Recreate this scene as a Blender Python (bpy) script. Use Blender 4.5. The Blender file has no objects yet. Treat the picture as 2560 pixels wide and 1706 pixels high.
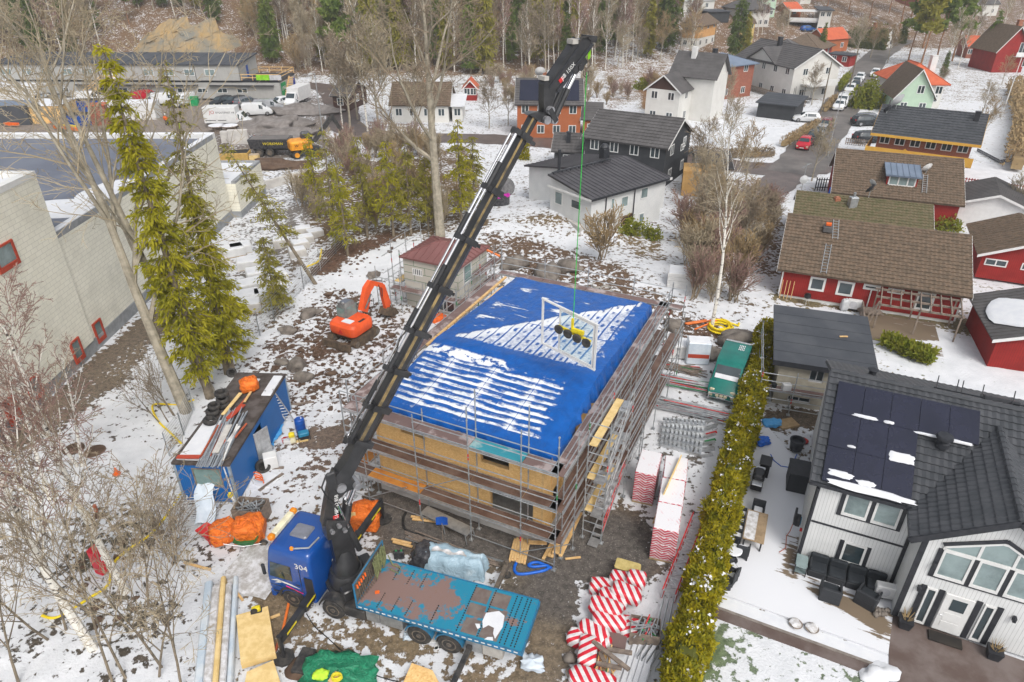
import bpy,bmesh,math,random
import numpy as np
from mathutils import Vector,Matrix,noise as mnoise
R_=math.radians
scn=bpy.context.scene
COL=scn.collection
# --------- camera, sky, sun, exposure
CAM_H,PITCH,FPX=24.5,R_(30),1706.0
cd=bpy.data.cameras.new("camera");cam=bpy.data.objects.new("camera",cd);COL.objects.link(cam)
cd.sensor_width=36;cd.lens=36*FPX/2560;cd.clip_start=.1;cd.clip_end=3000
cam.location=(0,0,CAM_H);cam.rotation_euler=(R_(90)-PITCH,0,0)
scn.camera=cam
SUN_EL,SUN_AZ=R_(50),R_(158)
w=bpy.data.worlds.new("World");scn.world=w;w.use_nodes=True
nt=w.node_tree;bg=nt.nodes["Background"]
sky=nt.nodes.new("ShaderNodeTexSky");sky.sky_type='NISHITA';sky.sun_disc=False
sky.sun_elevation=SUN_EL;sky.sun_rotation=SUN_AZ;sky.dust_density=4;sky.ozone_density=.5
hs=nt.nodes.new("ShaderNodeHueSaturation");hs.inputs["Saturation"].default_value=.25
nt.links.new(sky.outputs[0],hs.inputs["Color"]);nt.links.new(hs.outputs[0],bg.inputs[0])
bg.inputs[1].default_value=.15
sd=bpy.data.lights.new("sun",'SUN');sun=bpy.data.objects.new("sun",sd);COL.objects.link(sun)
sd.energy=1.15;sd.angle=R_(20);sd.color=(1,.96,.9)
sun.rotation_euler=(R_(90)-SUN_EL,0,-SUN_AZ+math.pi)
sun.location=(0,-20,60)
scn.view_settings.view_transform='Standard';scn.view_settings.look='None'
scn.view_settings.gamma=1;scn.view_settings.exposure=.46
scn.cycles.max_bounces=6;scn.cycles.diffuse_bounces=3;scn.cycles.glossy_bounces=3
scn.cycles.transparent_max_bounces=8;scn.cycles.transmission_bounces=4
scn.cycles.use_denoising=True
scn.render.use_persistent_data=False
# --------- ground height and picture-to-ground helper (used at build time only)
def sst(a,b,x):
 t=np.clip((x-a)/(b-a),0,1);return t*t*(3-2*t)
def hgt(x,y):
 terr=1.7*np.exp(-((x-6.5)**2/30+(y-66.5)**2/30))
 xp=np.maximum(0,x)
 hill=sst(150+.45*xp,290+.45*xp,y)*34*(1-sst(60,170,x-(y-200)*.15))
 right=np.clip(y-200,0,300)*.055*sst(40,130,x)
 knoll=1.6*np.exp(-((x+5)**2/120+(y-62)**2/90))
 rocks=1.1*np.exp(-((x-9)**2/60+(y-52)**2/30))
 return hill+right+knoll+rocks+terr
_s=.36549
RG={1:(0,0,_s),2:(850,0,_s),3:(1700,0,_s),4:(0,570,_s),5:(850,570,_s),6:(1700,570,_s),7:(0,1136,_s),8:(850,1136,_s),9:(1700,1136,_s),'A':(640,1180,.32299),'B':(420,900,.31879),'C':(780,560,.20408),'D':(1380,1050,.41841),'E':(0,120,.20408),'V':(0,0,1.08797),'F':(820,860,240/753),'J':(1280,60,240/1447),'K':(1340,940,360/1227),'L':(1560,820,340/952)}
_ct,_st=math.cos(PITCH),math.sin(PITCH)
def ray(r,zx,zy):
 x0,y0,s=RG[r]
 x=(x0+s*zx-1280)/FPX;y=(y0+s*zy-853)/FPX
 return Vector((x,_ct-y*_st,-_st-y*_ct))
def G(r,zx,zy,z=None):
 """point of the ground (z None) or of a level z that a spot of the survey picture shows"""
 d=ray(r,zx,zy)
 if z is not None:
  return d*((z-CAM_H)/d.z)+Vector((0,0,CAM_H))
 t=10.0
 p=Vector((0,0,CAM_H))
 if d.z<-.02 and abs(float(hgt(*(d*(-CAM_H/d.z)).xy)))<1e-3 and(d*(-CAM_H/d.z)).y<148:
  return d*(-CAM_H/d.z)+Vector((0,0,CAM_H))
 while t<900:
  q=p+d*t
  if q.z<hgt(q.x,q.y):
   lo,hi=t-1.5,t
   for _ in range(12):
    m=(lo+hi)/2;q=p+d*m
    if q.z<hgt(q.x,q.y):hi=m
    else:lo=m
   return p+d*hi
  t+=1.5
 return p+d*900
def ang(p,q):return math.atan2(q.y-p.y,q.x-p.x)
def gz(x,y):return float(hgt(x,y))
# --------- mesh builder
class B:
 def __init__(s):s.v=[];s.f=[];s.mi=[];s.m=0;s.T=Matrix.Identity(4)
 def add(s,vs,fs):
  o=len(s.v)
  s.v+=[tuple(s.T@Vector(p))for p in vs]
  s.f+=[tuple(o+i for i in f)for f in fs];s.mi+=[s.m]*len(fs)
 def at(s,x=0,y=0,z=0,rz=0,ry=0,rx=0):
  s.T=Matrix.Translation((x,y,z))@Matrix.Rotation(rz,4,'Z')@Matrix.Rotation(ry,4,'Y')@Matrix.Rotation(rx,4,'X');return s
 def bx(s,x0,x1,y0,y1,z0,z1):
  s.add([(x0,y0,z0),(x1,y0,z0),(x1,y1,z0),(x0,y1,z0),(x0,y0,z1),(x1,y0,z1),(x1,y1,z1),(x0,y1,z1)],[(3,2,1,0),(4,5,6,7),(0,1,5,4),(1,2,6,5),(2,3,7,6),(3,0,4,7)]);return s
 def cb(s,c,d,rz=0):
  T=s.T;s.T=T@Matrix.Translation(c)@Matrix.Rotation(rz,4,'Z')
  s.bx(-d[0]/2,d[0]/2,-d[1]/2,d[1]/2,-d[2]/2,d[2]/2);s.T=T;return s
 def rb(s,x0,x1,y0,y1,z0,z1,c=.05):
  """box with chamfered vertical edges and a chamfered top"""
  pl=[(x0+c,y0),(x1-c,y0),(x1,y0+c),(x1,y1-c),(x1-c,y1),(x0+c,y1),(x0,y1-c),(x0,y0+c)]
  mx,my=(x0+x1)/2,(y0+y1)/2
  top=[(mx+(x-mx)*(1-1.6*c/max(.01,x1-x0)),my+(y-my)*(1-1.6*c/max(.01,y1-y0)),z1)for x,y in pl]
  vs=[(x,y,z0)for x,y in pl]+[(x,y,z1-c)for x,y in pl]+top
  fs=[tuple(range(7,-1,-1)),tuple(range(16,24))]
  for k in(0,8):
   fs+=[(k+i,k+(i+1)%8,k+8+(i+1)%8,k+8+i)for i in range(8)]
  s.add(vs,fs);return s
 def beam(s,p,q,w=.05,h=None,up=(0,0,1)):
  p,q=Vector(p),Vector(q);h=w if h is None else h
  d=q-p
  if d.length<1e-6:return s
  d.normalize();u=Vector(up)
  if abs(d.dot(u))>.99:u=Vector((1,0,0))
  a=d.cross(u).normalized()*(w/2);b=a.cross(d).normalized()*(h/2)
  vs=[p-a-b,p+a-b,p+a+b,p-a+b,q-a-b,q+a-b,q+a+b,q-a+b]
  s.add(vs,[(3,2,1,0),(4,5,6,7),(0,1,5,4),(1,2,6,5),(2,3,7,6),(3,0,4,7)]);return s
 def tube(s,p,q,r0,r1=None,n=6,cap=True):
  return s.path([p,q],[r0,r0 if r1 is None else r1],n,cap)
 def path(s,pts,r,n=6,cap=True):
  pts=[Vector(p)for p in pts];k=len(pts)
  rs=r if isinstance(r,(list,tuple))else[r]*k
  vs=[];fs=[];a=None
  for i in range(k):
   d=(pts[min(i+1,k-1)]-pts[max(i-1,0)])
   d=d.normalized()if d.length>1e-9 else Vector((0,0,1))
   if a is None:a=d.orthogonal().normalized()
   else:
    a=a-d*a.dot(d);a=a.normalized()if a.length>1e-6 else d.orthogonal().normalized()
   b=d.cross(a)
   for j in range(n):
    t=2*math.pi*j/n
    vs.append(pts[i]+(a*math.cos(t)+b*math.sin(t))*rs[i])
  for i in range(k-1):
   for j in range(n):
    fs.append((i*n+j,i*n+(j+1)%n,(i+1)*n+(j+1)%n,(i+1)*n+j))
  if cap:fs+=[tuple(range(n-1,-1,-1)),tuple((k-1)*n+j for j in range(n))]
  s.add(vs,fs);return s
 def prism(s,poly,z0,z1):
  n=len(poly)
  s.add([(x,y,z0)for x,y in poly]+[(x,y,z1)for x,y in poly],[tuple(range(n-1,-1,-1)),tuple(range(n,2*n))]+[(i,(i+1)%n,n+(i+1)%n,n+i)for i in range(n)]);return s
 def prisy(s,poly,y0,y1):
  """outline in x,z pulled along y"""
  n=len(poly)
  s.add([(x,y0,z)for x,z in poly]+[(x,y1,z)for x,z in poly],[tuple(range(n)),tuple(range(2*n-1,n-1,-1))]+[((i+1)%n,i,n+i,n+(i+1)%n)for i in range(n)]);return s
 def prisx(s,poly,x0,x1):
  n=len(poly)
  s.add([(x0,y,z)for y,z in poly]+[(x1,y,z)for y,z in poly],[tuple(range(n-1,-1,-1)),tuple(range(n,2*n))]+[(i,(i+1)%n,n+(i+1)%n,n+i)for i in range(n)]);return s
 def lathe(s,prof,n=16,ax='z',c=(0,0,0)):
  vs=[]
  for r,h in prof:
   for j in range(n):
    t=2*math.pi*j/n;a,b=r*math.cos(t),r*math.sin(t)
    p=(a,b,h)if ax=='z' else((h,a,b)if ax=='x' else(b,h,a))
    vs.append((p[0]+c[0],p[1]+c[1],p[2]+c[2]))
  fs=[]
  for i in range(len(prof)-1):
   fs+=[(i*n+j,i*n+(j+1)%n,(i+1)*n+(j+1)%n,(i+1)*n+j)for j in range(n)]
  fs+=[tuple(range(n-1,-1,-1)),tuple((len(prof)-1)*n+j for j in range(n))]
  s.add(vs,fs);return s
 def grid(s,nx,ny,fn):
  vs=[fn(i/nx,j/ny)for j in range(ny+1)for i in range(nx+1)]
  fs=[(j*(nx+1)+i,j*(nx+1)+i+1,(j+1)*(nx+1)+i+1,(j+1)*(nx+1)+i)for j in range(ny)for i in range(nx)]
  s.add(vs,fs);return s
 def poly(s,pts):s.add(pts,[tuple(range(len(pts)))]);return s
 def blob(s,c,r,seed=0,sub=2,amp=.25,fr=1.2):
  bm=bmesh.new();bmesh.ops.create_icosphere(bm,subdivisions=sub,radius=1)
  vs=[]
  for v in bm.verts:
   k=1+amp*mnoise.noise(v.co*fr+Vector((seed*7.3,seed*3.1,seed)))*1.6
   vs.append((c[0]+v.co.x*k*r[0],c[1]+v.co.y*k*r[1],c[2]+v.co.z*k*r[2]))
  bm.verts.index_update()
  s.add(vs,[tuple(v.index for v in f.verts)for f in bm.faces]);bm.free();return s
 def wall(s,x0,x1,z0,z1,holes,t=.15,y=0):
  """upright slab in local x,z, front at y, back at y+t, with rectangular openings (x0,x1,z0,z1)"""
  xs=sorted({x0,x1,*[h[0]for h in holes],*[h[1]for h in holes]});zs=sorted({z0,z1,*[h[2]for h in holes],*[h[3]for h in holes]})
  xs=[a for a in xs if x0<=a<=x1];zs=[a for a in zs if z0<=a<=z1]
  solid=lambda a,b:not any(h[0]<a<h[1]and h[2]<b<h[3]for h in holes)
  for i in range(len(xs)-1):
   for k in range(len(zs)-1):
    a,b,c,d=xs[i],xs[i+1],zs[k],zs[k+1]
    if not solid((a+b)/2,(c+d)/2):continue
    s.poly([(a,y,c),(b,y,c),(b,y,d),(a,y,d)]);s.poly([(b,y+t,c),(a,y+t,c),(a,y+t,d),(b,y+t,d)])
    sx=lambda j:0<=j<len(xs)-1 and solid((xs[j]+xs[j+1])/2,(c+d)/2)
    sz=lambda j:0<=j<len(zs)-1 and solid((a+b)/2,(zs[j]+zs[j+1])/2)
    if not sx(i-1):s.poly([(a,y+t,c),(a,y,c),(a,y,d),(a,y+t,d)])
    if not sx(i+1):s.poly([(b,y,c),(b,y+t,c),(b,y+t,d),(b,y,d)])
    if not sz(k-1):s.poly([(a,y+t,c),(b,y+t,c),(b,y,c),(a,y,c)])
    if not sz(k+1):s.poly([(a,y,d),(b,y,d),(b,y+t,d),(a,y+t,d)])
  return s
 def build(s,name,mat,parent=None,smooth=False,label=None):
  me=bpy.data.meshes.new(name);me.from_pydata(s.v,[],s.f)
  for m in(mat if isinstance(mat,(list,tuple))else[mat]):me.materials.append(MT[m]if isinstance(m,str)else m)
  if any(s.mi):me.polygons.foreach_set("material_index",s.mi)
  if smooth:
   me.polygons.foreach_set("use_smooth",[True]*len(s.f));me.set_sharp_from_angle(angle=smooth if smooth is not True else .7)
  me.update()
  o=bpy.data.objects.new(name,me);COL.objects.link(o)
  if parent is not None:o.parent=parent
  if label:o["label"]=label
  return o
def tag(o,label,cat,group=None,kind=None):
 if label:o["label"]=label
 if cat:o["category"]=cat
 if group:o["group"]=group
 if kind:o["kind"]=kind
 return o
def thing(name,label,cat,p=(0,0,0),rz=0,group=None):
 o=bpy.data.objects.new(name,None);COL.objects.link(o);o.empty_display_size=.2
 o.location=p;o.rotation_euler=(0,0,rz);return tag(o,label,cat,group)
def solo(name,b,mat,label,cat,p=(0,0,0),rz=0,group=None,smooth=False):
 o=b.build(name,mat,None,smooth);o.location=p;o.rotation_euler=(0,0,rz);return tag(o,label,cat,group)
def struct(name,b,mat,smooth=False):
 o=b.build(name,mat,None,smooth);o["kind"]="structure";return o
KIDS={}
def dup(src,p,rz=0,label=None,sc=1,group=None,swap=None,tilt=None):
 def cp(o,par):
  c=o.copy();COL.objects.link(c)
  if par is not None:c.parent=par
  if swap and c.type=='MESH' and any(m and m.name in swap for m in c.data.materials):
   key=(o.data.name,tuple(sorted(swap.items())))
   if key not in KIDS:
    d=o.data.copy()
    for i,m in enumerate(d.materials):
     if m and m.name in swap:d.materials[i]=MT[swap[m.name]]
    KIDS[key]=d
   c.data=KIDS[key]
  for ch in CHL(o):cp(ch,c)
  return c
 r=cp(src,None);r.location=p;r.rotation_euler=(tilt[0]if tilt else 0,tilt[1]if tilt else 0,rz)
 r.scale=(sc,sc,sc)if not isinstance(sc,tuple)else sc
 if label:r["label"]=label
 if group:r["group"]=group
 return r
def CHL(o):return list(o.children)
# --------- materials
MT={}
class N:
 def __init__(s,name):
  s.m=bpy.data.materials.new(name);s.m.use_nodes=True;s.t=s.m.node_tree;s.b=s.t.nodes["Principled BSDF"];MT[name]=s.m
  s.tc=s.t.nodes.new("ShaderNodeTexCoord")
 def n(s,typ,**kw):
  x=s.t.nodes.new("ShaderNode"+typ)
  for k,v in kw.items():
   if k.startswith("i_"):s.set(x.inputs[int(k[2:])]if k[2:].isdigit()else x.inputs[k[2:].replace("_"," ")],v)
   else:setattr(x,k,v)
  return x
 def set(s,sock,v):
  if isinstance(v,bpy.types.NodeSocket):s.t.links.new(v,sock)
  elif isinstance(v,(tuple,list))and sock.type=='RGBA':sock.default_value=(*v[:3],1)
  else:sock.default_value=v
 def noise(s,scale,detail=4,rough=.6,vec=None,dist=0):
  x=s.n("TexNoise",i_Scale=scale,i_Detail=detail,i_Roughness=rough,i_Distortion=dist);s.set(x.inputs["Vector"],vec or s.tc.outputs["Object"]);return x.outputs["Fac"]
 def vor(s,scale,vec=None,feature='F1',out="Distance"):
  x=s.n("TexVoronoi",i_Scale=scale,feature=feature);s.set(x.inputs["Vector"],vec or s.tc.outputs["Object"]);return x.outputs[out]
 def mth(s,op,a,b=0.0,c=None):
  x=s.n("Math",operation=op);s.set(x.inputs[0],a);s.set(x.inputs[1],b)
  if c is not None:s.set(x.inputs[2],c)
  return x.outputs[0]
 def step(s,a,b,v):
  x=s.n("MapRange",interpolation_type='SMOOTHSTEP');s.set(x.inputs[0],v);x.inputs[1].default_value=a;x.inputs[2].default_value=b;return x.outputs[0]
 def mix(s,f,a,b):
  x=s.n("Mix",data_type='RGBA');s.set(x.inputs[0],f);s.set(x.inputs[6],a);s.set(x.inputs[7],b);return x.outputs[2]
 def xyz(s,vec=None):
  x=s.n("SeparateXYZ");s.set(x.inputs[0],vec or s.tc.outputs["Object"]);return x.outputs
 def bump(s,h,st=.4,d=.02):
  x=s.n("Bump");x.inputs["Strength"].default_value=st;x.inputs["Distance"].default_value=d;s.set(x.inputs["Height"],h);s.set(s.b.inputs["Normal"],x.outputs[0])
 def attr(s,name,out="Fac"):return s.n("Attribute",attribute_name=name).outputs[out]
 def fin(s,col,rough=.7,metal=0,spec=.5):
  s.set(s.b.inputs["Base Color"],col);s.set(s.b.inputs["Roughness"],rough);s.set(s.b.inputs["Metallic"],metal);s.set(s.b.inputs["Specular IOR Level"],spec);return s.m
def sc3(c,k):return tuple(min(.95,a*k)for a in c)
def mat(name,c,c2=None,scale=2,rough=.75,metal=0,bump=0,bs=None,lo=.35,hi=.65,spec=.35,detail=5):
 q=N(name);c2=c2 or sc3(c,.72)
 q.fin(q.mix(q.step(lo,hi,q.noise(scale,detail,.65)),c,c2),rough,metal,spec)
 if bump:q.bump(q.noise(bs or scale*6,4),bump,.03)
 return q.m
def board(name,c,c2,pitch=.14,gap=.1,dark=.35,rough=.7,axis='xy'):
 """painted upright boarding: lines across the local x+y, or along z"""
 q=N(name);X,Y,Z=q.xyz();t=q.mth('ADD',X,Y)if axis=='xy' else Z
 f=q.mth('FRACT',q.mth('MULTIPLY',t,1/pitch));line=q.mth('LESS_THAN',f,gap)
 base=q.mix(q.step(.35,.7,q.noise(.9,5)),c,c2)
 q.fin(q.mix(line,base,sc3(c,dark)),rough,0,.3);q.bump(q.mth('SUBTRACT',1.,line),.5,.015);return q.m
def brickm(name,c,c2,mortar,w=.25,h=.075,ms=.012,rough=.85):
 q=N(name);X,Y,Z=q.xyz();v=q.n("CombineXYZ");q.set(v.inputs[0],q.mth('ADD',X,Y));q.set(v.inputs[1],Z)
 x=q.n("TexBrick",i_Color1=c,i_Color2=c2,i_Mortar=mortar,i_Scale=1.);x.inputs["Mortar Size"].default_value=ms
 x.inputs["Brick Width"].default_value=w;x.inputs["Row Height"].default_value=h;q.set(x.inputs["Vector"],v.outputs[0])
 q.fin(q.mix(q.mth('MULTIPLY',q.step(.4,.7,q.noise(.7,5)),.35),x.outputs["Color"],sc3(c,.6)),rough,0,.3);return q.m
def make_materials():
 mat('snow',(.66,.67,.69),(.6,.615,.65),1.5,.6,bump=.35,bs=5,spec=.3)
 mat('snow_dirty',(.64,.64,.66),(.36,.34,.32),3,.7,bump=.5,bs=8)
 mat('galv',(.5,.52,.53),(.36,.38,.4),3,.42,.75)
 mat('alu',(.62,.63,.64),(.45,.46,.47),4,.4,.8)
 mat('deck_plank',(.16,.105,.095),(.36,.3,.29),.9,.55,bump=.3,lo=.5,hi=.62)
 mat('deck_brown',(.1,.055,.04),(.17,.11,.085),1.2,.5,bump=.3)
 mat('deck_orange',(.56,.24,.045),(.4,.14,.03),1.5,.55)
 mat('deck_teal',(.03,.24,.3),(.3,.42,.42),.9,.5,lo=.55,hi=.7)
 mat('mark_red',(.6,.05,.05));mat('mark_green',(.03,.25,.08))
 q=N('osb');v=q.n("Mapping");v.inputs["Scale"].default_value=(9,9,22);q.set(v.inputs[0],q.tc.outputs["Object"])
 fl=q.vor(1.6,v.outputs[0],out="Color");sep=q.n("SeparateColor");q.set(sep.inputs[0],fl)
 c=q.mix(sep.outputs[0],(.62,.36,.125),(.78,.53,.24));c=q.mix(q.mth('MULTIPLY',q.step(.45,.75,q.noise(1.2,6)),.45),c,(.45,.25,.09));q.fin(c,.75,0,.25)
 mat('timber',(.68,.46,.22),(.55,.34,.14),3,.7,spec=.25);mat('timber_old',(.25,.2,.16),(.15,.12,.1),4,.85)
 mat('ply_yellow',(.72,.54,.26),(.6,.42,.17),2.5,.7)
 mat('concrete',(.4,.38,.35),(.28,.27,.25),1.6,.85,bump=.3);mat('concrete_light',(.52,.5,.47),(.42,.4,.38),1.5,.85)
 mat('dark_void',(.015,.013,.012),(.03,.025,.02),1)
 mat('crane_black',(.016,.0165,.018),(.032,.032,.034),2,.3,bump=.1,spec=.5);mat('chrome',(.75,.75,.76),(.6,.6,.62),2,.12,1)
 mat('brass_slide',(.42,.3,.13),(.12,.1,.07),1.2,.35,.5)
 mat('chassis',(.02,.021,.023),(.06,.055,.05),2.5,.6)
 mat('cab_blue',(.003,.055,.25),(.004,.06,.27),1,.22,spec=.6);MT['cab_blue'].node_tree.nodes["Principled BSDF"].inputs["Coat Weight"].default_value=.4
 mat('roof_hatch',(.2,.21,.25),None,2,.3)
 mat('rubber',(.022,.022,.023),(.06,.055,.05),4,.85,bump=.2);mat('rim',(.2,.16,.12),(.1,.09,.08),5,.6,.3);mat('rim_alu',(.4,.4,.42),(.25,.25,.26),4,.4,.7)
 q=N('bed_teal');n1=q.noise(.55,8,.62,dist=.3);n2=q.noise(5,4);X,Y,Z=q.xyz()
 mid=q.mth('ABSOLUTE',q.mth('SUBTRACT',Y,.9));wearx=q.step(9,3.2,X)
 worn=q.mth('ADD',n1,q.mth('SUBTRACT',q.mth('MULTIPLY',wearx,.2),q.mth('MULTIPLY',mid,.15)))
 worn=q.mth('ADD',worn,q.mth('MULTIPLY',q.mth('SUBTRACT',n2,.5),.16))
 worn=q.mth('ADD',worn,q.mth('MULTIPLY',q.mth('SUBTRACT',q.noise(2.6,9,.78),.5),1.0));c=q.mix(q.step(.5,.56,worn),(.012,.19,.3),(.2,.13,.115));c=q.mix(q.mth('MULTIPLY',q.step(.6,.7,q.noise(9,5)),.4),c,(.2,.1,.05));q.fin(c,.55,0,.4)
 mat('bed_steel',(.15,.11,.1),(.2,.17,.15),2,.5,.2);mat('blue_frame',(.012,.16,.32),(.03,.12,.2),3,.5)
 mat('rope_green',(.2,.22,.1),(.12,.13,.06),8,.9);mat('strap_yellow',(.7,.6,.03));mat('hazard_yellow',(.75,.6,.02),None,4,.5)
 mat('amber',(.7,.25,.01),(.6,.18,.01),3,.2);mat('cream',(.75,.7,.5),None,2,.4)
 mat('white_paint',(.66,.66,.65),(.6,.6,.59),2,.35,spec=.5);mat('white_plastic',(.63,.63,.62),(.56,.56,.56),2,.45)
 mat('red_paint',(.55,.03,.03),(.42,.02,.02),2,.4);mat('car_red',(.5,.012,.03),None,1,.2,spec=.6);mat('car_maroon',(.16,.02,.03),None,1,.22,spec=.6)
 mat('car_dark',(.02,.024,.03),None,1,.2,spec=.6);mat('car_white',(.64,.65,.66),(.6,.61,.62),1,.25,spec=.5);mat('car_grey',(.2,.21,.23),None,1,.25,.3,spec=.5)
 mat('car_silver',(.45,.46,.48),None,1,.25,.4);mat('car_blue',(.02,.1,.35),None,1,.25);mat('van_green',(.004,.16,.13),(.003,.12,.1),1,.25,spec=.6)
 mat('glass',(.02,.03,.035),(.04,.06,.07),.4,.06,0,spec=.8);mat('glass_green',(.1,.17,.16),(.2,.3,.29),.35,.08,spec=.8);mat('glass_light',(.24,.31,.31),(.12,.16,.165),.5,.08,spec=.7)
 mat('headlamp',(.6,.55,.4),(.4,.36,.25),8,.15);mat('lamp_red',(.5,.02,.02));mat('number_plate',(.75,.75,.72))
 mat('digger_orange',(.75,.1,.02),(.62,.08,.02),1.5,.45);mat('digger_grey',(.16,.16,.155),(.1,.1,.1),2,.5);mat('track_mud',(.12,.085,.055),(.06,.045,.035),3,.9,bump=.5)
 mat('digger_yellow',(.75,.33,.02),(.6,.22,.02),2,.45)
 board('container_blue',(.006,.13,.42),(.008,.11,.35),.1,.35,.72,.45);mat('container_trim',(.3,.36,.42),(.2,.24,.28),3,.5);mat('roof_felt',(.045,.035,.03),(.1,.085,.08),1.5,.9)
 mat('pipe_red',(.42,.1,.045),(.32,.07,.03),3,.55);mat('pipe_grey',(.3,.33,.36),(.22,.24,.27),4,.5);mat('pipe_orange',(.75,.18,.03),None,3,.5)
 q=N('bag_orange');n=q.noise(5,5,.6,dist=1.);q.fin(q.mix(q.step(.35,.7,n),(.85,.2,.02),(.6,.11,.01)),.5,0,.4);q.bump(n,1,.12)
 mat('barrel_blue',(.01,.08,.36),(.01,.06,.28),2,.4);mat('generator_blue',(.02,.2,.34),None,3,.5);mat('tarp_sky',(.05,.28,.6),(.1,.36,.66),3,.4,bump=.8,bs=4)
 mat('barrow_green',(.03,.2,.05),(.02,.13,.04),4,.55);mat('bin_red',(.6,.01,.03),None,3,.35)
 mat('hose_yellow',(.8,.62,.01),(.7,.5,.01),6,.5);mat('hose_blue',(.01,.13,.6),None,6,.4);mat('hose_black',(.02,.02,.02),None,6,.6)
 q=N('tarp_grey');n=q.noise(2.2,5,.6,dist=.8);q.fin(q.mix(q.step(.55,.75,q.noise(1.2,4)),(.3,.42,.5),(.42,.52,.58)),.4,0,.5);q.bump(n,.9,.15)
 q=N('tarp_green');n=q.noise(4,5,.6,dist=1.2);q.fin(q.mix(q.step(.4,.7,n),(.01,.16,.08),(.02,.26,.13)),.4);q.bump(n,1,.1)
 mat('wrap_black',(.025,.025,.03),(.07,.07,.075),4,.25,bump=.8,bs=5);mat('wrap_clear',(.62,.68,.74),(.5,.57,.65),1.4,.2,bump=.5,bs=5);mat('wrap_blue',(.4,.48,.56),(.56,.6,.63),1.5,.25,bump=.5,bs=5)
 q=N('wrap_stripe');X,Y,Z=q.xyz();f=q.mth('FRACT',q.mth('MULTIPLY',q.mth('ADD',q.mth('ADD',X,q.mth('MULTIPLY',Z,.55)),q.mth('MULTIPLY',Y,.75)),2.7))
 n=q.noise(4,5,.6,dist=.6);q.fin(q.mix(q.mth('LESS_THAN',f,.48),(.64,.62,.62),(.55,.012,.03)),.3,0,.5);q.bump(n,.8,.08)
 q=N('wrap_zigzag');X,Y,Z=q.xyz();t=q.mth('PINGPONG',q.mth('ADD',X,Y),.3);zz=q.mth('ADD',Z,q.mth('MULTIPLY',t,.62));f=q.mth('FRACT',q.mth('MULTIPLY',zz,6.5))
 fz=q.mth('FRACT',q.mth('MULTIPLY',Z,1/.47));white=q.mth('MAXIMUM',q.mth('GREATER_THAN',f,.66),q.mth('LESS_THAN',fz,.07));n=q.noise(5,5,.6)
 q.fin(q.mix(white,q.mix(n,(.42,.02,.05),(.5,.1,.12)),(.6,.57,.58)),.35);q.bump(n,.6,.05)
 q=N('snow_wrap');n=q.noise(3,6,.65);X,Y,Z=q.xyz();f=q.mth('FRACT',q.mth('MULTIPLY',q.mth('ADD',X,q.mth('MULTIPLY',Y,.8)),5))
 q.fin(q.mix(q.mth('MULTIPLY',q.mth('LESS_THAN',f,.5),q.step(.55,.7,n)),(.66,.65,.67),(.6,.34,.37)),.6);q.bump(n,.3,.03)
 mat('wool',(.52,.42,.17),(.42,.33,.12),6,.95,bump=.4)
 board('clad_white',(.63,.635,.63),(.57,.58,.58),.135,.1,.62,.55);board('clad_cream',(.6,.58,.53),(.54,.52,.47),.14,.1,.72,.6);board('clad_red',(.27,.018,.015),(.21,.014,.012),.15,.12,.55,.8)
 board('clad_mint',(.42,.55,.42),(.38,.5,.39),.18,.1,.75);board('clad_black',(.04,.043,.048),(.03,.032,.036),.16,.1,.6);board('clad_yellow',(.62,.36,.06),(.56,.3,.05),.14,.12,.7);board('clad_brown',(.07,.035,.025),(.05,.025,.02),.15,.12,.5)
 board('clad_grey',(.36,.355,.34),(.32,.315,.3),.6,.03,.75);board('clad_timber',(.55,.33,.12),(.45,.26,.09),.16,.1,.6,.75,'z')
 mat('trim_black',(.018,.02,.025),(.03,.032,.038),3,.45);mat('trim_white',(.66,.66,.65),(.6,.6,.59),2,.5)
 mat('plaster_white',(.6,.59,.56),(.55,.54,.51),.8,.8);mat('plaster_grey',(.4,.37,.3),(.33,.3,.24),1.3,.9,bump=.15);mat('plaster_ochre',(.58,.32,.13),(.5,.27,.1),1,.85);mat('plaster_yellow',(.68,.5,.2),None,1,.85)
 brickm('brick_red',(.3,.085,.045),(.24,.06,.035),(.24,.15,.12),.5,.15,.02);brickm('brick_orange',(.4,.11,.035),(.36,.095,.03),(.3,.13,.07),.5,.15,.02)
 brickm('block_wall',(.78,.755,.65),(.74,.715,.61),(.52,.5,.43),.6,.3,.012,.85);mat('plinth',(.3,.31,.32),(.22,.23,.24),1.5,.85)
 mat('tile_brown',(.15,.105,.072),(.095,.07,.048),2.6,.75,bump=.3,bs=12);mat('tile_moss',(.14,.11,.065),(.09,.085,.04),2.6,.85,bump=.4,bs=12);mat('tile_black',(.04,.044,.05),(.06,.063,.07),1.2,.42,bump=.2,spec=.5)
 mat('tile_dark',(.07,.066,.066),(.095,.09,.09),.7,.6);mat('tile_red',(.5,.11,.045),(.42,.085,.035),1,.75);mat('metal_roof',(.055,.052,.058),(.075,.072,.078),.8,.38,.1);mat('metal_brown',(.2,.09,.085),(.17,.075,.07),.6,.4)
 mat('felt_black',(.045,.05,.06),(.065,.07,.08),.5,.75,bump=.3,bs=30);mat('felt_grey',(.13,.145,.18),(.1,.115,.145),.25,.7);mat('roof_blue',(.16,.2,.27),(.13,.17,.23),.7,.5)
 mat('solar',(.008,.01,.024),(.012,.014,.032),1,.12,spec=.6);mat('rattan',(.03,.033,.038),(.02,.022,.026),20,.6);mat('cushion',(.022,.027,.033),None,5,.8)
 mat('wood_table',(.32,.23,.14),(.24,.17,.1),4,.7);mat('grill_black',(.015,.015,.017),None,3,.3);mat('terracotta',(.4,.15,.07));mat('dish_grey',(.5,.51,.52),(.42,.43,.44),3,.5)
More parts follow.
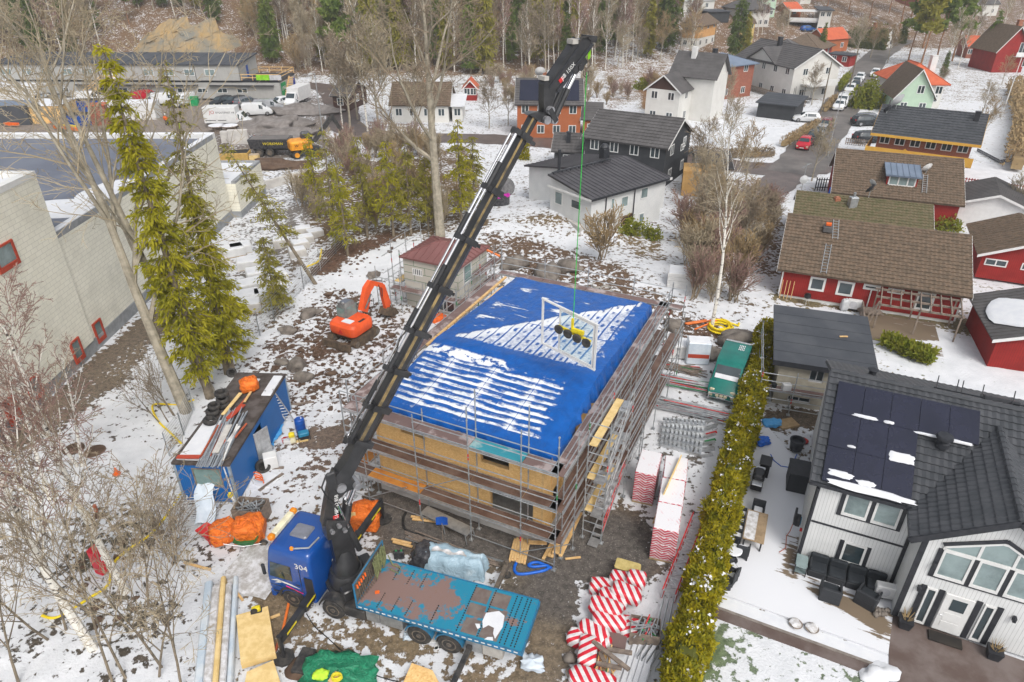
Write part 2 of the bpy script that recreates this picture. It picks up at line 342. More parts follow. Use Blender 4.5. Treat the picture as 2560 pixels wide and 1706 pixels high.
 mat('asphalt',(.16,.145,.135),(.105,.095,.09),.35,.55,bump=.25,bs=25);mat('asphalt_dark',(.085,.065,.06),(.13,.1,.09),.7,.4,bump=.2,bs=25);mat('gravel_site',(.12,.11,.1),None,3,.9,bump=.6,bs=14)
 q=N('terrace');n=q.noise(.5,7,.62,dist=.4);m2=q.n("Mapping");vr=q.n('VectorRotate',rotation_type='Z_AXIS');vr.inputs['Angle'].default_value=R_(25);q.set(vr.inputs[0],q.tc.outputs['Object']);m2.inputs["Scale"].default_value=(.5,5,1);q.set(m2.inputs[0],vr.outputs[0]);nn=q.noise(.7,6,.7,m2.outputs[0])
 q.fin(q.mix(q.step(.47,.53,q.mth('ADD',q.attr('cover'),q.mth('MULTIPLY',q.mth('SUBTRACT',nn,.5),1.5))),q.mix(n,(.12,.09,.06),(.2,.15,.1)),(.64,.65,.68)),.7)
 mat('stone_path',(.1,.07,.06),(.16,.13,.12),.6,.45,bump=.2,bs=8);mat('kerb_stone',(.25,.22,.2),(.17,.15,.13),2,.8)
 mat('rock',(.2,.175,.15),(.1,.085,.075),1.2,.85,bump=.6,bs=5);mat('rock_cliff',(.34,.23,.1),(.17,.165,.14),.22,.9,bump=.8,bs=1.2);mat('soil',(.075,.045,.03),(.12,.08,.055),1.2,.95,bump=.7,bs=4);mat('spoil_grey',(.14,.125,.115),(.22,.2,.19),.8,.95,bump=.7,bs=3)
 mat('bark',(.22,.18,.13),(.11,.09,.065),2.2,.9,bump=.5,bs=9);mat('bark_grey',(.36,.32,.25),(.22,.195,.15),1.8,.9,bump=.4,bs=9);mat('bark_pine',(.3,.15,.07),(.14,.08,.05),1.2,.9)
 q=N('bark_birch');m2=q.n("Mapping");m2.inputs["Scale"].default_value=(2,2,7);q.set(m2.inputs[0],q.tc.outputs["Object"]);q.fin(q.mix(q.step(.54,.62,q.noise(1.3,4,.6,m2.outputs[0])),(.66,.63,.57),(.06,.05,.045)),.7)
 mat('twig',(.27,.215,.15),(.19,.15,.105),.3,.9);mat('twig_red',(.24,.14,.12),(.27,.19,.15),.3,.9);mat('twig_tan',(.38,.32,.22),(.28,.23,.155),.3,.9);mat('twig_ochre',(.33,.24,.12),(.25,.175,.095),.4,.9)
 def leaf(name,c,c2,s=1.2):
  q=N(name);n=q.noise(s,3);q.fin(q.mix(q.step(.3,.7,n),c,c2),.65,0,.25)
  tr=q.n('BsdfTranslucent');q.set(tr.inputs[0],q.mix(q.step(.3,.7,n),sc3(c,1.3),sc3(c2,1.3)));mx=q.n('MixShader');mx.inputs[0].default_value=.38;q.t.links.new(q.b.outputs[0],mx.inputs[1]);q.t.links.new(tr.outputs[0],mx.inputs[2]);q.t.links.new(mx.outputs[0],q.t.nodes['Material Output'].inputs[0])
 leaf('needle',(.4,.36,.02),(.22,.22,.015),.8);leaf('needle_olive',(.33,.3,.05),(.2,.19,.03),.6);leaf('needle_dark',(.085,.125,.025),(.12,.16,.035),.4);leaf('needle_pine',(.1,.16,.03),(.18,.22,.045),.3)
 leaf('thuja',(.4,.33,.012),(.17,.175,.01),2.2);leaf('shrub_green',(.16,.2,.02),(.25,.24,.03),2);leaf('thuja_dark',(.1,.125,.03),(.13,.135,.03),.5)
 mat('hivis',(.55,.75,.02));mat('skin',(.5,.3,.22));mat('trouser',(.03,.035,.05));mat('helmet',(.8,.6,.05))
 mat('sling_green',(.03,.42,.06),(.02,.3,.04),3,.7);mat('pink',(.6,.02,.4),None,3,.4);mat('sign_green',(.01,.3,.1));mat('lime',(.25,.6,.02));mat('sign_blue',(.02,.04,.3));mat('graphic_grey',(.5,.5,.52));mat('text_black',(.02,.02,.02));mat('magenta',(.75,.02,.2));mat('skip_yellow',(.5,.33,.1),(.4,.25,.07),2,.6);mat('safety_orange',(.8,.14,.02))
 mat('red_frame',(.42,.06,.03),(.36,.05,.025),2,.6);mat('pallet',(.4,.28,.15),(.3,.2,.1),5,.85);mat('cardboard',(.45,.36,.26),None,2,.8);mat('pane_clear',(.3,.55,.55))
 q=MT['pane_clear'].node_tree.nodes["Principled BSDF"];q.inputs["Transmission Weight"].default_value=0;q.inputs["Alpha"].default_value=.3;q.inputs["Roughness"].default_value=.04
 mat('brick_chimney',(.35,.14,.08),None,5,.9);mat('lime_jacket',(.5,.8,.05))
make_materials()
RG.update({'W':(1960,1040,600/1344),'S':(1340,1380,360/989),'P':(540,1440,520/1345),'Q':(1820,1220,420/774)})
def onwall(o,rz,r,zx,zy,y=0):
 """local x and z on the upright plane at local y of a thing at o turned by rz"""
 n=Vector((-math.sin(rz),math.cos(rz),0));p0=Vector((o[0],o[1],0))+n*y
 d=ray(r,zx,zy);c=Vector((0,0,CAM_H));t=(p0-c).dot(n)/d.dot(n);q=c+d*t-p0
 return q.x*math.cos(rz)+q.y*math.sin(rz),q.z
def loc2w(o,rz,x,y,z=0):return Vector((o[0]+x*math.cos(rz)-y*math.sin(rz),o[1]+x*math.sin(rz)+y*math.cos(rz),z))
rnd=random.Random(7)
# --------- ground sheet: heights, snow cover and bare ground colour
def lattice(n,s,g,lim):
 v=[0.0];st=s
 while v[-1]<lim:
  if len(v)>n:st*=g
  v.append(v[-1]+st)
 return v
xs_=lattice(112,.38,1.03,420);xs=np.array([-a for a in xs_[:0:-1]]+xs_)
ys=np.array([-40,-20,-8,0,4,7]+[8+a for a in lattice(190,.36,1.016,680)])
XX,YY=np.meshgrid(xs,ys)
def vnoise(X,Y,s,seed):
 r=np.random.RandomState(seed);g=r.rand(257,257);x=X*s+1000;y=Y*s+1000
 xi=np.floor(x).astype(int);yi=np.floor(y).astype(int);fx=x-xi;fy=y-yi;fx=fx*fx*(3-2*fx);fy=fy*fy*(3-2*fy)
 a=lambda i,j:g[(yi+j)%257,(xi+i)%257]
 return(a(0,0)*(1-fx)+a(1,0)*fx)*(1-fy)+(a(0,1)*(1-fx)+a(1,1)*fx)*fy
def fb(X,Y,s,seed):return(vnoise(X,Y,s,seed)*.5+vnoise(X,Y,s*2.1,seed+1)*.3+vnoise(X,Y,s*4.3,seed+2)*.2)
cov=np.full(XX.shape,.66);base=np.zeros(XX.shape+(3,));base[:]=(.12,.09,.06);bmp=np.full(XX.shape,.03)
def inpoly(P,X,Y):
 ins=np.zeros(X.shape,bool);n=len(P)
 for i in range(n):
  x1,y1=P[i];x2,y2=P[(i+1)%n]
  c=((y1>Y)!=(y2>Y));ins^=c&(X<(x2-x1)*(Y-y1)/((y2-y1)or 1e-9)+x1)
 return ins
wx=XX+(fb(XX,YY,.5,3)-.5)*1.6;wy=YY+(fb(XX,YY,.5,9)-.5)*1.6
def paint(pv,c=None,col=None,b=None,warp=True):
 P=[tuple(G('V',x,y,0).xy)for x,y in pv];m=inpoly(P,wx if warp else XX,wy if warp else YY)
 if c is not None:cov[m]=c
 if col:base[m]=col
 if b is not None:bmp[m]=b
m=XX>20;base[m]=(.17,.14,.07);cov[m]=.71
H_=hgt(XX,YY);hillm=(H_>.25)&(YY>140);base[hillm]=(.14,.085,.045);cov[hillm]=.37
far=YY>130;cov[far&~hillm]=.6;base[far&~hillm]=(.16,.12,.07)
paint([(-300,200),(480,205),(690,222),(770,300),(640,305),(500,300),(380,330),(-300,330)],.2,(.19,.165,.145),.06)
paint([(380,330),(560,280),(740,290),(760,360),(640,400),(520,400)],.35,(.13,.11,.095),.1)
paint([(640,230),(740,215),(745,260),(700,300),(590,300)],.42,(.15,.13,.12),.25)
paint([(560,385),(720,350),(720,480),(640,600),(560,740),(540,560)],.56,(.14,.13,.12),.05)
paint([(690,400),(1080,330),(1130,560),(900,580),(730,600)],.42,(.11,.075,.04),.1)
paint([(760,640),(900,560),(930,640),(860,720),(780,700),(740,700)],.8,(.09,.055,.035),.1)
paint([(720,640),(740,590),(910,550),(905,580),(830,600),(770,630)],.22,(.09,.05,.032),.2)
paint([(560,830),(760,660),(900,700),(930,760),(890,860),(850,960),(700,975),(610,900)],.54,(.085,.052,.035),.16)
paint([(700,780),(880,770),(850,830),(690,840)],.4,(.085,.05,.033),.22)
paint([(760,770),(900,760),(860,900),(760,900)],.56,(.08,.05,.034),.2)
paint([(1110,560),(1330,600),(1530,700),(1640,750),(1640,800),(1520,745),(1200,650),(1120,620)],.44,(.1,.065,.042),.22)
paint([(1500,690),(1640,740),(1700,800),(1640,830),(1530,790)],.5,(.09,.055,.035),.15)
paint([(640,960),(860,950),(830,1080),(720,1170),(560,1180),(600,1080)],.7,(.12,.085,.065),.04)
paint([(700,990),(790,960),(790,1010),(700,1040)],.3,(.13,.1,.08),.04)
paint([(470,1390),(640,1340),(1280,1420),(1280,1600),(470,1600)],.68,(.15,.115,.075),.06)
paint([(560,1340),(640,1330),(700,1400),(700,1470),(620,1460)],.14,(.17,.13,.085),.05)
paint([(850,1430),(1000,1455),(960,1520),(860,1480)],.42,(.15,.115,.07),.05)
paint([(820,1170),(890,1105),(1290,1205),(1420,1165),(1455,1170),(1520,1290),(1460,1330),(1370,1340),(1340,1430),(1300,1600),(1180,1600),(1230,1440),(1120,1330),(900,1260)],.14,(.088,.08,.073),.04)
paint([(1080,1300),(1200,1320),(1220,1370),(1150,1350),(1090,1340)],.55,(.14,.115,.08),.04)
paint([(1210,1420),(1320,1440),(1300,1600),(1190,1600)],.22,(.15,.12,.085),.04)
paint([(1420,830),(1700,830),(1640,1280),(1560,1330),(1480,1260),(1450,1080)],.72,(.1,.09,.08),.04)
paint([(1440,1185),(1480,1180),(1480,1265),(1430,1260)],.12,(.085,.08,.074),.03)
paint([(1330,1330),(1560,1320),(1540,1600),(1300,1600)],.74,(.1,.09,.08),.03)
paint([(1500,1220),(1560,1220),(1560,1300),(1490,1290)],.72)
paint([(-200,1010),(230,870),(410,760),(640,880),(560,1180),(480,1400),(470,1700),(-200,1700)],.7,(.075,.06,.05),.1)
paint([(-200,1150),(120,1190),(330,1090),(420,1170),(470,1300),(400,1600),(-200,1700)],.67,(.07,.06,.048),.12)
paint([(150,1180),(300,1160),(330,1420),(200,1480)],.58,(.08,.07,.05),.12)
paint([(-100,1050),(0,1012),(372,702),(420,735),(240,905),(130,1000),(-100,1090)],.12,(.13,.105,.08),.02)
paint([(0,1040),(320,780),(430,725),(300,850),(110,1010)],.35,(.13,.105,.08),.02)
paint([(1780,660),(2020,690),(2250,740),(2250,775),(2030,725),(1760,690)],.3,(.13,.11,.06),.06)
paint([(2020,770),(2353,780),(2600,900),(2600,1000),(2200,900),(2030,830)],.86,(.13,.15,.06),.03)
paint([(1630,1400),(2060,1540),(2040,1700),(1590,1700)],.66,(.13,.17,.11),.02,False)
paint([(1580,1500),(1660,1420),(1640,1500),(1600,1600),(1560,1650)],.1,(.1,.14,.05),.02)
paint([(1760,940),(1880,930),(1870,985),(1760,985)],.15,(.1,.08,.06),.06)
paint([(1630,420),(1800,400),(1800,640),(1600,620),(1560,540)],.5,(.13,.085,.055),.08)
paint([(1590,280),(1830,300),(1820,340),(1560,360)],.93)
paint([(1380,120),(1600,90),(1560,200),(1400,250)],.5,(.16,.1,.05),.1)
paint([(1480,170),(1580,190),(1560,260),(1470,250)],.25,(.2,.11,.05),.1)
paint([(2200,380),(2353,380),(2353,440),(2200,430)],.93)
paint([(1130,540),(1330,530),(1520,560),(1540,620),(1300,560)],.5,(.14,.1,.05),.1)
def rut(pv,w_,dc,c=None):
 P=[G('V',*p,0)for p in pv];m=np.full(XX.shape,9.)
 for a_,c_ in zip(P[:-1],P[1:]):
  dx,dy=c_.x-a_.x,c_.y-a_.y;l2=dx*dx+dy*dy;t_=np.clip(((wx-a_.x)*dx+(wy-a_.y)*dy)/l2,0,1);m=np.minimum(m,np.hypot(wx-a_.x-t_*dx,wy-a_.y-t_*dy))
 cov[m<w_]-=dc
 if c:base[m<w_]=c
for pv,w_,dc in(([(650,1200),(700,1090),(770,980),(860,930)],.3,.22),([(700,1215),(760,1110),(820,1010),(870,960)],.3,.22),([(590,730),(650,560),(690,440),(730,360)],.4,.25),([(630,740),(690,570),(715,440),(760,370)],.4,.25),([(600,1500),(760,1480),(960,1540),(1150,1580)],.35,.2),([(640,1440),(860,1440),(1000,1500),(1200,1540)],.35,.2),([(1640,980),(1560,1150),(1480,1330)],.3,.2),([(1600,940),(1530,1060),(1440,1180)],.35,.2),([(760,760),(830,690),(900,660)],.5,.2),([(100,1330),(260,1250),(420,1260)],.4,.18),([(60,1480),(240,1400),(470,1420)],.4,.18),([(2060,840),(2180,870),(2350,960)],.25,.12)):rut(pv,w_,dc)
z_b=(fb(XX,YY,1.1,21)-.5)*2*bmp+(vnoise(XX,YY,2.2,31)-.5)*bmp
ZZ=H_+z_b
soft=lambda A:(A+np.roll(A,1,0)+np.roll(A,-1,0)+np.roll(A,1,1)+np.roll(A,-1,1))/5
cov=soft(soft(cov));base=soft(soft(base))
ny_,nx_=XX.shape
me=bpy.data.meshes.new("ground");idx=np.arange(ny_*nx_).reshape(ny_,nx_)
fc=np.stack([idx[:-1,:-1],idx[:-1,1:],idx[1:,1:],idx[1:,:-1]],-1).reshape(-1,4)
me.from_pydata(np.stack([XX,YY,ZZ],-1).reshape(-1,3).tolist(),[],fc.tolist())
a=me.attributes.new("cover",'FLOAT','POINT');a.data.foreach_set("value",cov.reshape(-1).astype(np.float32))
a=me.attributes.new("bare",'FLOAT_COLOR','POINT');a.data.foreach_set("color",np.concatenate([base,np.ones(XX.shape+(1,))],-1).reshape(-1).astype(np.float32))
me.polygons.foreach_set("use_smooth",[True]*len(me.polygons))
q=N('ground');n1=q.noise(.42,9,.66,dist=.2);n2=q.noise(2.6,6,.62);n3=q.noise(9,4,.6)
nn=q.mth("ADD",q.mth("MULTIPLY",q.mth("SUBTRACT",q.mth("ADD",q.mth("MULTIPLY",n1,.36),q.mth("MULTIPLY",n2,.64)),.5),2.6),.5)
msk=q.step(-.045,.045,q.mth('SUBTRACT',q.mth('ADD',q.attr('cover'),-.12),q.mth('MULTIPLY',q.mth('SUBTRACT',nn,.08),.95)))
bare=q.n("Mix",data_type='RGBA',blend_type='MULTIPLY',i_0=1.);q.set(bare.inputs[6],q.attr('bare','Color'));q.set(bare.inputs[7],q.mix(q.step(.3,.7,q.noise(3.5,8,.75)),(.55,.55,.55),(1.55,1.5,1.45)))
st=q.mix(q.mth('MULTIPLY',q.step(.62,.7,q.noise(14,2)),.7),bare.outputs[2],(.3,.27,.25))
q.fin(q.mix(msk,st,q.mix(q.step(.3,.7,q.noise(.9,5)),(.65,.66,.685),(.56,.575,.6))),.8,0,.25)
q.bump(q.mth('ADD',q.mth('MULTIPLY',msk,.5),q.mth('ADD',n3,q.mth('MULTIPLY',n2,.6))),.55,.07)
me.materials.append(q.m);gr=bpy.data.objects.new("ground",me);COL.objects.link(gr);gr["kind"]="structure"
def smooth_line(P,n=6):
 out=[]
 for i in range(len(P)-1):
  a,b,c,d=P[max(i-1,0)],P[i],P[i+1],P[min(i+2,len(P)-1)]
  for k in range(n):
   t=k/n;out.append(.5*((2*b)+(c-a)*t+(2*a-5*b+4*c-d)*t*t+(3*b-a-3*c+d)*t**3))
 return out+[P[-1]]
def strip(name,pv,w,m,dz=.05,jag=.25):
 P=smooth_line([G('V',*p)for p in pv]);b=B();L=[]
 for i,p in enumerate(P):
  d=(P[min(i+1,len(P)-1)]-P[max(i-1,0)]);nrm=Vector((-d.y,d.x,0)).normalized()
  ww=w[min(len(w)-1,int(i/len(P)*len(w)))]if isinstance(w,list)else w
  for k in range(5):
   o=(k/2-1)*ww/2+(rnd.uniform(-jag,jag)if k in(0,4)else 0);q_=p+nrm*o;L.append((q_.x,q_.y,gz(q_.x,q_.y)+dz+(.02 if k==2 else 0)))
 n=len(P);b.add(L,[(i*5+k,i*5+k+1,i*5+k+6,i*5+k+5)for i in range(n-1)for k in range(4)])
 return struct(name,b,m,True)
strip('road',[(1815,400),(1850,365),(1893,305),(1935,240),(1975,182),(2010,135),(2045,108),(2075,90)],6.2,'asphalt',.09)
strip('cross_road',[(690,195),(755,205),(785,245),(795,290),(900,318),(1050,318),(1200,324),(1300,333),(1480,350),(1620,372),(1740,388),(1850,388),(1890,380)],5.6,'asphalt_dark',.06)
strip('side_road',[(1820,395),(1790,420),(1745,455),(1700,500)],4.2,'asphalt_dark',.075)
strip('village_road',[(2180,430),(2240,446),(2353,462),(2480,480)],4.6,'asphalt',.06)
strip('far_path',[(1440,285),(1540,268),(1600,250)],2.5,'stone_path',.04)
# --------- the house being built
HO,HR=(-6.7,27.07),R_(-25.5)
HP=(HO[0],HO[1],0)
hx=lambda r,x,y,yy=0:onwall(HO,HR,r,x,y,yy)
t=thing('house_under_construction','half built chipboard house under the blue tarpaulin','house',HP,HR)
b=B().bx(-.08,9.08,-.08,14.1,-.05,.3);b.build('foundation','concrete_light',t)
FW=[(1.42,2.84,4.12,5.35),(5.8,7.32,3.85,5.2),(6.25,8.55,.32,2.4)]
b=B().wall(0,9,.3,5.62,FW,.22,0);b.build('front_wall','osb',t)
SW=[(1.2,2.3,.4,2.4),(3.4,4.6,3.4,5),(10,11.2,3.4,5),(6.5,8.2,.8,2.2)]
b=B();b.wall(.22,13.78,.3,5.62,SW,.22,0)
for i,(x,y,z)in enumerate(b.v):b.v[i]=(9-y,x,z)
b.build('side_wall','osb',t)
b=B().bx(0,.22,.22,13.78,.3,5.62);b.build('side_wall','osb',t)
b=B().bx(0,9,13.78,14,.3,5.62);b.build('back_wall','osb',t)
B().bx(.01,8.99,.01,13.99,5.621,5.66).build('roof_deck','osb',t);b=B().bx(.23,8.77,.23,13.77,.305,.33).bx(.23,8.77,.23,13.77,2.75,3.0);b.build('floor_slab','concrete',t)
for h in FW:
 b=B();x0,x1,z0,z1=h
 for X in(x0,x1-.05):b.bx(X+.002,X+.048,-.012,.2,z0,z1)
 b.bx(x0+.05,x1-.05,-.012,.2,z0+.002,z0+.05).bx(x0+.05,x1-.05,-.012,.2,z1-.05,z1-.002)
 b.build('opening_frame','timber',t)
b=B()
for x0,z0 in((1.5,4.2),(6.3,4.1)):b.beam((x0,2.5,3.1),(x0+.3,2.6,5.4),.1)
for x in np.arange(.6,8.6,.6):b.bx(x,x+.045,4.6,4.7,3,5.4)
b.build('stud_frame','timber',t)
b=B()
for x in(-.012,8.9):b.bx(x,x+.11,-.03,-.002,.3,5.5)
b.bx(.1,8.89,-.04,-.003,5.42,5.6);b.bx(9.002,9.03,.12,13.8,5.35,5.6)
for y in(.9,3.0,5.2,8.6,12):b.bx(9.003,9.04,y,y+.1,2.9,5.34)
b.build('edge_batten','timber',t)
b=B()
for k in range(9):b.beam((-.35,5.5+k*1.1,5.66),(-.33,6.5+k*1.1,5.68),.16,.09)
b.build('eave_board','timber',t)
q=N('tarp_blue');X,Y,Z=q.xyz();nb=q.noise(1.5,7,.65,dist=.3);nf=q.noise(7,6,.7);nw=q.noise(.8,3)
wv=q.mth('MULTIPLY',q.mth('SUBTRACT',q.noise(.6,3),.5),.22)
M_=lambda*a:q.mth('MULTIPLY',*a)
def inv(v):return q.mth('SUBTRACT',1.,v)
mp=q.n("Mapping");mp.inputs["Scale"].default_value=(.9,5,1);q.set(mp.inputs[0],q.tc.outputs["Object"]);nbr=q.noise(1.3,7,.68,mp.outputs[0])
fr=q.mth('FRACT',q.mth('ADD',M_(Y,1/.43),M_(nw,.35)));seam=q.mth('PINGPONG',q.mth('ADD',X,.1),1.18);pr=q.mth('PINGPONG',fr,.5)
cell=q.n("TexWhiteNoise",noise_dimensions='2D');cv=q.n("CombineXYZ");q.set(cv.inputs[0],q.mth('FLOOR',M_(q.mth('ADD',X,.1),1/1.18)));q.set(cv.inputs[1],q.mth('FLOOR',q.mth('ADD',M_(Y,1/.43),M_(nw,.35))));q.set(cell.inputs[0],cv.outputs[0])
s1=q.mth('ADD',M_(q.step(.98,.1,fr),q.mth('ADD',.36,M_(cell.outputs[0],.46))),M_(q.step(.42,.05,seam),.3));s1=q.mth('SUBTRACT',s1,M_(q.step(.03,.0,seam),.5));s1=q.mth('SUBTRACT',s1,M_(q.step(.07,.0,fr),.5))
s1=q.mth('ADD',s1,M_(q.mth('SUBTRACT',nbr,.5),1.7))
e1=M_(M_(q.step(.1,.8,q.mth('ADD',Y,M_(nb,.5))),q.step(4.5,3.7,q.mth('ADD',Y,M_(q.mth('SUBTRACT',nb,.5),2.2)))),M_(q.step(.45,.9,q.mth('ADD',X,M_(nf,.2))),q.step(8.6,8.1,q.mth('ADD',X,M_(q.mth('SUBTRACT',nb,.5),2.4)))))
edge1=e1;f1=M_(s1,e1)
w_=q.mth('SUBTRACT',Y,q.mth('ADD',4.55,M_(X,1.18)));w_=q.mth('ADD',w_,M_(q.mth('SUBTRACT',nb,.5),1.5))
colR=q.mth('PINGPONG',q.mth('FRACT',M_(X,1/.58)),.5);s2=q.mth('ADD',M_(q.step(.02,.12,colR),.5),M_(q.step(-1.3,-.2,w_),.35))
s2=q.mth('SUBTRACT',s2,M_(M_(q.step(.25,.5,colR),q.step(.4,.62,nw)),M_(q.step(.2,.42,q.mth('PINGPONG',q.mth('FRACT',M_(Y,1/.95)),.5)),.62)));s2=q.mth('SUBTRACT',s2,M_(q.step(.07,.0,q.mth('ABSOLUTE',q.mth('SUBTRACT',Y,9.2))),.5));s2=q.mth('ADD',s2,M_(q.mth('SUBTRACT',nb,.5),.35))
e2=M_(M_(q.step(5.75,6.0,q.mth('ADD',Y,M_(q.mth('SUBTRACT',nf,.5),.5))),q.step(.25,-.05,w_)),M_(q.step(1.0,1.4,X),q.step(9.1,8.5,q.mth('ADD',X,M_(q.mth('SUBTRACT',nb,.5),2.6)))))
f2=M_(s2,e2)
mp2=q.n("Mapping");mp2.inputs["Rotation"].default_value=(0,0,R_(-48));mp2.inputs["Scale"].default_value=(.3,1.5,1);q.set(mp2.inputs[0],q.tc.outputs["Object"]);ns=q.noise(1.0,8,.66,mp2.outputs[0],.3)
f3=M_(M_(q.step(.53,.62,ns),.75),M_(M_(q.step(.5,1.,w_),q.step(14.6,13.2,Y)),M_(q.step(.9,1.3,X),q.step(7.5,6.,X))))
f4=M_(q.step(.44,.52,nb),M_(M_(q.step(3.9,4.2,Y),q.step(4.95,4.6,q.mth('ADD',Y,M_(q.mth('SUBTRACT',nf,.5),.5)))),q.step(6.3,4.2,X)))
sn=q.mth('MAXIMUM',q.mth('MAXIMUM',f1,f2),q.mth('MAXIMUM',f3,M_(f4,.8)))
sn=q.mth('ADD',sn,q.mth('MULTIPLY',q.mth('SUBTRACT',nf,.5),.7));snm=q.step(.2,.64,sn)
blue=q.mix(q.step(.3,.7,q.noise(2.5,4)),(.001,.088,.36),(.001,.068,.28))
q.fin(q.mix(snm,blue,(.68,.7,.73)),q.mth('ADD',.3,q.mth('MULTIPLY',snm,.4)),0,.4)
mc=q.n("Mapping");mc.inputs["Scale"].default_value=(1,.5,1);q.set(mc.inputs[0],q.tc.outputs["Object"])
q.bump(q.mth('ADD',q.mth('MULTIPLY',snm,.4),q.mth('ADD',q.mth('MULTIPLY',q.noise(1.6,5,.6,mc.outputs[0],1.2),1.2),q.mth('MULTIPLY',q.mth('MULTIPLY',pr,edge1),.5))),.7,.09)
TX0,TX1,TY0,TY1=.42,9.45,-.3,15.3
def tz(x,y):
 z=5.75+(y+.3)/5.6*.74 if y<5.3 else 6.49-(y-5.3)/10*.66
 z-=.1*sst(8.9,9.45,x)+.05*sst(.9,.4,x)
 return z+.07*(mnoise.noise(Vector((x*.55,y*.5,3)))+.4*mnoise.noise(Vector((x*1.9,y*1.4,8))))
b=B();nx,ny=64,100
b.grid(nx,ny,lambda u,v:(TX0+u*(TX1-TX0),TY0+v*(TY1-TY0),float(tz(TX0+u*(TX1-TX0),TY0+v*(TY1-TY0)))))
def rskirt(u,v):
 y=TY0+v*(TY1-TY0);dr=(1.25+.25*math.sin(y*.9)if y>5.6 else .75+.35*math.sin(y*1.3+1))+.12*math.sin(y*4)
 if 5<y<7.2:dr+=.45*math.sin((y-5)/2.2*math.pi)
 k=u*(1+.0*y);bulge=(.14*math.sin(y*5.5)+.1*math.sin(y*13.1))*u
 return(TX1+.1*math.sin(u*3)+bulge*.8+.12*u,y,float(tz(TX1,y))-dr*k)
b.grid(8,ny,rskirt)
def fskirt(u,v):
 x=TX0+u*(TX1-TX0);dr=.28+.55*sst(5.5,9.2,x)+.08*math.sin(x*2.1)
 return(x,TY0-.06*v-(.07*math.sin(x*6)+.05*math.sin(x*14))*v,float(tz(x,TY0))-dr*v)
b.grid(nx,6,fskirt)
b.grid(6,ny,lambda u,v:(TX0-.06*u-.06*u*math.sin(v*60),TY0+v*(TY1-TY0),float(tz(TX0,TY0+v*(TY1-TY0)))-.3*u))
b.grid(nx,4,lambda u,v:(TX0+u*(TX1-TX0),TY1+.05*v,float(tz(TX0+u*(TX1-TX0),TY1))-.7*v))
solo('tarpaulin',b,'tarp_blue','bright blue tarpaulin with ridged snow draped over the half built house','tarpaulin',HP,HR,smooth=1.2)
# --------- scaffold round it
def standard(parent,x,y,z1,z0=0):
 b=B().tube((x,y,z0+.05),(x,y,z1),.03,n=6).bx(x-.1,x+.1,y-.1,y+.1,z0,z0+.05)
 for z in np.arange(z0+.55,z1,.5):b.lathe([(.05,z-.02),(.05,z+.02)],6,c=(x,y,0))
 if rnd.random()<.7:
  b.m=1 if rnd.random()<.6 else 2;zz=rnd.uniform(z0+.6,z1-.4);b.tube((x,y,zz),(x,y,zz+.35),.032,n=6)
 return b.build('standard',['galv','mark_green','mark_red'],parent)
def ledger(parent,p,q,r=.026,m='galv'):return B().tube(p,q,r,n=5).build('ledger',m,parent)
def deck(parent,x0,x1,y0,y1,z,m):
 b=B();b.bx(x0+.02,x1-.02,y0+.02,y1-.02,z-.05,z);b.m=1
 if x1-x0>y1-y0:b.bx(x0+.02,x1-.02,y0-.015,y0+.018,z-.08,z+.02).bx(x0+.02,x1-.02,y1-.018,y1+.015,z-.08,z+.02)
 else:b.bx(x0-.015,x0+.018,y0+.02,y1-.02,z-.08,z+.02).bx(x1-.018,x1+.015,y0+.02,y1-.02,z-.08,z+.02)
 return b.build('deck_board',[m,'alu'],parent)
t=thing('scaffold','grey tube scaffold with brown decks wrapped round the chipboard house','scaffold',HP,HR);scaf=t
FX=[-.95,0,3.05,5.85,8.42,10.1];LV=[1.75,3.62,5.6]
yo,yi=-1.2,-.42
for i,x in enumerate(FX):
 standard(t,x,yo,[6.6,6.6,6.5,7.75,7.4,7.6][i]);standard(t,x,yi,[5.9,6.1,6.3,8.2,8.1,5.8][i]if x<9 else 5.6)
 for z in LV:ledger(t,(x,yo,z-.1),(x,yi,z-.1))
for i in range(len(FX)-1):
 a,c=FX[i],FX[i+1]
 for k,z in enumerate(LV):
  m='deck_plank' if k==2 else 'deck_brown'
  if k==0 and i==1:m='deck_orange'
  if k==2 and i==3:m='deck_teal'
  if i==0 and k==1:m='deck_plank'
  if i<4 or k<3:deck(t,a,c,yo+.03,yi-.03,z,m)
  for dz in((.5,1.0)if k<2 else((1.0,)if i in(0,1)else(.5,1.0))):ledger(t,(a,yo,z+dz),(c,yo,z+dz))
  ledger(t,(a,yo,z-.12),(c,yo,z-.12));ledger(t,(a,yi,z-.12),(c,yi,z-.12))
 ledger(t,(a,yo,.35),(c,yo,.35))
for x0,z0 in((0,.4),(3.05,2.1),(8.42,.4)):B().tube((x0,yo-.04,z0),(x0+2.4,yo-.04,z0+1.6),.024,n=5).build('brace','galv',t)
RY=[.35,3.4,6.45,9.5,12.5,15.6,16.4];xi,xo=9.72,10.4
for i,y in enumerate(RY):
 standard(t,xo,y,6.7 if i%2 else 6.9);standard(t,xi,y,3.55)
 for z in LV:ledger(t,(xi,y,z-.1),(xo,y,z-.1))
ry=[-1.2]+RY
for i in range(len(ry)-1):
 a,c=ry[i],ry[i+1]
 for k,z in enumerate(LV):
  deck(t,xi+.03,xo-.03,a,c,z,'deck_plank' if k==2 else 'deck_brown')
  for dz in(.5,1.0):ledger(t,(xo,a,z+dz),(xo,c,z+dz))
  ledger(t,(xo,a,z-.12),(xo,c,z-.12))
LY=[-.42,2.6,5.6,8.7,11.7,14.8]
for i,y in enumerate(LY):
 standard(t,-1.15,y,6.7);standard(t,-.45,y,5.6)
